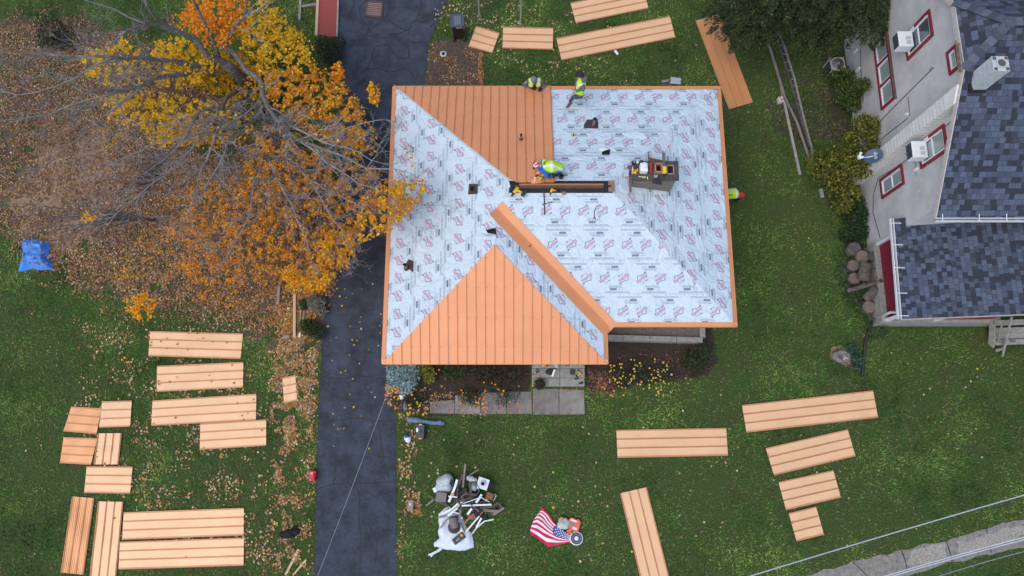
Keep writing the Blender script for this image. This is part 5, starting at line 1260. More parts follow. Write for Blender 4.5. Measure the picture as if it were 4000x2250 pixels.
# paving slabs and front steps
slab_m = mt('paving_slab', (.25, .225, .20), .9, rgb2=(.155, .14, .125), vs=4, bump=.5, bs=35); slab_l = mt('paving_slab_pale', (.30, .275, .24), .9, rgb2=(.20, .18, .16), vs=4, bump=.5, bs=35)
for lb, q, M_ in (('dark worn square paving slab left in front of the steps', [(2082, 1518), (2182, 1519), (2183, 1619), (2081, 1620)], slab_m), ('paler square paving slab right in front of the steps', [(2185, 1520), (2281, 1523), (2284, 1618), (2185, 1619)], slab_l),
    ('paving slab next to the dark worn one, left of it', [(1980, 1530), (2075, 1530), (2078, 1617), (1979, 1617)], slab_m), ('third paving slab from the wide pair, under the orange marigolds', [(1879, 1534), (1977, 1534), (1977, 1617), (1878, 1617)], slab_m), ('clear paving slab at the left end of the row beside the soil', [(1778, 1545), (1876, 1548), (1876, 1617), (1777, 1616)], slab_l), ('paving slab mostly covered by marigolds and leaves', [(1680, 1570), (1774, 1562), (1775, 1616), (1680, 1614)], slab_m)):
    PANELS.append([tuple(G(x, y)[:2]) for x, y in q]); m = MB(); m.prism([G(x, y, .03) for x, y in q], -.03, .034); one('paving_slab', lb, 'paving slab', m, M_, 'paving slabs in front of the house', bevel=.01)
stp = thing('front_steps', 'concrete front steps with a black handrail coming out from under the copper eave', 'steps', tuple(G(2180, 1460)))
stepm = mt('step_concrete', (.34, .335, .29), .9, rgb2=(.23, .225, .195), vs=5, bump=.4, bs=35)
yb = G(2180, 1475, .34).y; yc = G(2180, 1438, .52).y; ya = G(2180, 1509, .17).y; xl, xr = G(2078, 1470, .3).x, G(2284, 1470, .3).x; xm = G(2187, 1470, .3).x
PANELS.append([(xl, ya), (xr, ya), (xr, 4), (xl, 4)])
for y0, y1, z in ((yb + .004, yc, .34), (ya, yb, .17), (yc + .004, 3.38, .52)):
    for (x0, x1) in ((xl, xm - .006), (xm + .006, xr)):
        m = MB(); m.box(((x0 + x1) / 2, (y0 + y1) / 2, z / 2), (x1 - x0, y1 - y0, z)); m.build('step', stepm, stp, bevel=.012)
m = MB(); m.tube([Vector((xr + .06, ya, 0)), Vector((xr + .06, ya, .75)), Vector((xr + .06, yc, 1.1)), Vector((xr + .06, 3.3, 1.1))], .02, 8); m.tube([Vector((xr + .06, yc, .0)), Vector((xr + .06, yc, 1.1))], .018, 8); m.build('handrail', blackp, stp)
# raised planter of concrete blocks
pw = thing('planter_wall', 'low grey concrete planter wall under the right hand eave', 'planter wall', tuple(G(2560, 1320)))
blockg = mt('planter_block', (.33, .32, .28), .9, rgb2=(.22, .21, .185), vs=5, bump=.5, bs=30); zt = .42
q0, q1, q2 = G(2330, 1316, zt), G(2746, 1328, zt), G(2744, 1240, zt)
for i in range(4):
    a, b_ = q0.lerp(q1, i / 4 + .002), q0.lerp(q1, (i + 1) / 4 - .002); m = MB(); m.bar(a - Vector((0, 0, zt / 2)), b_ - Vector((0, 0, zt / 2)), .20, zt); m.build('block', blockg, pw, bevel=.008)
m = MB(); m.bar(q1 + Vector((0, .10, -zt / 2)), q2 - Vector((0, 0, zt / 2)), .20, zt); m.build('block', blockg, pw, bevel=.008)
m = MB(); m.prism([q0 + Vector((0, .08, 0)), q1 + Vector((-.08, .08, 0)), q2 + Vector((-.08, 0, 0)), Vector((q0.x, q2.y, 0))], 0, .25); m.build('gravel_fill', mt('planter_gravel', (.24, .2, .17), .95, rgb2=(.08, .065, .055), vs=26, bump=1, bs=30), pw)

# blue tarp over a heap
m = MB(); C = [G(96, 935), G(195, 940), G(205, 1055), G(80, 1056)]
def tarp(u, v):
    q = (C[0] * (1 - u) + C[1] * u) * (1 - v) + (C[3] * (1 - u) + C[2] * u) * v; e = min(u, 1 - u, v, 1 - v)
    j = mnoise.noise_vector(q * 2.2) * .10; return Vector((q.x + j.x, q.y + j.y, .03 + .30 * min(1, e * 5) + .09 * mnoise.noise(q * 3.1) + .03 * mnoise.noise(q * 9)))
m.grid(tarp, 30, 30); one('blue_tarp', 'bright blue tarp spread over a low heap at the left edge', 'tarp', m, mt('tarp_blue', (.05, .24, .72), .45), smooth=True)
LT = [(rdm.uniform(85, 200), rdm.uniform(940, 1055)) for _ in range(46)]
kind(leaf_cloud('leaves_on_tarp', np.array([tuple(G(x, y, .42)) for x, y in LT]), np.full(len(LT), .09), pick(BRN, len(LT), rg_), mat('dead_leaf', (.4, .25, .14), .8), None, LEAF5, .3, 8, .5), 'stuff')

# toolbox, folded chair, helmet sized bag, basin, stone
def zz(a, b, z=0): return G(1500 + a * .2484, 1400 + b * .2484, z)
c = zz(568, 1150, .3); tb = thing('toolbox', 'black plastic toolbox with yellow latches on the grass beside the driveway', 'toolbox', (c.x, c.y, 0)); Rt = rotz(R_(-2))
L = (zz(568, 1035, .3) - zz(568, 1265, .3)).length; W_ = (zz(500, 1150, .3) - zz(638, 1150, .3)).length
m = MB(); m.box((c.x, c.y, .11), (W_, L, .20), 0, Rt); m.build('base', mt('toolbox_black', (.03, .034, .042), .5), tb, bevel=.015)
m = MB(); m.box((c.x, c.y, .25), (W_ * .98, L * .97, .07), 0, Rt, (.9, .95)); [m.box((c.x + s_ * W_ * .33, c.y, .287), (.02, L * .8, .012), 0, Rt) for s_ in (-1, 0, 1)]; m.build('lid', mt('toolbox_lid', (.05, .055, .068), .45), tb, bevel=.01)
m = MB(); m.box((c.x + .02, c.y, .30), (.035, .16, .02), 0, Rt); [m.box((c.x + .02, c.y + s_ * .08, .292), (.05, .02, .02), 0, Rt) for s_ in (-1, 1)]; m.build('handle', blackp, tb)
for s_ in (-1, 1):
    m = MB(); m.box(Vector((c.x, c.y + s_ * L * .48, .26)), (.11, .045, .06), 0, Rt); m.build('latch', yellowp, tb)
m = MB(); m.lathe([(.045, 0), (.04, .008)], (0, 0, 0), 12); m.v = [(c.x - .11 + v[0], c.y + .06 + v[1] * 1.9, .288 + v[2]) for v in m.v]; m.build('sticker', whitep, tb)
pts = [zz(405, 965, .09), zz(520, 975, .1), zz(640, 995, .09), zz(760, 1010, .09), zz(860, 1015, .07), zz(925, 1020, .05)]
prm = [(tuple(pts[i]), tuple(pts[i + 1]), [.10, .09, .075, .07, .07, .07][i], [.09, .075, .07, .07, .07, .05][i], 0) for i in range(5)]
prm += [(tuple(pts[0] + Vector((.05, .06, 0))), tuple(pts[1] + Vector((.1, .05, 0))), .06, .04, 0), (tuple(zz(880, 995, .1)), tuple(zz(900, 1030, .08)), .06, .05, 0)]
tag(recenter(blob_mesh('folded_chair_bag', prm, [mt('slate_blue_cloth', (.13, .20, .30), .8, var=.25, vs=12)], h=.014)), 'slate blue rolled folding chair bag lying above the toolbox', 'chair bag')
prm = [(tuple(zz(350, 1240, .06)), tuple(zz(380, 1280, .06)), .09, .10, 0), (tuple(zz(350, 1225, .12)), tuple(zz(375, 1228, .12)), .07, .05, 1), (tuple(zz(415, 1240, .09)), tuple(zz(385, 1285, .09)), .035, .04, 2), (tuple(zz(345, 1290, .05)), tuple(zz(395, 1300, .05)), .05, .04, 3)]
tag(recenter(blob_mesh('crumpled_bag', prm, [whitep, bluep, steel, greyp], h=.012, k=.04)), 'crumpled blue and white bag on the leaves left of the toolbox', 'bag')
c = zz(325, 755, .1); bs_ = thing('water_basin', 'brown rectangular tray holding a dark oval basin of water', 'basin', (c.x, c.y, 0)); w, d = .42, .78
w = (zz(275, 755) - zz(372, 755)).length; d = (zz(325, 675) - zz(325, 830)).length
m = MB()
for sx, sy, ww, dd2 in ((-.5, 0, .04, d), (.5, 0, .04, d), (0, .5, w, .04), (0, -.5, w, .04)): m.box((c.x + sx * w, c.y + sy * d, .08), (ww, dd2, .14))
m.box((c.x, c.y, .03), (w, d, .03)); m.build('tray', mt('tray_brown', (.09, .055, .045), .7), bs_)
m = MB(); m.lathe([(.5, .05), (.5, .13), (.46, .13), (.44, .09)], (0, 0, 0), 24, 0, None, False); m.v = [(c.x + v[0] * w * .8 + .02, c.y + v[1] * d * .85, v[2]) for v in m.v]; m.build('basin', greyp, bs_, True)
m = MB(); m.lathe([(.45, .095), (.001, .096)], (0, 0, 0), 24, 0, None, False); m.v = [(c.x + v[0] * w * .8 + .02, c.y + v[1] * d * .85, v[2]) for v in m.v]; m.build('water', mt('dark_water', (.05, .065, .075), .06, spec=.8), bs_)
m = MB(); a = zz(275, 605, .06); m.box(a, (.15, .2, .1), 0, rotz(.3), (.8, .7)); m.box(a + Vector((-.1, -.08, .02)), (.16, .05, .05), 1, rotz(.5)); one('plastic_jug', 'small white plastic jug in the leaves above the basin', 'jug', m, [whitep, greyp], bevel=.02)
m = MB(); m.bar(zz(205, 475, .15), zz(280, 490, .15), .06, .05); one('garden_tool', 'short red handled garden tool under the blue spruce', 'garden tool', m, redp, bevel=.01)
c = G(1604, 1975, .12); st_ = thing('stone_block', 'squared tan stone block in the leaf pile beside the driveway', 'stone block', (c.x, c.y, 0))
m = MB(); m.box((c.x, c.y, .09), (.22, .42, .18), 0, rotz(R_(-4)), (.9, .92)); m.build('block', mt('tan_stone', (.34, .26, .18), .9, var=.2, vs=7, bump=.4, bs=25), st_, bevel=.025)
m = MB(); m.box((c.x - .01, c.y + .05, .185), (.08, .09, .012), 0, rotz(R_(8))); m.build('tag', mt('cream_tag', (.6, .54, .42), .7), st_)
# red jerry can, black jacket, lath strips
c = G(1220, 1859, .2); rc = thing('fuel_can', 'small red plastic fuel can at the left edge of the driveway', 'fuel can', (c.x, c.y, 0)); Rc = rotz(R_(-5))
m = MB(); m.box((c.x, c.y, .11), (.25, .38, .20), 0, Rc, (.9, .95)); m.build('body', redp, rc, bevel=.03)
m = MB(); m.tube([Vector((c.x + .05, c.y - .1, .21)), Vector((c.x + .06, c.y - .1, .27)), Vector((c.x + .06, c.y + .08, .27)), Vector((c.x + .05, c.y + .08, .21))], .018, 8); m.build('handle', redp, rc, True)
m = MB(); m.lathe([(.03, .2), (.03, .25), (.02, .26)], (c.x - .04, c.y - .14, 0), 12, 0); m.build('cap', mt('pink_cap', (.7, .3, .3), .5), rc)
m = MB(); m.box((c.x - .03, c.y + .09, .213), (.09, .07, .004), 0, Rc); m.build('sticker', mt('pink_sticker', (.75, .35, .36), .6), rc)
J = lambda a, b, z: tuple(G(a * .5435, 1500 + b * .5435, z))
prm = [(J(2025, 1080, .06), J(2080, 1070, .08), .09, .1, 0), (J(2060, 1060, .08), J(2135, 1060, .08), .08, .09, 0), (J(2100, 1050, .06), J(2125, 1030, .06), .07, .05, 0), (J(2030, 1100, .05), J(2110, 1095, .06), .06, .06, 0), (J(2120, 1085, .05), J(2145, 1075, .05), .05, .04, 0)]
tag(recenter(blob_mesh('black_jacket', prm, [mt('black_cloth', (.008, .008, .010), .9, bump=.5, bs=20)], h=.014)), 'black jacket dropped on the leaves near the bottom of the driveway', 'jacket')
for a, b_, w, lb in (((2147, 1188), (2052, 1372), .08, 'longer raw wood strip lying on the grass at the bottom'), ((2200, 1263), (2105, 1375), .06, 'shorter raw wood strip right of the longer one at the bottom')):
    m = MB(); m.bar(J(*a, .03), J(*b_, .03), w, .035); one('wood_strip', lb, 'wood strip', m, mt('yellow_lumber', (.62, .48, .26), .8, var=.15, vs=9), 'raw wood strips on the grass')
# bits behind the house
T2 = lambda a, b, z=0: G(1600 + a * .5435, b * .5435, z)
c = T2(243, 393); m = MB()
for k in range(14):
    a = 2 * math.pi * k / 14; d = Vector((math.cos(a), math.sin(a), 0)); m.bar(c + d * .05 + Vector((0, 0, .06)), c + d * .14 + Vector((0, 0, .05)), .035, .015, 0)
m.lathe([(.07, .04), (.07, .09), (.05, .1)], c, 14, 1); one('garden_ornament', 'silver rayed sun ornament lying in the brown soil patch', 'ornament', m, [mt('silver_paint', (.6, .6, .55), .5), blackp])
ld = thing('step_ladder', 'aluminium step ladder standing close behind the roof edge', 'step ladder', tuple(T2(1890, 620)))
zl = 1.9; a, b_, c_, d_ = T2(1880, 562, zl), T2(1950, 570, zl), T2(1948, 600, zl), T2(1872, 592, zl)
m = MB(); m.bar((a + d_) / 2, (b_ + c_) / 2, .26, .05); m.build('platform', steel, ld, bevel=.01)
for q, dx, dy in ((a, -.05, .45), (b_, .05, .45), (c_, .05, -.15), (d_, -.05, -.15)):
    m = MB(); m.bar(q, Vector((q.x + dx, q.y + dy, 0)), .05, .03, 0, (0, 1, 0)); m.build('leg', mt('dull_aluminium', (.36, .37, .38), .45, .4), ld)
for t in (.3, .6):
    m = MB(); m.bar(Vector((d_.x - .05 * t, d_.y - .15 * t, zl * (1 - t))), Vector((c_.x + .05 * t, c_.y - .15 * t, zl * (1 - t))), .08, .03); m.build('step', steel, ld)
m = MB(); m.bar(T2(1812, 588, 1.7), T2(1865, 578, 1.75), .10, .05); m.build('tray', greyp, ld)
m = MB(); c = T2(1487, 378, .05); m.lathe([(.05, -.11), (.055, -.1), (.055, .1), (.05, .11)], c, 12, 0, rotz(R_(-55)) @ Matrix.Rotation(R_(90), 3, 'Y')); one('white_canister', 'small white canister lying on the grass below the long slanting panel', 'canister', m, whitep)
c = G(3047, 392, .12); bx = thing('small_carton', 'small white carton with a red label beside the old ladder', 'carton', (c.x, c.y, 0)); m = MB(); m.box((c.x, c.y, .12), (.17, .22, .24), 0, rotz(.1)); m.build('carton', mt('carton_white', (.62, .62, .64), .6), bx, bevel=.006)
m = MB(); m.box((c.x + .02, c.y - .03, .243), (.10, .10, .004), 0, rotz(.1)); m.box((c.x - .03, c.y + .06, .243), (.08, .05, .004), 1, rotz(.1)); m.build('sticker', [mt('label_red', (.5, .06, .1), .6), greyp], bx)
# old ladder, brown downpipe and board in the grass
Z1 = lambda a, b, z: G(2900 + a * .4831, b * .4831, z)
ol = thing('old_ladder', 'long weathered wooden extension ladder lying beside the neighbouring house', 'ladder', tuple(Z1(400, 700, 0)))
ra = [Z1(250, 220, .10), Z1(380, 640, .10), Z1(470, 960, .10), Z1(545, 1200, .10)]; rb = [Z1(300, 250, .10), Z1(420, 640, .10), Z1(490, 940, .10), Z1(578, 1275, .10)]
for P, M_ in ((ra, mt('black_wet_wood', (.045, .04, .038), .8, rgb2=(.12, .105, .095), vs=5)), (rb, mt('ladder_wood', (.30, .27, .24), .85, rgb2=(.17, .15, .13), vs=6))):
    m = MB(); [m.bar(P[i], P[i + 1], .075, .09) for i in range(3)]; m.build('rail', M_, ol)
for k in range(1, 18):
    t = k / 18 * 3; i = min(int(t), 2); f = t - i; m = MB(); m.tube([ra[i].lerp(ra[i + 1], f), rb[i].lerp(rb[i + 1], f)], .02, 6); m.build('rung', MATS['ladder_wood'], ol)
m = MB(); m.tube([Z1(a, b, .14) for a, b in ((185, 270), (240, 440), (300, 640), (345, 790), (440, 985), (548, 1300))], .06, 8); one('downpipe', 'long brown downpipe lying on the grass left of the old ladder', 'pipe', m, mt('brown_pipe', (.15, .105, .105), .55, rgb2=(.23, .2, .19), vs=1.1), smooth=True)
m = MB(); P = [Z1(a, b, .06) for a, b in ((310, 690), (375, 1000), (465, 1412))]; [m.bar(P[i], P[i + 1], .10, .05) for i in range(2)]; one('grey_board', 'long pale grey board lying on the grass, nearest the copper roof', 'board', m, mt('pale_board', (.38, .36, .32), .9, rgb2=(.24, .225, .2), vs=6))
m = MB(); m.bar(Z1(440, 685, .05), Z1(540, 635, .05), .07, .06); m.bar(Z1(540, 635, .05), Z1(555, 650, .05), .07, .06); one('bent_pipe', 'short dark bent pipe in the grass right of the old ladder', 'pipe', m, mt('dark_pipe', (.07, .06, .055), .6))
m = MB(); m.bar(G(3205, 738, .1), G(3213, 772, .1), .12, .12); one('cut_post', 'short pale post end lying at the foot of the yellowing bush', 'post', m, MATS['pale_board'], bevel=.01)
# log pile
barkL = mt('log_bark', (.15, .125, .11), .95, rgb2=(.06, .05, .043), vs=8, bump=.9, bs=20); cutL = mt('log_cut', (.22, .165, .12), .9, rgb2=(.11, .085, .065), vs=6, bump=.4, bs=20); cutD = mt('log_cut_dark', (.13, .11, .095), .9, rgb2=(.06, .052, .046), vs=5, bump=.4, bs=20)
Z7 = lambda a, b, z=0: G(3200 + a * .4, 900 + b * .4, z)
def log(label, a, b_, r, cut, stubs=()):       # a, b_: end points
    a, b_ = Vector(a), Vector(b_); c = (a + b_) / 2; t = thing('log', label, 'log', (c.x, c.y, 0), 0, 'cut logs heaped against the porch')
    P = []; k = 7
    for i in range(k + 1): P.append(a.lerp(b_, i / k))
    m = MB(); m.tube(P, [r * (1 + .07 * mnoise.noise(q * 6)) * (1.04 if i in (0, k) else 1) for i, q in enumerate(P)], 14)
    m.v = [tuple(Vector(v) + mnoise.noise_vector(Vector(v) * 7) * r * .09) for v in m.v]; m.build('bark', barkL, t, True)
    d = (b_ - a).normalized()
    for e, s_ in ((a, -1), (b_, 1)):
        q = MB(); q.lathe([(r * .90, 0), (r * .86, .012), (r * .4, .014), (.001, .008)], e + d * s_ * .004, 16, 0, (d * s_).to_track_quat('Z', 'Y').to_matrix(), False); q.build('cut_face', cut, t)
    for p0, p1, rr in stubs:
        q = MB(); q.tube([p0, Vector(p0).lerp(p1, .6), p1], [rr, rr * .8, rr * .7], 7); q.build('branch_stub', barkL, t)
up = lambda v, h, dx=0, dy=0: v + Vector((dx, dy, h))
for lb, (a, b), z, r, cut in (('dark topped upright log at the upper left of the heap', (345, 175), .50, .25, cutD), ('broad upright log with a pale brown top beside the dark topped one', (425, 255), .55, .26, cutL), ('upright log with a white streaked top in the corner by the porch wall', (545, 252), .75, .19, cutD), ('brown upright log below the broad one on the left', (335, 340), .40, .23, cutL), ('greenish brown upright log, lowest on the left of the heap', (345, 465), .40, .22, cutL), ('dark upright log against the red lattice behind the lying one', (555, 385), .45, .19, cutD), ('log with a rotten hollow top at the lower end of the heap', (490, 745), .35, .25, cutL)):
    e = Z7(a, b, z); log(lb, (e.x + .05, e.y, 0), e, r, cut, [(e + Vector((.2, -.05, -.1)), e + Vector((.62, -.12, -.15)), .03)] if 'rotten' in lb else ())
a, b_ = Z7(455, 330, .72), Z7(430, 475, .72); log('thick grey log lying across the top of the heap', a, b_, .22, cutL, [(Z7(405, 370, .8), Z7(360, 345, .9), .035), (Z7(505, 345, .75), Z7(550, 380, .7), .035)])
a, b_ = Z7(280, 590, .35), Z7(610, 490, .75); log('long thin grey branch log with stubs leaning on the porch', a, b_, .085, cutL, [(Z7(525, 510, .65), Z7(520, 445, .75), .025), (Z7(570, 500, .7), Z7(562, 452, .8), .025), (Z7(440, 540, .55), Z7(435, 505, .65), .03)])
a, b_ = Z7(450, 670, .3), Z7(568, 560, .62); log('rough forked log pointing up to the right, above the rotten one', a, b_, .17, cutD, [(Z7(540, 600, .5), Z7(600, 612, .5), .03)])
# stump with pebbles
c = G(3288, 1392); sp = thing('tree_stump', 'old grey stump ringed by bare soil with pale pebbles in its hollow', 'stump', tuple(c)); m = MB(); m.lathe([(.34, 0), (.29, .08), (.24, .13), (.15, .12), (.10, .05), (.001, .03)], c, 18, 0, rotz(.4)); m.v = [(c.x + (v[0] - c.x) * 1.25, c.y + (v[1] - c.y) * .8, v[2]) for v in m.v]; m.v = [tuple(Vector(v) + mnoise.noise_vector(Vector(v) * 8) * .03) for v in m.v]; m.build('wood', mt('stump_wood', (.25, .22, .20), .95, rgb2=(.12, .105, .10), vs=9, bump=.9, bs=18), sp, True)
for k in range(7):
    q = c + Vector((rdm.uniform(-.02, .16), rdm.uniform(-.14, .02), .11)); m = MB(); m.lathe([(.001, -.02), (.03, -.01), (.035, .01), (.001, .03)], q, 8); m.build('pebble', mt('pale_pebble', (.52, .46, .38), .8), sp, True)
# overhead cables
cabm = mt('cable_grey', (.46, .49, .51), .5); cabw = mt('cable_pale', (.58, .60, .64), .5)
for lb, a, b_, z, r, M_ in (('single grey overhead cable crossing the lower right lawn', (2880, 2266), (4080, 1911), 6.5, .017, cabm), ('upper pale cable of the pair above the broken sidewalk', (3420, 2262), (4080, 2078), 7.0, .015, cabw), ('lower pale cable of the pair above the broken sidewalk', (3440, 2264), (4080, 2088), 6.9, .015, cabw), ('thin dark overhead cable lowest at the right corner', (3640, 2260), (4080, 2134), 6.2, .012, mt('cable_dark', (.26, .28, .30), .5)), ('thin pale service wire slanting over the driveway', (1534, 1478), (1236, 2262), 3.6, .0045, cabm)):
    P0, P1 = G(*a, z), G(*b_, z); m = MB(); m.tube([P0.lerp(P1, i / 20) - Vector((0, 0, .25 * 4 * (i / 20) * (1 - i / 20) * .4)) for i in range(21)], r, 6); t = m.build('overhead_cable', M_, smooth=True); tag(t, lb, 'cable', 'overhead cables')
# tools on the steps
SZ = lambda a, b, z: G(2050 + a * .2911, 1400 + b * .2911, z)
c = SZ(170, 168, .38); ch_ = thing('battery_charger', 'small black charger with its cord on the front step', 'charger', tuple(c)); m = MB(); m.box(c, (.11, .12, .08), 0, None, (.8, .8)); m.build('body', blackp, ch_, bevel=.01); m = MB(); m.box(c + Vector((0, .01, .045)), (.06, .05, .015)); m.build('battery_slot', greyp, ch_); m = MB(); m.tube([SZ(160, 190, .36), SZ(150, 220, .355), SZ(120, 225, .355), SZ(105, 195, .355)], .008, 6); m.build('cord', blackp, ch_)
prm = [(tuple(SZ(300, 180, .40)), tuple(SZ(370, 150, .42)), .07, .06, 0), (tuple(SZ(310, 195, .38)), tuple(SZ(350, 205, .38)), .06, .05, 0), (tuple(SZ(380, 150, .42)), tuple(SZ(410, 135, .42)), .04, .02, 0)]
tag(recenter(blob_mesh('tool_pouch', prm, [blackp], h=.01)), 'black tool pouch lying on the front step', 'tool pouch')
m = MB(); m.bar(SZ(402, 150, .48), SZ(366, 243, .45), .065, .03); one('white_trim_piece', 'short white trim piece resting on the black pouch', 'trim piece', m, whitep)
m = MB(); m.box(SZ(640, 185, .39), (.19, .20, .06), 0, rotz(R_(-6)), (.85, .85)); one('black_case', 'flat black square case on the right of the front step', 'case', m, mt('case_black', (.03, .034, .04), .5), bevel=.02)
def drill(label, p, d, z, s=1.0, col=None, grp='cordless drills'):
    p = Vector(p); d = Vector(d).normalized(); n_ = Vector((-d.y, d.x, 0)); t = thing('cordless_drill', label, 'drill', tuple(p), 0, grp); u_ = Vector((0, 0, .05 * s))
    col = col or yellowp
    q = MB(); q.tube([p + u_ - d * .10 * s, p + u_ - d * .06 * s, p + u_ + d * .04 * s], [.032 * s, .038 * s, .034 * s], 10); q.tube([p + u_ - d * .04 * s, p + u_ - d * .07 * s + n_ * .13 * s], [.028 * s, .024 * s], 8); q.build('body', col, t, True)
    q = MB(); q.tube([p + u_ + d * .04 * s, p + u_ + d * .11 * s], [.026 * s, .018 * s], 10); q.tube([p + u_ + d * .11 * s, p + u_ + d * .17 * s], [.006, .004], 6); q.build('chuck', blackp, t)
    q = MB(); q.box(p + u_ - d * .075 * s + n_ * .155 * s, (.12 * s, .06 * s, .07 * s), 0, frame(d)); q.build('battery', blackp, t, bevel=.008)
drill('yellow and black drill at the right end of the front step', SZ(730, 190, .36), (-.5, .8, 0), 0, 1.0)
drill('yellow drill half under the eave at the top of the steps', SZ(268, 98, .53), (1, .05, 0), 0, 1.2)
m = MB(); m.box(SZ(228, 98, .57), (.13, .11, .1)); one('battery_pack', 'dark battery pack beside the half hidden yellow drill', 'battery', m, greyp, bevel=.015)
m = MB(); m.lathe([(.06, 0), (.065, .02), (.06, .2), (.03, .24)], SZ(425, 100, .53), 14, 0); m.bar(SZ(395, 85, .6), SZ(440, 125, .6), .05, .04, 0); one('clear_bottle', 'pale clear plastic container at the top of the steps', 'bottle', m, mt('clear_plastic', (.5, .56, .6), .2), smooth=True)
m = MB(); m.bar(SZ(540, 88, .57), SZ(600, 84, .57), .05, .05, 0); m.bar(SZ(530, 84, .56), SZ(548, 84, .56), .06, .05, 1); one('tin_snips', 'black tin snips with a red end at the top of the steps', 'snips', m, [blackp, redp], bevel=.01)
m = MB(); m.box(SZ(742, 84, .55), (.07, .07, .06), 0, None, (.8, .8)); one('pink_box', 'tiny pink box at the top right of the steps', 'box', m, mt('pink_box', (.7, .4, .36), .6), bevel=.01)
for (a, b), lb in (((695, 272), 'small black glove on the lowest step, upper one'), ((752, 335), 'crumpled dark leaf like rag at the corner of the lowest step')):
    q = SZ(a, b, .19); tag(recenter(blob_mesh('work_glove', [(tuple(q + Vector((-.05, 0, 0))), tuple(q + Vector((.05, .01, 0))), .03, .035, 0), (tuple(q), tuple(q + Vector((.03, .05, 0))), .02, .02, 0)], [mt('dark_cloth', (.03, .026, .022), .9)], h=.008)), lb, 'glove')

# flag, sack, orange case, spool
F6 = lambda a, b, z=0: G(2030 + a * .138, 1960 + b * .138, z)
fl = thing('striped_flag', 'red and white striped flag with a starred blue corner spread on the grass', 'flag', tuple(F6(800, 800, 0)))
# long edges of the cloth: hoist side at the lower right, fly side at the upper left
top = [(1105, 705), (960, 560), (800, 385), (640, 215)]; bot = [(1150, 1195), (985, 1240), (880, 1258), (800, 1275)]
flyL = [(640, 215), (520, 380), (395, 540), (330, 680), (285, 850)]
def bez(L, t):
    t = t * (len(L) - 1); i = min(int(t), len(L) - 2); f = t - i; return (L[i][0] * (1 - f) + L[i + 1][0] * f, L[i][1] * (1 - f) + L[i + 1][1] * f)
# stripes are curves from the hoist (right) to the fly (left); v = 0 upper edge, v = 1 lower edge
hoist = [(1470, 960), (1480, 1000), (1470, 1040), (1420, 1100), (1300, 1170)]
UP = [(1475, 975), (1290, 850), (1105, 705), (960, 570), (835, 370), (740, 270), (640, 200)]
LO = [(1470, 1105), (1330, 1150), (1150, 1200), (980, 1240), (820, 1275), (560, 1080), (290, 880)]
MIDF = [(1478, 1040), (1250, 1000), (1020, 900), (800, 730), (640, 560), (500, 470), (400, 510)]
def cloth(u, v):
    # quadratic through upper, middle, lower guides
    a, b, c = bez(UP, u), bez(MIDF, u), bez(LO, u)
    w0, w1, w2 = 2 * (v - .5) * (v - 1), -4 * v * (v - 1), 2 * v * (v - .5)
    x, y = a[0] * w0 + b[0] * w1 + c[0] * w2, a[1] * w0 + b[1] * w1 + c[1] * w2
    p_ = F6(x, y, 0); return Vector((p_.x, p_.y, .09 + .035 * mnoise.noise(Vector((x / 160, y / 160, 2))) + .01 * math.sin(v * 20 + u * 6)))
m = MB(); m.grid(cloth, 40, 52, 0, lambda u, v: (2 if (u < .40 and v < .62 + 0) else (0 if int(v * 13) % 2 == 0 else 1)))
frd, fwh, fbl = mt('flag_red', (.62, .012, .065), .75), mt('flag_white', (.78, .75, .76), .75), mt('flag_blue', (.065, .085, .30), .75)
m.build('cloth', [frd, fwh, fbl], fl, True); PANELS.append([tuple(cloth(*q_)[:2]) for q_ in ((0, 0), (.25, 0), (.5, 0), (.75, 0), (1, 0), (1, .5), (1, 1), (.75, 1), (.5, 1), (.25, 1), (0, 1))])
m = MB()
for r_ in range(6):
    for k in range(6 - (r_ % 2)):
        u = .04 + .062 * k + (.031 if r_ % 2 else 0); v = .06 + r_ * .10; c = cloth(u, v) + Vector((0, 0, .012)); Q = []
        for i in range(10):
            a = math.pi * i / 5; rr = .030 if i % 2 == 0 else .014; Q.append(c + Vector((rr * math.cos(a), rr * math.sin(a), 0)))
        m.poly(Q)
m.build('stars', fwh, fl)
m = MB(); m.bar(F6(610, 205, .06), F6(690, 215, .06), .07, .05); m.bar(F6(670, 215, .06), F6(830, 360, .05), .03, .02, 0); m.build('folded_corner', frd, fl)
m = MB(); P = [F6(1340, 660, .16), F6(1420, 780, .13), F6(1530, 920, .12)]; m.tube(P, [.022, .024, .02], 8, 0); m.lathe([(.03, 0), (.03, .03)], P[1], 10, 1, (P[1] - P[0]).normalized().to_track_quat('Z', 'Y').to_matrix()); tag(recenter(m.build('caulking_tube', [mt('olive_handle', (.10, .10, .06), .6), mt('cream_ring', (.6, .56, .46), .6)], smooth=True)), 'slim olive tool handle lying across the orange case', 'hand tool')
PANELS.append([tuple(F6(*q_)[:2]) for q_ in ((1100, 460), (1740, 430), (1740, 900), (1740, 1180), (1300, 1200), (1280, 760), (1100, 700))]); c = F6(1230, 620, .1); prm = [(tuple(F6(1190, 640, .10)), tuple(F6(1290, 660, .1)), .16, .15, 0), (tuple(F6(1290, 530, .1)), tuple(F6(1330, 590, .1)), .1, .11, 0), (tuple(F6(1200, 520, .14)), tuple(F6(1240, 490, .15)), .06, .04, 1), (tuple(F6(1130, 510, .12)), tuple(F6(1190, 460, .14)), .05, .05, 1)]
tag(recenter(blob_mesh('white_sack', prm, [mt('dusty_white_sack', (.50, .51, .47), .9, var=.2, vs=10, bump=.5, bs=18), mt('sack_tan', (.42, .30, .18), .9)], h=.014)), 'dusty white sack with a tan twisted top above the flag', 'sack')
oc = thing('orange_case', 'orange plastic tool case lying open next to the flag', 'tool case', tuple(F6(1560, 640, 0)))
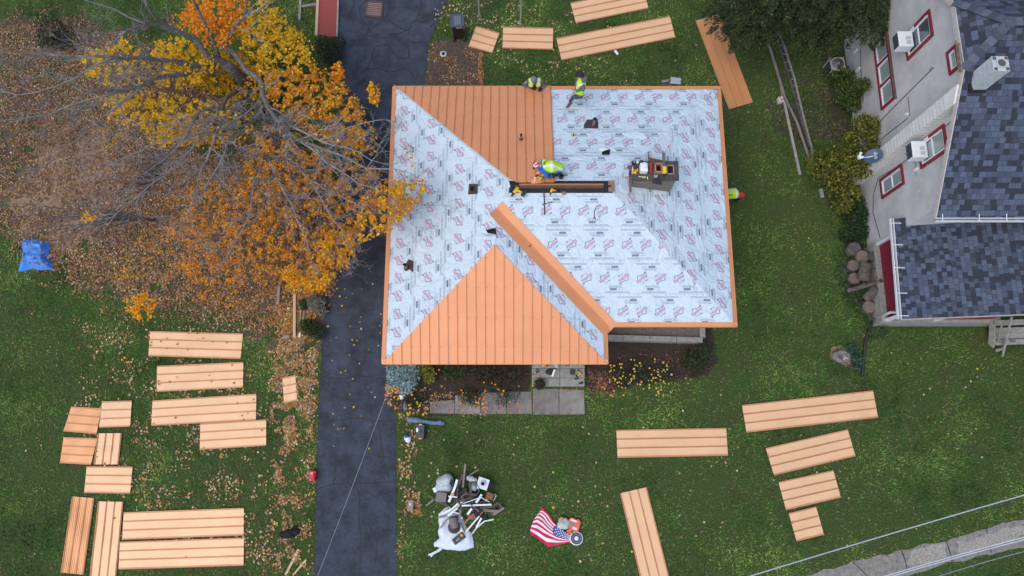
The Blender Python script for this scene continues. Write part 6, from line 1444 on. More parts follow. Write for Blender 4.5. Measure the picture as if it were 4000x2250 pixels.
def rounded(q, r=.25):
    out = []
    for i in range(4):
        p0, p1, p2 = Vector(q[i - 1]), Vector(q[i]), Vector(q[(i + 1) % 4])
        for t in (0, .33, .67, 1): out.append(tuple((p1.lerp(p0, r * (1 - t)) if t < .5 else p1.lerp(p2, r * t)) * (1 if t in (0, 1) else 1)))
    return out
m = MB(); m.prism([F6(*q) for q in rounded([(1400, 425), (1730, 510), (1640, 870), (1330, 760)])], .0, .15); m.build('lid', orangep, oc, bevel=.02)
m = MB(); m.prism([F6(*q) for q in rounded([(1300, 770), (1640, 850), (1570, 1180), (1360, 1150)])], .0, .06); m.build('base', orangep, oc, bevel=.02)
m = MB(); m.prism([F6(*q, ) for q in ((1560, 465), (1625, 490), (1615, 510), (1550, 488))], .149, .157); m.build('handle_slot', blackp, oc)
for q, M_ in (([(1450, 475), (1610, 530), (1600, 575), (1435, 520)], whitep), ([(1425, 560), (1560, 590), (1545, 670), (1410, 640)], greyp), ([(1500, 690), (1620, 740), (1600, 790), (1480, 750)], whitep)):
    m = MB(); m.prism([F6(*z) for z in q], .149, .156); m.build('sticker', M_, oc)
c = F6(1605, 1035, .1); sl = thing('tape_spool', 'round white and dark ringed spool at the corner of the flag', 'spool', tuple(c))
m = MB(); m.lathe([(.235, -.09), (.24, -.02), (.235, .02), (.205, .03)], c, 32, 0, None, False); m.lathe([(.07, .045), (.08, .03), (.05, .05), (.001, .05)], c, 24, 0, None, False); m.build('rim', whitep, sl, True)
m = MB(); m.lathe([(.206, .025), (.17, .012), (.14, .022), (.11, .012), (.075, .028)], c, 32, 0, None, False); m.build('winding', mt('spool_dark', (.05, .06, .09), .5), sl, True)
m = MB(); m.lathe([(.152, .024), (.146, .028), (.138, .024)], c, 32, 0, None, False); m.build('ring', mt('spool_ring', (.25, .28, .36), .5), sl, True)

# ---- scrap heap
D = lambda a, b, z=.1: G(1640 + a * .283, 1780 + b * .283, z)
wht = mt('white_trim', (.74, .75, .78), .5, var=.08, vs=6); brn = mt('brown_scrap_board', (.13, .095, .085), .8, rgb2=(.075, .055, .05), vs=6); brn2 = mt('grey_brown_metal', (.21, .165, .16), .6, var=.2, vs=5); blk = mt('shingle_scrap', (.03, .03, .034), .95, var=.4, vs=30); cop2 = mt('copper_scrap', (.38, .15, .06), .5)
GS = 'pieces of the scrap heap'
def bar_scrap(name, lb, cat, pts, w, h, M_, z=.1, bend=False):
    P = [D(a, b, zz_) for a, b, zz_ in pts]; m = MB(); [m.bar(P[i], P[i + 1], w, h) for i in range(len(P) - 1)]; return one(name, lb, cat, m, M_, GS)
C = [D(255, 860), D(620, 950), D(745, 1290), D(190, 1230)]; out = [(350, 720), (270, 800), (262, 900), (270, 990), (240, 1050), (262, 1140), (190, 1215), (205, 1260), (320, 1285), (480, 1305), (620, 1300), (745, 1275), (735, 1180), (720, 1080), (640, 970), (600, 900), (480, 760), (400, 700)]
m = MB(); P = wob([D(a, b, 0) for a, b in out], .03, .15, 3); cc = sum((Vector((p[0], p[1], 0)) for p in P), Vector()) / len(P); nP = len(P); rings = 9; V = []
for k in range(rings + 1):
    for x, y in P:
        q = cc.lerp(Vector((x, y, 0)), k / rings); e = 1 - (k / rings); V.append((q.x, q.y, .02 + .09 * min(1, e * 4) + .07 * mnoise.noise(Vector((q.x * 2.5, q.y * 2.5, 1))) * min(1, e * 5 + .2) + .03 * abs(mnoise.noise(Vector((q.x * 7, q.y * 4, 4)))) ))
m.add(V, [(k * nP + i, k * nP + (i + 1) % nP, (k + 1) * nP + (i + 1) % nP, (k + 1) * nP + i) for k in range(rings) for i in range(nP)])
sheetw = mt('woven_sheet', (.74, .79, .82), .45, rgb2=(.56, .62, .66), vs=6, bump=1.0, bs=8)
PANELS.append(P); one('plastic_sheet', 'crumpled translucent white sheet under the lower half of the scrap heap', 'plastic sheet', m, sheetw, GS, smooth=True)
prm = [(tuple(D(300, 360, .16)), tuple(D(380, 330, .18)), .2, .22, 0), (tuple(D(280, 440, .14)), tuple(D(380, 420, .18)), .18, .2, 0), (tuple(D(350, 300, .12)), tuple(D(420, 330, .12)), .12, .12, 0), (tuple(D(300, 480, .1)), tuple(D(370, 480, .1)), .1, .1, 0)]
o = tag(recenter(blob_mesh('plastic_bag', prm, [mt('milky_plastic', (.50, .55, .57), .3, rgb2=(.33, .36, .37), vs=7, bump=.9, bs=10)], h=.02)), 'shiny clear plastic bag bulging at the upper left of the scrap heap', 'plastic bag', GS)
m = MB(); rr = random.Random(5); P = [D(300, 1280, .05), D(240, 1320, .06), D(180, 1350, .05), D(120, 1370, .03)]; [m.bar(P[i], P[i + 1], .09 - .015 * i, .03) for i in range(3)]; m.bar(D(190, 1345, .04), D(150, 1395, .03), .05, .02); one('torn_sheet_strip', 'torn white strip trailing from the sheet at the lower left', 'sheet strip', m, sheetw, GS)
BR = [('brown_board', 'longest grey brown board sticking up at the top of the scrap heap', [(628, 110, .35), (592, 440, .3)], .09, .05, brn2), ('brown_board', 'short grey brown board slanting to the upper right of the scrap heap', [(670, 280, .25), (812, 190, .2)], .08, .05, brn2), ('brown_board', 'dark brown board leaning left of the longest one', [(585, 260, .3), (520, 460, .3), (512, 545, .25)], .10, .05, brn), ('brown_board', 'dark brown board pointing to the left below the brown metal box', [(110, 545, .2), (260, 640, .22), (400, 700, .2)], .09, .05, brn), ('brown_board', 'grey brown strip crossing the left pointing board', [(85, 690, .1), (200, 600, .2)], .08, .04, brn2), ('brown_board', 'upright brown strip through the middle of the scrap heap', [(612, 585, .45), (565, 690, .45), (545, 920, .4)], .10, .04, brn2), ('brown_board', 'brown strip lying on the sheet, lower left', [(410, 835, .3), (285, 995, .15)], .07, .04, brn2), ('brown_board', 'long brown gutter piece pointing right out of the scrap heap', [(830, 750, .2), (1090, 770, .2)], .13, .05, brn2), ('brown_board', 'brown angled piece at the far right of the scrap heap', [(1010, 815, .15), (1160, 720, .2)], .12, .06, brn2), ('brown_board', 'brown bent piece above the gutter piece at the right', [(1010, 700, .3), (1080, 650, .3), (1130, 720, .2)], .10, .05, brn), ('brown_board', 'upright brown slat right of the middle of the heap', [(685, 370, .4), (712, 600, .4)], .09, .04, brn), ('brown_board', 'dark slat lying along the lower edge of the heap', [(560, 920, .3), (620, 1050, .2)], .07, .04, brn), ('brown_board', 'brown slat at the left edge above the sheet', [(265, 850, .2), (360, 830, .25)], .10, .04, brn2), ('brown_board', 'broad brown board lying level at the right of the heap', [(835, 720, .3), (1010, 700, .3)], .12, .05, brn)]
for nm, lb, pts, w, h, M_ in BR: bar_scrap(nm, lb, 'board', pts, w * .72, h * .8, M_)
WT = [('widest white trim strip at the upper left of the scrap heap', [(515, 330, .45), (490, 420, .45), (400, 640, .35)], .12), ('long level white trim strip across the middle of the heap', [(580, 690, .5), (990, 675, .5)], .08), ('long curved white trim strip sweeping down to the left', [(530, 660, .45), (440, 740, .4), (300, 810, .2)], .09), ('second curved white trim strip below the first', [(580, 640, .46), (520, 720, .42), (390, 830, .3)], .09), ('short broad white trim piece at the upper right of the middle', [(855, 535, .5), (775, 650, .5)], .11), ('short white trim piece in the centre of the heap', [(715, 730, .5), (655, 815, .48)], .11), ('long straight white strip running down to the right over the sheet', [(820, 835, .3), (635, 1050, .2)], .07), ('white strip ending in a curl at the lower right', [(1020, 880, .15), (890, 905, .15), (780, 1000, .1), (720, 1080, .1)], .06), ('white strip beside the straight one, lower right', [(850, 860, .2), (780, 990, .15)], .09), ('thin white strip bent over the top right of the heap', [(600, 660, .52), (840, 575, .55), (960, 640, .5)], .035), ('small level white strip near the yellow glove', [(395, 560, .4), (520, 575, .42)], .06), ('thin white strip curling over the brown box pipe', [(470, 780, .42), (540, 800, .42), (590, 870, .35)], .05)]
for lb, pts, w in WT: bar_scrap('white_trim_strip', lb, 'trim strip', pts, w * .72, .022, wht)
BK = [((800, 760), (.42, .36), 10, .3), ((700, 620), (.5, .3), -20, .33), ((950, 430), (.42, .16), 25, .25), ((1000, 400), (.30, .12), -30, .2), ((620, 500), (.24, .34), 15, .38), ((745, 560), (.3, .3), 40, .36), ((440, 380), (.20, .34), 35, .35), ((890, 860), (.22, .24), 10, .12), ((640, 700), (.4, .25), 5, .35), ((560, 540), (.3, .2), 60, .34), ((470, 600), (.18, .3), -8, .3), ((830, 660), (.3, .26), -12, .36)]
BKL = ['square black shingle scrap right of the heap centre', 'black shingle scrap at the heart of the heap', 'black shingle scrap reaching to the upper right', 'narrow black shingle scrap at the upper right tip', 'black shingle scrap under the longest board', 'black shingle scrap below the round pipe', 'black shingle scrap lying on the clear bag', 'black shingle scrap at the lower right on the grass', 'black shingle scrap under the level white strip', 'black shingle scrap left of the heap centre', 'black shingle scrap near the yellow glove', 'black shingle scrap below the thin bent strip']
for ((a, b), (w, d), r, z), lb in zip(BK, BKL):
    m = MB(); m.box(D(a, b, z), (w * .75, d * .75, .025), 0, Matrix.Rotation(R_(r), 3, 'Z') @ Matrix.Rotation(R_(rr.uniform(-14, 14)), 3, 'X') @ Matrix.Rotation(R_(rr.uniform(-14, 14)), 3, 'Y')); one('shingle_scrap', lb, 'shingle scrap', m, blk, GS)
for lb, a, b_ in (('thin copper strip at the upper right of the heap', (985, 545), (880, 660)), ('second thin copper strip beside the upper right one', (960, 560), (850, 670)), ('long copper strip pointing to the lower left', (745, 800), (610, 950)), ('short copper strip on the sheet', (700, 820), (570, 1000)), ('copper strip hanging off the lower right of the heap', (870, 770), (810, 850))):
    m = MB(); m.bar(D(*a, .42), D(*b_, .2), .03, .02); one('copper_strip', lb, 'copper strip', m, cop2, GS)
m = MB(); m.box(D(300, 570, .18), (.42, .36, .30), 0, rotz(R_(-6)), (.92, .92)); m.box(D(296, 565, .34), (.36, .30, .02), 0, rotz(R_(-6))); one('brown_metal_box', 'brown metal vent hood at the left of the scrap heap', 'vent hood', m, mt('brown_hood', (.19, .145, .145), .5), GS, bevel=.02)
m = MB(); m.box(D(965, 555, .32), (.30, .26, .10), 0, rotz(R_(-20)), (.8, .8)); one('rusty_box_piece', 'rusty brown flashing piece at the right of the heap', 'flashing', m, mt('rust_brown', (.24, .10, .06), .7), GS, bevel=.02)
m = MB(); m.box(D(735, 845, .30), (.24, .20, .08), 0, rotz(R_(15)), (.7, .8)); one('rusty_box_piece', 'small rusty brown flashing piece at the bottom of the heap', 'flashing', m, MATS['rust_brown'], GS, bevel=.02)
wf = thing('pipe_boot_flashing', 'white square pipe flashing with a black round hole on the scrap heap', 'pipe flashing', tuple(D(870, 385, 0)), 0, GS); c = D(870, 385, .38)
m = MB(); m.box(c, (.40, .38, .02), 0, rotz(R_(-18))); m.lathe([(.15, .01), (.12, .04), (.10, .05), (.085, .10), (.07, .10)], c, 20, 0, None, False); m.build('plate', mt('shiny_white', (.70, .71, .75), .25), wf)
m = MB(); m.lathe([(.072, .095), (.001, .09)], c, 18, 0, None, False); m.build('hole', hole, wf)
db_ = thing('duct_elbow', 'grey metal duct elbow with an open black mouth in the scrap heap', 'duct', tuple(D(760, 480, 0)), 0, GS); c = D(762, 475, .38); m = MB(); m.lathe([(.15, -.1), (.15, .06), (.135, .06), (.135, .0)], c, 20, 0, None, False); m.tube([c, c + Vector((-.02, .16, -.02)), c + Vector((-.06, .26, -.12))], [.14, .13, .1], 14, 0); m.build('elbow', mt('duct_grey', (.22, .27, .28), .4, .4), db_, True); m = MB(); m.lathe([(.134, .02), (.001, .019)], c, 18, 0, None, False); m.build('mouth', hole, db_); m = MB(); m.box(c + Vector((.03, .06, .075)), (.18, .10, .02), 0, rotz(R_(25))); m.build('torn_flap', wht, db_)
m = MB(); P0, P1 = D(460, 850, .3), D(485, 985, .22); Q = [P0.lerp(P1, i / 24) for i in range(25)]; m.tube(Q, [.17 if (i // 2) % 2 else .15 for i in range(25)], 16); m.lathe([(.22, 0), (.22, .05), (.2, .06)], D(475, 985, .1), 20, 1); one('ribbed_vent_cap', 'ribbed brown vent cylinder lying on the white sheet', 'vent', m, [brn2, blackp], GS, smooth=True)
c = D(535, 1145, .2); vt = thing('dark_vent_plate', 'dark rectangular vent plate with a yellow leaf on the sheet', 'vent plate', tuple(c), 0, GS); m = MB(); m.box(c, (.46, .24, .08), 0, rotz(R_(36)), (.9, .85)); m.build('plate', mt('dark_plate', (.06, .056, .06), .6, var=.3, vs=9), vt, bevel=.02); m = MB(); m.tube([D(505, 1175, .25), D(560, 1120, .25)], .05, 10); m.build('pipe_stub', greyp, vt, True); m = MB(); m.lathe([(.06, 0), (.045, .03), (.001, .035)], D(577, 1098, .25), 7, 0); m.build('sealant_blob', mt('sealant_orange', (.75, .36, .03), .6), vt)
prm = [(tuple(D(675, 310, .28)), tuple(D(760, 340, .26)), .09, .1, 0), (tuple(D(700, 340, .25)), tuple(D(740, 380, .22)), .06, .05, 1), (tuple(D(720, 300, .28)), tuple(D(790, 375, .24)), .05, .06, 0)]
tag(recenter(blob_mesh('crumpled_wrapper', prm, [mt('wrapper_pale', (.45, .44, .46), .4, var=.4, vs=16, bump=.8, bs=22), mt('wrapper_tan', (.5, .33, .12), .6)], h=.013)), 'crumpled pale plastic wrapper above the white pipe flashing', 'wrapper', GS)
m = MB(); m.tube([D(1035, 525, .2), D(1055, 555, .2), D(1015, 620, .15), D(1000, 590, .15), D(1030, 530, .2)], .025, 7); one('cream_hoop', 'cream plastic loop at the right edge of the scrap heap', 'loop', m, mt('cream_plastic', (.55, .55, .48), .5), GS, smooth=True)
m = MB(); m.box(D(215, 470, .2), (.16, .17, .02), 0, rotz(R_(25))); one('white_tile', 'small white square piece left of the clear bag', 'tile', m, whitep, GS)
tag(recenter(blob_mesh('yellow_glove', [(tuple(D(440, 540, .42)), tuple(D(460, 535, .43)), .04, .05, 0), (tuple(D(330, 455, .40)), tuple(D(350, 450, .4)), .04, .03, 0)][:1], [mt('glove_yellow', (.62, .42, .12), .8)], h=.01)), 'yellow work glove on the wide white trim strip', 'glove', GS)
m = MB(); m.tube([D(505, 630, .34), D(520, 590, .36), D(560, 600, .36), D(530, 650, .33)], .045, 8); one('brown_coil', 'brown coiled strip near the heap centre', 'coil', m, brn, GS, smooth=True)

for k in range(58):
    t = rr.uniform(0, 2 * math.pi); r0 = rr.uniform(0, 120); L = rr.uniform(70, 230); a = rr.uniform(0, math.pi); px, py = 640 + r0 * 1.6 * math.cos(t), 620 + r0 * math.sin(t); z = rr.uniform(.35, .5)
    m = MB(); m.bar(D(px - L * math.cos(a) / 2, py - L * math.sin(a) / 2, z), D(px + L * math.cos(a) / 2, py + L * math.sin(a) / 2, z + rr.uniform(-.15, .1)), rr.uniform(.02, .042), .022); one('dark_stick', 'thin dark strip tangled in the scrap heap', 'strip', m, (brn, brn, blackp, brn2)[k % 4], 'thin dark strips in the scrap heap')
# ---- things on the roof
drill('large yellow drill driver at the left end of the black ridge slot', GP(2012, 752, PL['S'], .02), (-.6, -.75, 0), 0, 1.7, None, 'cordless drills')
drill('small yellow drill on the underlayment below the middle of the slot', GP(2153, 750, PL['S'], .02), (-.3, -.9, 0), 0, 1.1, None, 'cordless drills')
m = MB(); P = [GP(a, b, PL['S'], .025) for a, b in ((2124, 742), (2126, 780), (2127, 838))]; [m.bar(P[i], P[i + 1], .035, .03) for i in range(2)]; one('pry_bar', 'long black pry bar hanging down the white slope from the slot', 'pry bar', m, blackp, bevel=.006)
m = MB(); m.bar(GP(2118, 799, PL['S'], .05), GP(2157, 790, PL['S'], .03), .022, .02); one('black_stick', 'short black stick crossing the long pry bar', 'stick', m, blackp)
m = MB(); P = [GP(a, b, PL['S'], .015) for a, b in ((2347, 800), (2329, 808), (2322, 826), (2322, 848), (2318, 852))]; m.tube(P, .012, 6); m.bar(P[-2], GP(2326, 856, PL['S'], .015), .02, .02); one('black_hook', 'thin black hooked wire on the right of the white slope', 'hook', m, blackp)
m = MB(); q = GP(2240, 527, PL['N'], .03); m.lathe([(.03, -.07), (.04, -.05), (.04, .05), (.03, .07)], q, 10, 0, rotz(.2) @ Matrix.Rotation(R_(90), 3, 'Y')); m.lathe([(.042, -.02), (.042, .02)], q, 10, 1, rotz(.2) @ Matrix.Rotation(R_(90), 3, 'Y')); one('tape_roll', 'small tan and dark roll on the underlayment above the middle', 'roll', m, [mt('tan_tape', (.5, .36, .18), .6), blackp])
# on the chimney cap
K = lambda a, b, z=ZC + .005: G(2430 + a * .1449, 570 + b * .1449, z)
bk = thing('white_bucket', 'white square bucket with a round lid on the chimney cap', 'bucket', tuple(K(575, 620))); c = K(575, 600, ZC + .1); w = (K(480, 600) - K(678, 600)).length
m = MB(); m.box((c.x, c.y - .02, ZC + .13), (w, .29, .25), 0, None, (1, 1)); m.build('body', whitep, bk, bevel=.02)
m = MB(); q = K(605, 525, ZC + .26); m.lathe([(.09, 0), (.09, .05), (.07, .06), (.001, .062)], q, 20); m.lathe([(.11, 0), (.11, .012), (.09, .012)], q, 20, 0, None, False); m.build('lid', mt('lid_white', (.70, .72, .75), .3), bk, True)
m = MB(); m.box(K(770, 545, ZC + .06), (.075, .17, .1)); m.box(K(765, 660, ZC + .05), (.07, .13, .08)); m.box(K(770, 600, ZC + .05), (.05, .06, .06), 1); one('red_tool', 'red and black power tool between bucket and clay flue', 'power tool', m, [redp, blackp], bevel=.015)
m = MB(); q0, q1 = K(1135, 560, ZC + .12), K(1135, 750, ZC + .12); m.bar(q0, q1, .13, .12, 0); m.bar(K(1140, 755, ZC + .1), K(1150, 820, ZC + .08), .12, .09, 1); m.bar(K(1115, 180, ZC + .14), K(1135, 555, ZC + .14), .09, .05, 2); one('leaf_blower', 'yellow power blower with a long dark nozzle on the right of the chimney cap', 'blower', m, [mt('pure_yellow', (.80, .56, .01), .45), blackp, mt('nozzle_grey', (.10, .115, .13), .5)], bevel=.02)
m = MB(); m.tube([K(1245, 25, ZC + .02), K(1160, 265, ZC + .02)], .011, 6, 0); m.bar(K(1252, 0, ZC + .02), K(1238, 40, ZC + .02), .04, .03, 1); one('marking_wand', 'thin grey wand with a red tip beside the nozzle', 'wand', m, [mt('wand_grey', (.52, .48, .48), .5), redp])
drill('yellow drill on the left end of the chimney cap', K(355, 690, ZC + .01), (.05, 1, 0), 0, 1.1); m = MB(); m.box(K(412, 655, ZC + .05), (.06, .10, .09)); one('yellow_battery', 'orange yellow battery beside the drill on the chimney', 'battery', m, mt('amber_plastic', (.60, .27, .03), .5), bevel=.02)
m = MB(); m.tube([K(290, 560, ZC + .03), K(285, 650, ZC + .04), K(285, 755, ZC + .03)], .03, 8); one('clear_tube', 'clear plastic tube at the left edge of the chimney cap', 'tube', m, mt('milky_clear', (.55, .58, .6), .25), smooth=True)
m = MB(); m.lathe([(.04, 0), (.04, .05), (.03, .055), (.001, .05)], K(407, 450), 16); one('tape_disc', 'small white tape roll near the back of the chimney cap', 'tape roll', m, whitep)
m = MB(); m.lathe([(.07, 0), (.06, .09)], K(310, 470), 10, 0); m.bar(K(315, 440, ZC + .1), K(345, 430, ZC + .1), .02, .02, 1); one('black_cup', 'black tool holder at the back left corner of the chimney cap', 'tool holder', m, [blackp, whitep])
m = MB(); m.bar(K(500, 385, ZC + .05), K(560, 430, ZC + .04), .04, .04); one('black_grip', 'short black grip sticking out behind the white bucket', 'grip', m, blackp)
m = MB(); m.bar(K(550, 830, ZC + .03), K(640, 830, ZC + .03), .03, .03, 0); m.bar(K(550, 860, ZC + .03), K(640, 850, ZC + .03), .03, .03, 0); m.bar(K(440, 822, ZC + .03), K(550, 835, ZC + .03), .035, .02, 1); one('yellow_pliers', 'yellow handled pliers at the front edge of the chimney cap', 'pliers', m, [mt('pliers_yellow', (.55, .52, .02), .5), steel], bevel=.006)
m = MB(); m.bar(K(680, 830, ZC + .03), K(690, 900, ZC + .02), .025, .02); one('white_clip', 'small white clip right of the yellow pliers', 'clip', m, whitep)
m = MB(); m.box(K(915, 825, ZC + .02), (.13, .09, .02)); one('foil_packet', 'small silver packet below the clay flue', 'packet', m, mt('foil', (.45, .47, .52), .35, .3))
ctr = K(960, 880, ZC + .06); m = MB(); m.prism([K(860, 870), K(1010, 870), K(1088, 1050), K(800, 1005)], ZC + .03, ZC + .06); m.bar(K(985, 800, ZC + .05), K(970, 880, ZC + .05), .05, .04); m.v = [(v[0], v[1], v[2] - max(0, (K(0, 915).y - v[1])) * .25) for v in m.v]; one('shingle_offcut', 'black fan shaped shingle offcut hanging over the chimney front', 'shingle offcut', m, MATS['shingle_scrap'])
# ================================================================== the four roofers
skin = mat('skin', (.50, .27, .19), .6, spec=.3); grey_h = mat('grey_hoodie', (.12, .12, .135), .9, var=.15, vs=10); jeans = mat('blue_jeans', (.055, .085, .13), .9, var=.25, vs=9); boots = mat('brown_boots', (.19, .085, .04), .7); blackc = mat('black_fabric', (.012, .012, .014), .9)
hiviz = mat('hi_vis_yellow', (.50, .75, .02), .7, var=.06, vs=6); refl = mat('reflective_tape', (.68, .74, .74), .4); bluec = mat('blue_shirt', (.015, .13, .50), .85); camo = mat('patterned_shorts', (.30, .32, .33), .9, rgb2=(.05, .055, .06), vs=14); redc = mat('red_cap', (.62, .015, .03), .8); sole = mat('boot_sole', (.45, .38, .28), .8)
PM = [skin, grey_h, jeans, boots, blackc, bluec, camo, redc, sole]
SK, GH, JN, BT, BK_, BL, CM, RD, SO = range(9)
def V3(p): return Vector(p)
def hand(prims, w, d, up_, mi, s=1.0, curl=.5, side=1):
    """palm and five bent fingers from wrist w along d"""
    w, d, u = V3(w), V3(d).normalized(), V3(up_).normalized(); n = d.cross(u).normalized() * side; u = n.cross(d) * side
    prims.append((tuple(w), tuple(w + d * .07 * s), .028 * s, .032 * s, mi, .015))
    prims.append((tuple(w + n * .022 * s + d * .03 * s), tuple(w + n * .024 * s + d * .08 * s), .018 * s, .017 * s, mi, .012)); prims.append((tuple(w - n * .022 * s + d * .03 * s), tuple(w - n * .024 * s + d * .08 * s), .018 * s, .017 * s, mi, .012))
    for k, L in zip((-1.5, -.5, .5, 1.5), (.058, .075, .08, .066)):
        b0 = w + d * .085 * s + n * .0195 * k * s; m0 = b0 + (d * math.cos(curl * .6) - u * math.sin(curl * .6)) * L * .55 * s; e0 = m0 + (d * math.cos(curl * 1.7) - u * math.sin(curl * 1.7)) * L * .55 * s
        prims.append((tuple(b0), tuple(m0), .0115 * s, .0105 * s, mi, .004)); prims.append((tuple(m0), tuple(e0), .0105 * s, .009 * s, mi, .004))
    t0 = w + d * .025 * s - n * .03 * s; t1 = t0 + (d * .7 - n * .7) * .045 * s; t2 = t1 + (d * .95 - n * .1 - u * .3) * .035 * s
    prims.append((tuple(t0), tuple(t1), .015 * s, .013 * s, mi, .008)); prims.append((tuple(t1), tuple(t2), .0125 * s, .010 * s, mi, .004))
def head(prims, c, fwd, up_, mi=SK):
    c, f, u = V3(c), V3(fwd).normalized(), V3(up_).normalized(); r = f.cross(u).normalized(); u = r.cross(f)
    prims.append((tuple(c + u * .03 - f * .02), tuple(c + u * .035 + f * .01), .088, .088, mi, .03)); prims.append((tuple(c - u * .05 + f * .015), tuple(c - u * .08 + f * .05), .068, .045, mi, .03))
    prims.append((tuple(c + f * .085 + u * .0), tuple(c + f * .115 - u * .035), .011, .017, mi, .012))
    for s_ in (-1, 1):
        prims.append((tuple(c + r * s_ * .088 - u * .02 - f * .01), tuple(c + r * s_ * .092 + u * .015 - f * .015), .014, .018, mi, .01))
        prims.append((tuple(c + f * .078 + r * s_ * .032 + u * .008), tuple(c + f * .079 + r * s_ * .034 + u * .008), .013, .013, BK_ if 0 else mi, .006))
    prims.append((tuple(c + f * .087 - u * .068 - r * .018), tuple(c + f * .087 - u * .068 + r * .018), .009, .009, mi, .006))
    return f, u, r
def face(parent, c, f, u, r):                  # eyes, brows and mouth
    b = MB()
    for s_ in (-1, 1):
        b.lathe([(.001, -.008), (.010, 0), (.001, .008)], c + f * .089 + r * s_ * .033 + u * .008, 8, 0); b.bar(c + f * .088 + r * s_ * .018 + u * .03, c + f * .082 + r * s_ * .05 + u * .028, .012, .012, 1)
    b.bar(c + f * .097 - u * .068 - r * .022, c + f * .097 - u * .068 + r * .022, .008, .008, 2); b.build('face_features', [blackc, mat('brown_hair', (.06, .035, .022), .9), mat('lips', (.40, .15, .12), .6)], parent)
def lab_boot(prims): return prims
def vest(parent, prims, stripes, h=.014):
    """stripes: list of (point, normal, half width) slabs that become reflective tape"""
    S = [(np.array(tuple(p)), np.array(tuple(V3(n).normalized())), w) for p, n, w in stripes]
    def lab(C, L):
        L = np.zeros(len(C), dtype=np.int16)
        for p, n, w in S: L[np.abs((C - p) @ n) < w] = 1
        return L
    return blob_mesh('hi_vis_vest', prims, [hiviz, refl], parent, h, .05, lab)

# ---- 1: standing on the north slope, facing west
q = lambda a, b, z: G(2030 + a * .1242, 270 + b * .1242, z)
fL = GP(2221, 408, PL['N'], .03); fR = GP(2262, 380, PL['N'], .03); zb = fL.z
fl_toe, fl_heel = GP(2215, 418, PL['N'], .05), GP(2229, 401, PL['N'], .06); fr_toe, fr_heel = GP(2249, 382, PL['N'], .05), GP(2271, 378, PL['N'], .06)
aL, aR = fl_heel + Vector((-.02, 0, .13)), fr_heel + Vector((-.02, 0, .13)); hip = q(1885, 745, zb + .80); hL, hR = hip + Vector((-.02, -.09, 0)), hip + Vector((.03, .09, 0)); kL = q(1690, 880, zb + .50); kR = (hR + aR) / 2 + Vector((-.10, .02, .02))
chest = q(1935, 450, zb + 1.15); neck = q(1935, 300, zb + 1.36); hd = q(1925, 195, zb + 1.50); sL, sR = chest + Vector((.04, -.20, .03)), chest + Vector((.0, .17, .13)); eL = q(2000, 590, zb + 1.16); wL = q(1800, 685, zb + 1.08); eR = sR + Vector((-.12, .04, -.27)); wR = q(1770, 660, zb + .92)
P = [(hL, kL, .095, .066, JN), (kL, aL, .064, .05, JN), (hR, kR, .095, .066, JN), (kR, aR, .064, .05, JN), (hL, hR, .11, .11, JN), (hip, hip + (chest - hip) * .5, .125, .125, GH), (hip + (chest - hip) * .5, chest, .125, .135, GH), (sL, sR, .085, .085, GH, .06), (chest, neck, .12, .06, GH, .05), (neck, hd, .05, .05, SK),
     (sL, eL, .078, .066, GH), (eL, wL, .062, .045, GH), (sR, eR, .066, .055, GH), (eR, wR, .053, .04, GH),
     (fl_heel, fl_toe, .048, .045, BT), (fl_heel, aL, .05, .054, BT), (fr_heel, fr_toe, .048, .045, BT), (fr_heel, aR, .05, .054, BT)]
P = [(tuple(p[0]), tuple(p[1])) + tuple(p[2:]) for p in P]
wd_ = (wL - eL).normalized(); hand(P, wL + wd_ * .02, Vector((-.9, .1, -.3)), (0, -.4, 1), SK, 1, .7, 1); hand(P, wR, Vector((-.9, -.3, -.4)), (0, .3, 1), SK, 1, .7, -1)
f, u, r = head(P, hd, (-.95, .05, -.12), (.05, .0, 1))
# hood pushed back round the neck
P += [(tuple(neck + Vector((.06, -.10, .02))), tuple(neck + Vector((.13, 0, .06))), .06, .07, GH, .03), (tuple(neck + Vector((.13, 0, .06))), tuple(neck + Vector((.06, .10, .02))), .07, .06, GH, .03)]
r1 = thing('person', 'roofer in a black cap, grey hoodie and jeans standing on the white underlayment', 'person', tuple(fL), 0, 'roofers in yellow vests')
body = blob_mesh('body', P, PM, r1, .0105, .025); face(r1, hd, f, u, r)
b = MB(); b.lathe([(.105, -.02), (.104, .04), (.085, .085), (.04, .108), (.001, .112)], hd + u * .04 - f * .01, 18, 0, Matrix((f, f.cross(u) * -1, u)).transposed()); b.bar(hd + f * .08 + u * .045, hd + f * .19 + u * .02, .16, .014, 0, u); b.build('cap', mat('black_cap', (.02, .015, .014), .8), r1, True)
vp = [(hip + Vector((.01, 0, .05)), chest, .152, .16, 0), (sL + Vector((-.03, .11, .02)), sR + Vector((0, -.03, -.02)), .095, .10, 0), (chest, neck - Vector((0, 0, .05)), .135, .10, 0)]
ax = (chest - hip).normalized(); vest(r1, [(tuple(p[0]), tuple(p[1])) + tuple(p[2:]) for p in vp], [(hip + (chest - hip) * .62, ax, .028), (chest + Vector((0, -.10, 0)), Vector((0, 1, .15)), .024)])

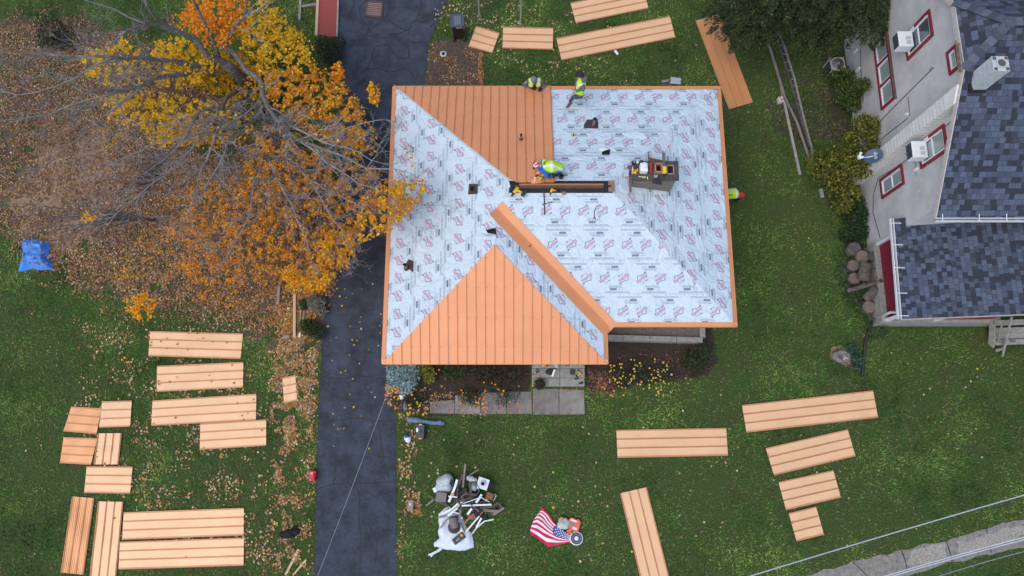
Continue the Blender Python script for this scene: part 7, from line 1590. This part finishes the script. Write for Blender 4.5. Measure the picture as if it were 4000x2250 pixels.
# ---- 2: on a ladder at the north eave, leaning on the metal
sc2 = lambda a, b, z: q(a, b, z)
hd = sc2(440, 330, 4.02); neck = hd + Vector((.0, .10, -.15)); chest = sc2(470, 420, 3.62) + Vector((0, .02, 0)); hip = Vector((chest.x, chest.y + .22, 2.95))
sL, sR = sc2(255, 385, 3.74), sc2(685, 385, 3.74); eL, eR = sc2(140, 500, 3.52), sc2(770, 500, 3.52); wL, wR = sc2(335, 560, 3.48), sc2(715, 585, 3.47)
P = [(chest, hip, .14, .135, GH), (sL + Vector((.08, 0, -.03)), sR + Vector((-.08, 0, -.03)), .085, .085, GH, .06), (chest, neck, .12, .07, GH, .05), (neck, hd, .055, .055, SK), (sL, eL, .07, .06, GH), (eL, wL, .056, .045, GH), (sR, eR, .07, .06, GH), (eR, wR, .056, .045, GH),
     (chest + Vector((0, -.19, -.10)), chest + Vector((0, -.17, .03)), .045, .045, BK_)]
for s_ in (-1, 1):
    h0 = hip + Vector((s_ * .09, 0, 0)); k0 = Vector((h0.x, h0.y - .06, 2.45)); a0 = Vector((h0.x, h0.y + .10, 2.02)); P += [(h0, k0, .095, .066, JN), (k0, a0, .062, .05, JN), (a0, a0 + Vector((0, -.14, -.06)), .052, .045, BT)]
P = [(tuple(p[0]), tuple(p[1])) + tuple(p[2:]) for p in P]
hand(P, wL, Vector((.9, -.35, -.15)), (0, 0, 1), BK_, 1.25, .5, 1); hand(P, wR, Vector((-.75, -.65, -.1)), (0, 0, 1), BK_, 1.25, .5, -1)
f, u, r = head(P, hd, (-.05, -.80, -.45), (0, -.35, .85))
r2 = thing('person', 'roofer in a grey beanie leaning over the eave with black gloves on the metal', 'person', (hip.x, hip.y, 0), 0, 'roofers in yellow vests')
blob_mesh('body', P, PM, r2, .0105, .025); face(r2, hd, f, u, r)
b = MB(); b.lathe([(.106, -.03), (.110, .02), (.10, .07), (.065, .115), (.02, .13), (.001, .131)], hd + u * .02 - f * .015, 18, 0, Matrix((f, f.cross(u) * -1, u)).transposed()); b.build('beanie', mat('grey_beanie', (.17, .18, .20), .95, var=.15, vs=25, bump=.4, bs=60), r2, True)
vp = [(chest + Vector((-.115, -.06, .02)), hip + Vector((-.07, 0, 0)), .115, .14, 0), (chest + Vector((.115, -.06, .02)), hip + Vector((.07, 0, 0)), .115, .14, 0), (sL + Vector((.10, .02, .03)), chest + Vector((-.12, -.08, -.02)), .09, .10, 0), (sR + Vector((-.10, .02, .03)), chest + Vector((.12, -.08, -.02)), .09, .10, 0)]
vest(r2, [(tuple(p[0]), tuple(p[1])) + tuple(p[2:]) for p in vp], [(chest + Vector((-.13, 0, 0)), (1, 0, 0), .025), (chest + Vector((.14, 0, 0)), (1, 0, 0), .025), (chest + Vector((0, 0, -.35)), (0, 0, 1), .025)])
b = MB(); b.box(sc2(190, 420, 3.73), (.085, .02, .05), 0, rotz(R_(35))); b.build('sleeve_patch', refl, r2)
la = thing('extension_ladder', 'aluminium ladder standing against the eave under the roofer in the beanie', 'ladder', (hip.x, hip.y + .3, 0))
for s_ in (-1, 1):
    b = MB(); b.bar((hip.x + s_ * .21, hip.y + .62, 0), (hip.x + s_ * .21, YN + .06, 3.42), .07, .03, 0, (0, 1, 0)); b.build('rail', MATS['dull_aluminium'], la)
for k in range(1, 11):
    t = k / 11.5; y = hip.y + .62 + (YN + .06 - hip.y - .62) * t; b = MB(); b.tube([(hip.x - .2, y, 3.42 * t), (hip.x + .2, y, 3.42 * t)], .016, 8); b.build('rung', MATS['dull_aluminium'], la)

# ---- 3: kneeling at the ridge over the metal
s3 = lambda a, b, z: G(1950 + a * .1941, 600 + b * .1941, z)
zr0 = 4.66
hd = s3(758, 240, 5.12); sN = s3(890, 165, 5.13); sS = s3(905, 330, 5.10); chest = (sN + sS) / 2 + Vector((.06, 0, .0)); neck = chest + Vector((-.09, .0, .02)); mid = s3(1050, 265, 5.20); hip = s3(1180, 330, 5.06); hN = hip + Vector((0, .10, -.02)); hS = hip + Vector((0, -.06, -.02))
kS = s3(1080, 440, 4.86); kN = s3(1060, 330, 4.80); fS = s3(1205, 470, 4.80); fN = s3(1230, 420, 4.74); eS = s3(960, 450, 4.98); wS = s3(890, 435, 4.88); eN = s3(820, 330, 4.92); wN = s3(800, 405, 4.86)
P = [(hip, mid, .15, .165, BL), (mid, chest, .165, .15, BL), (sN, sS, .09, .09, BL, .06), (neck, hd, .055, .05, SK), (hN, hS, .12, .12, BK_), (hS, kS, .10, .075, BK_), (kS, fS, .07, .05, CM), (hN, kN, .10, .075, BK_), (kN, fN, .07, .05, CM), (fS, fS + Vector((.08, -.05, .02)), .05, .04, BK_), (fN, fN + Vector((.08, -.04, .0)), .05, .04, BK_),
     (sS, eS, .085, .07, BL), (eS, wS, .05, .04, SK), (sN, eN, .08, .06, BL), (eN, wN, .048, .04, SK), (kS + Vector((-.05, 0, 0)), kS + Vector((-.1, -.01, -.04)), .085, .07, JN)]
P = [(tuple(p[0]), tuple(p[1])) + tuple(p[2:]) for p in P]
hand(P, wS, Vector((-.85, .2, -.35)), (0, 0, 1), SK, 1.1, .8, 1); hand(P, wN, Vector((-.55, -.6, -.3)), (0, 0, 1), SK, 1.1, .8, -1)
f, u, r = head(P, hd, (-.70, -.25, -.65), (-.62, .1, .72))
r3 = thing('person', 'roofer in a blue shirt and star spangled cap kneeling at the ridge slot', 'person', (hip.x, hip.y, 4.6), 0, 'roofers in yellow vests')
blob_mesh('body', P, PM, r3, .0105, .025); face(r3, hd, f, u, r)
b = MB(); Rh = Matrix((f, f.cross(u) * -1, u)).transposed(); b.lathe([(.106, -.03), (.108, .03), (.09, .08), (.045, .108), (.001, .114)], hd + u * .04 - f * .01, 20, 0, Rh); b.m = [(0 if (i // 3) % 2 else 1) if (i % 20) < 12 else 2 for i in range(len(b.f))]; b.bar(hd + f * .08 + u * .03, hd + f * .17 + u * .0, .15, .015, 2, u); b.build('cap', [redc, mat('cap_white', (.72, .7, .72), .8), mat('cap_navy', (.03, .04, .09), .8)], r3, True)
vp = [(s3(1195, 290, 5.07), mid + Vector((0, .01, .01)), .175, .19, 0), (mid, chest + Vector((.02, 0, 0)), .19, .165, 0), (sN + Vector((.02, -.01, .0)), sS + Vector((.03, .05, .01)), .105, .10, 0)]
vest(r3, [(tuple(p[0]), tuple(p[1])) + tuple(p[2:]) for p in vp], [(s3(1045, 200, 5.2), (1, .05, 0), .030), (s3(940, 275, 5.2), (.12, 1, 0), .026)])
b = MB()
for i, (a, c_, w) in enumerate(((900, 170, .05), (905, 195, .06), (898, 212, .05), (930, 160, .02), (935, 185, .025), (930, 215, .02), (945, 150, .02), (942, 200, .02))): b.box(s3(a, c_, 5.285), (w * .45, w, .03), 0, rotz(R_(10 * (i % 3) - 10)))
b.build('vest_emblem', mat('emblem_dark', (.10, .14, .04), .8), r3)
drill('yellow drill held by the kneeling roofer', s3(850, 500, 4.85), (.6, .5, 0), 0, 1.0)
b = MB(); b.bar(s3(690, 590, 4.82), s3(790, 375, 4.90), .09, .03, 0); b.bar(s3(715, 500, 4.88), s3(728, 470, 4.89), .03, .05, 1); b.box(s3(745, 560, 4.80), (.34, .14, .05), 0, rotz(R_(6))); tag(recenter(b.build('ridge_trim_piece', [copper, whitep])), 'bent piece of copper ridge trim in front of the kneeling roofer', 'trim piece')

# ---- 4: bending down by the east wall
s4 = lambda a, b, z: G(2830 + a * .0552, 720 + b * .0552, z)
hd = s4(1130, 780, 1.10); chest = s4(720, 660, 1.16); hip = s4(150, 660, 1.05); sN, sS = s4(700, 400, 1.14), s4(760, 880, 1.12)
P = [(hip, (hip + chest) / 2, .15, .165, BK_), ((hip + chest) / 2, chest, .165, .15, BK_), (sN, sS, .09, .09, BK_, .06), (chest, hd, .07, .055, SK)]
eS, wS = s4(820, 1120, .80), s4(1050, 1050, .55); eN, wN = s4(780, 350, .80), s4(950, 500, .50); P += [(sS, eS, .075, .06, BK_), (eS, wS, .055, .04, BK_), (sN, eN, .075, .06, BK_), (eN, wN, .055, .04, BK_)]
for s_ in (-1, 1):
    h0 = hip + Vector((0, s_ * .10, -.05)); k0 = Vector((hip.x + .12, hip.y + s_ * .12 - .05, .52)); a0 = Vector((hip.x + .0, hip.y + s_ * .14 - .08, .10)); P += [(h0, k0, .105, .075, BK_), (k0, a0, .07, .05, BK_), (a0 + Vector((-.03, 0, -.04)), a0 + Vector((.15, 0, -.05)), .05, .045, BT)]
P = [(tuple(p[0]), tuple(p[1])) + tuple(p[2:]) for p in P]
hand(P, wS, Vector((.3, 0, -1)), (1, 0, 0), SK, 1, .6, 1); hand(P, wN, Vector((.3, 0, -1)), (1, 0, 0), SK, 1, .6, -1)
f, u, r = head(P, hd, (.55, -.35, -.75), (.8, .0, .55))
r4 = thing('person', 'roofer in a red cap and black trousers bending down beside the right eave', 'person', (hip.x, hip.y, 0), 0, 'roofers in yellow vests')
blob_mesh('body', P, PM, r4, .0105, .025); face(r4, hd, f, u, r)
b = MB(); Rh = Matrix((f, f.cross(u) * -1, u)).transposed(); b.lathe([(.108, -.04), (.112, .03), (.10, .08), (.06, .115), (.001, .125)], hd + u * .03 - f * .01, 18, 0, Rh); b.build('cap', redc, r4, True)
vp = [(hip, (hip + chest) / 2, .18, .19, 0), ((hip + chest) / 2, chest, .19, .17, 0), (sN + Vector((0, -.02, 0)), sS + Vector((0, .02, 0)), .105, .105, 0)]
vest(r4, [(tuple(p[0]), tuple(p[1])) + tuple(p[2:]) for p in vp], [(s4(800, 700, 1.2), (1, .1, 0), .030), (s4(500, 400, 1.3), (0, 1, .1), .02)])
V, F = text_mesh('ANT', .10, .003); V -= V.mean(0); b = MB(); o_ = s4(450, 760, 1.345); b.add([o_ + Vector((x, y, 0)) for x, y in V], [tuple(t) for t in F]); b.build('vest_lettering', mat('emblem_dark', (.10, .14, .04), .8), r4)
# ================================================================== the lawn
def blades(n, seed=11):
    rg = np.random.default_rng(seed)
    x = rg.uniform(-23, 23, n); y = rg.uniform(-5, 20, n)
    keep = np.abs(x) < 18.7 + (y + 4) * .16
    for p in NOGRASS + PANELS: keep &= ~in_poly(x, y, p)
    keep &= ~(in_poly(x, y, BEDL) & (rg.random(n) < .8))
    keep &= ~(in_poly(x, y, MOULD) & (rg.random(n) < .6))
    x, y = x[keep], y[keep]; n = len(x)
    # clumps of lusher and of drier blades
    f = np.array([.8 * mnoise.noise(Vector((a * .42, b * .42, 3.3))) + .65 * mnoise.noise(Vector((a * 1.3, b * 1.3, 7.7))) + .45 * mnoise.noise(Vector((a * 3.7, b * 3.7, 1.7))) for a, b in zip(x, y)])
    h = np.array([mnoise.noise(Vector((a * .6, b * .6, 13.3))) + .6 * mnoise.noise(Vector((a * 2.1, b * 2.1, 17.7))) for a, b in zip(x, y)])
    keep = rg.random(n) < np.clip(.72 + .8 * f, .12, 1)
    x, y, f, h = x[keep], y[keep], f[keep], h[keep]; n = len(x)
    P = np.stack([x, y, np.full(n, .003)], 1)
    green = pick([((.045, .085, .018), 3), ((.07, .125, .025), 3), ((.10, .155, .04), 2), ((.03, .06, .014), 2)], n, rg, .22)
    green = 1.66 * green * (1 + .95 * np.clip(h, -.8, .8))[:, None] * np.array([1, 1, 1]) ** 1
    green[:, 0] *= 1 + .35 * np.clip(h, -.5, .8)
    brown = pick([((.17, .145, .075), 2), ((.10, .10, .04), 3), ((.24, .20, .11), 1)], n, rg, .2)
    w = (rg.random(n) < np.clip(.32 - .95 * f, .02, .9))[:, None]
    c = np.where(w, brown, green)
    kind(leaf_cloud('grass', P, rg.uniform(.06, .15, n), c, mat('grass_blade', (.05, .1, .02), .8, attr='Col', spec=.15), None, np.array([(-.09, 0), (.09, 0), (.05, .6), (0, 1.0)], dtype=np.float32), 0, seed, 0, None, rg.uniform(.15, 1.0, n)), 'stuff')
blades(560000)
# ---- fallen leaves
LIT = [  # polygon, density, palette, size, threshold
 ([(-60, 60), (300, 60), (650, 150), (1000, 450), (1340, 750), (1340, 1150), (1000, 1330), (600, 1230), (250, 1150), (30, 1000), (-60, 900)], .034, BRN + BRN + FALL, .085, -.45),
 ([(30, 700), (150, 480), (330, 400), (560, 480), (800, 560), (900, 700), (880, 900), (620, 980), (300, 960), (90, 930)], .030, BRN, .10, -.35),
 ([(0, 0), (300, 0), (700, 200), (700, 500), (300, 620), (0, 640)], .015, BRN, .10, -.1),
 ([(500, 800), (1000, 640), (1400, 800), (1330, 1100), (1250, 1320), (1100, 1340), (900, 1240), (500, 1100)], .030, MIX + BRN, .105, -.3),
 ([(150, 950), (520, 950), (760, 1150), (900, 1250), (600, 1300), (300, 1220), (90, 1100)], .012, FALL, .10, -.15),
 ([(280, 1230), (1000, 1200), (1080, 1340), (1060, 1700), (1100, 2250), (700, 2250), (240, 1800), (260, 1500)], .0062, FALL + PALE, .10, -.2),
 ([(1060, 1280), (1255, 1280), (1245, 1560), (1235, 1900), (1060, 1900), (1040, 1560)], .045, FALL, .105, -.25),
 ([(1060, 1900), (1235, 1900), (1225, 2250), (1000, 2250)], .026, FALL, .10, -.15),
 ([(1090, 1390), (1240, 1340), (1250, 1500), (1180, 1620), (1100, 1560)], .02, FALL, .105, -.3),
 ([(1060, 1090), (1280, 1090), (1265, 1340), (1070, 1340)], .035, FALL + MIX, .105, -.4),
 ([(1550, 1600), (1640, 1600), (1650, 1760), (1620, 1800), (1640, 2000), (1580, 2010), (1552, 1900)], .014, FALL + PALE, .10, -.2),
 ([(1575, 1920), (1650, 1920), (1650, 2020), (1580, 2020)], .03, FALL, .10, -.4),
 ([(1552, 1900), (1590, 1900), (1580, 2250), (1552, 2250)], .008, FALL, .10, -.1),
 ([(1500, 1470), (1580, 1480), (1570, 1600), (1530, 1620), (1500, 1560)], .02, ORA + PALE, .10, -.3),
 ([(1580, 1500), (2070, 1540), (2090, 1620), (1800, 1640), (1600, 1620)], .016, BRN + FALL, .085, -.2),
 ([(1580, 1420), (2070, 1420), (2070, 1550), (1580, 1500)], .012, [((.16, .07, .045), 3), ((.10, .05, .03), 3), ((.3, .16, .1), 1)], .075, -.2),
 ([(2285, 1430), (2420, 1460), (2420, 1560), (2290, 1540), (2080, 1520), (2090, 1505), (2280, 1510)], .03, [((.30, .12, .08), 3), ((.2, .08, .05), 2), ((.4, .2, .14), 1)], .08, -.3),
 ([(2400, 1380), (2790, 1290), (2790, 1480), (2620, 1500), (2420, 1560)], .010, [((.22, .09, .06), 3), ((.3, .15, .1), 2)], .075, -.1),
 ([(1270, 1000), (1530, 1100), (1500, 1650), (1540, 1880), (1250, 1880)], .00022, PALE + YEL[:1], .10, -.6),
 ([(1660, 150), (1890, 150), (1890, 340), (1660, 340)], .022, BRN + FALL, .08, -.3),
 ([(1865, 200), (1890, 200), (1890, 338), (1865, 338)], .05, [((.35, .15, .06), 2), ((.45, .22, .1), 2)], .09, -.5),
 ([(1700, 0), (2450, 0), (2450, 330), (1900, 330), (1880, 180), (1690, 160)], .0026, PALE, .10, -.1),
 ([(1690, 0), (2050, 0), (2050, 120), (1690, 140)], .0045, PALE, .10, -.3),
 ([(2400, 0), (2900, 60), (2900, 330), (2400, 330)], .0006, FALL, .09, -.2),
 ([(1560, 1640), (2400, 1640), (2400, 2250), (1560, 2250)], .00016, PALE, .12, -.4),
 ([(2300, 1450), (4000, 1300), (4000, 2250), (2300, 2250)], .00009, PALE, .10, -.4),
 ([(2860, 330), (3300, 330), (3350, 1480), (2860, 1300)], .00012, FALL, .10, -.4),
 ([(0, 1200), (280, 1200), (240, 2250), (0, 2250)], .0003, FALL, .09, -.2),
 ([(3100, 100), (3340, 100), (3340, 560), (3100, 560)], .003, BRN, .09, -.1)]
PP, CC, SS = [], [], []
for i, (poly, dn, pal, sz, thr) in enumerate(LIT):
    x, y = scatter(poly, dn * 1.7, rg, 55, thr, .5, 50 + i * 2.3, min(70, .16 * min(max(p[0] for p in poly) - min(p[0] for p in poly), max(p[1] for p in poly) - min(p[1] for p in poly))))
    PP.append(lift(x, y, rg.uniform(.025, .05, len(x)))); CC.append(pick(pal, len(x), rg, .2)); SS.append(rg.uniform(.45, .95, len(x)) * sz)
P_ = np.concatenate(PP); C_ = np.concatenate(CC); S_ = np.concatenate(SS)
k = ~in_poly(P_[:, 0], P_[:, 1], HOUSEFOOT)
k &= ~(in_poly(P_[:, 0], P_[:, 1], TAN) & (rg.random(len(P_)) < .5))
for p in PANELS[:25] + PANELS[-1:]: k &= ~in_poly(P_[:, 0], P_[:, 1], p)
kind(leaf_cloud('fallen_leaves', P_[k], S_[k], C_[k] * .88, mat('dead_leaf', (.4, .25, .14), .8, attr='Col', spec=.15), None, LEAF5, .22, 9, .6), 'stuff')
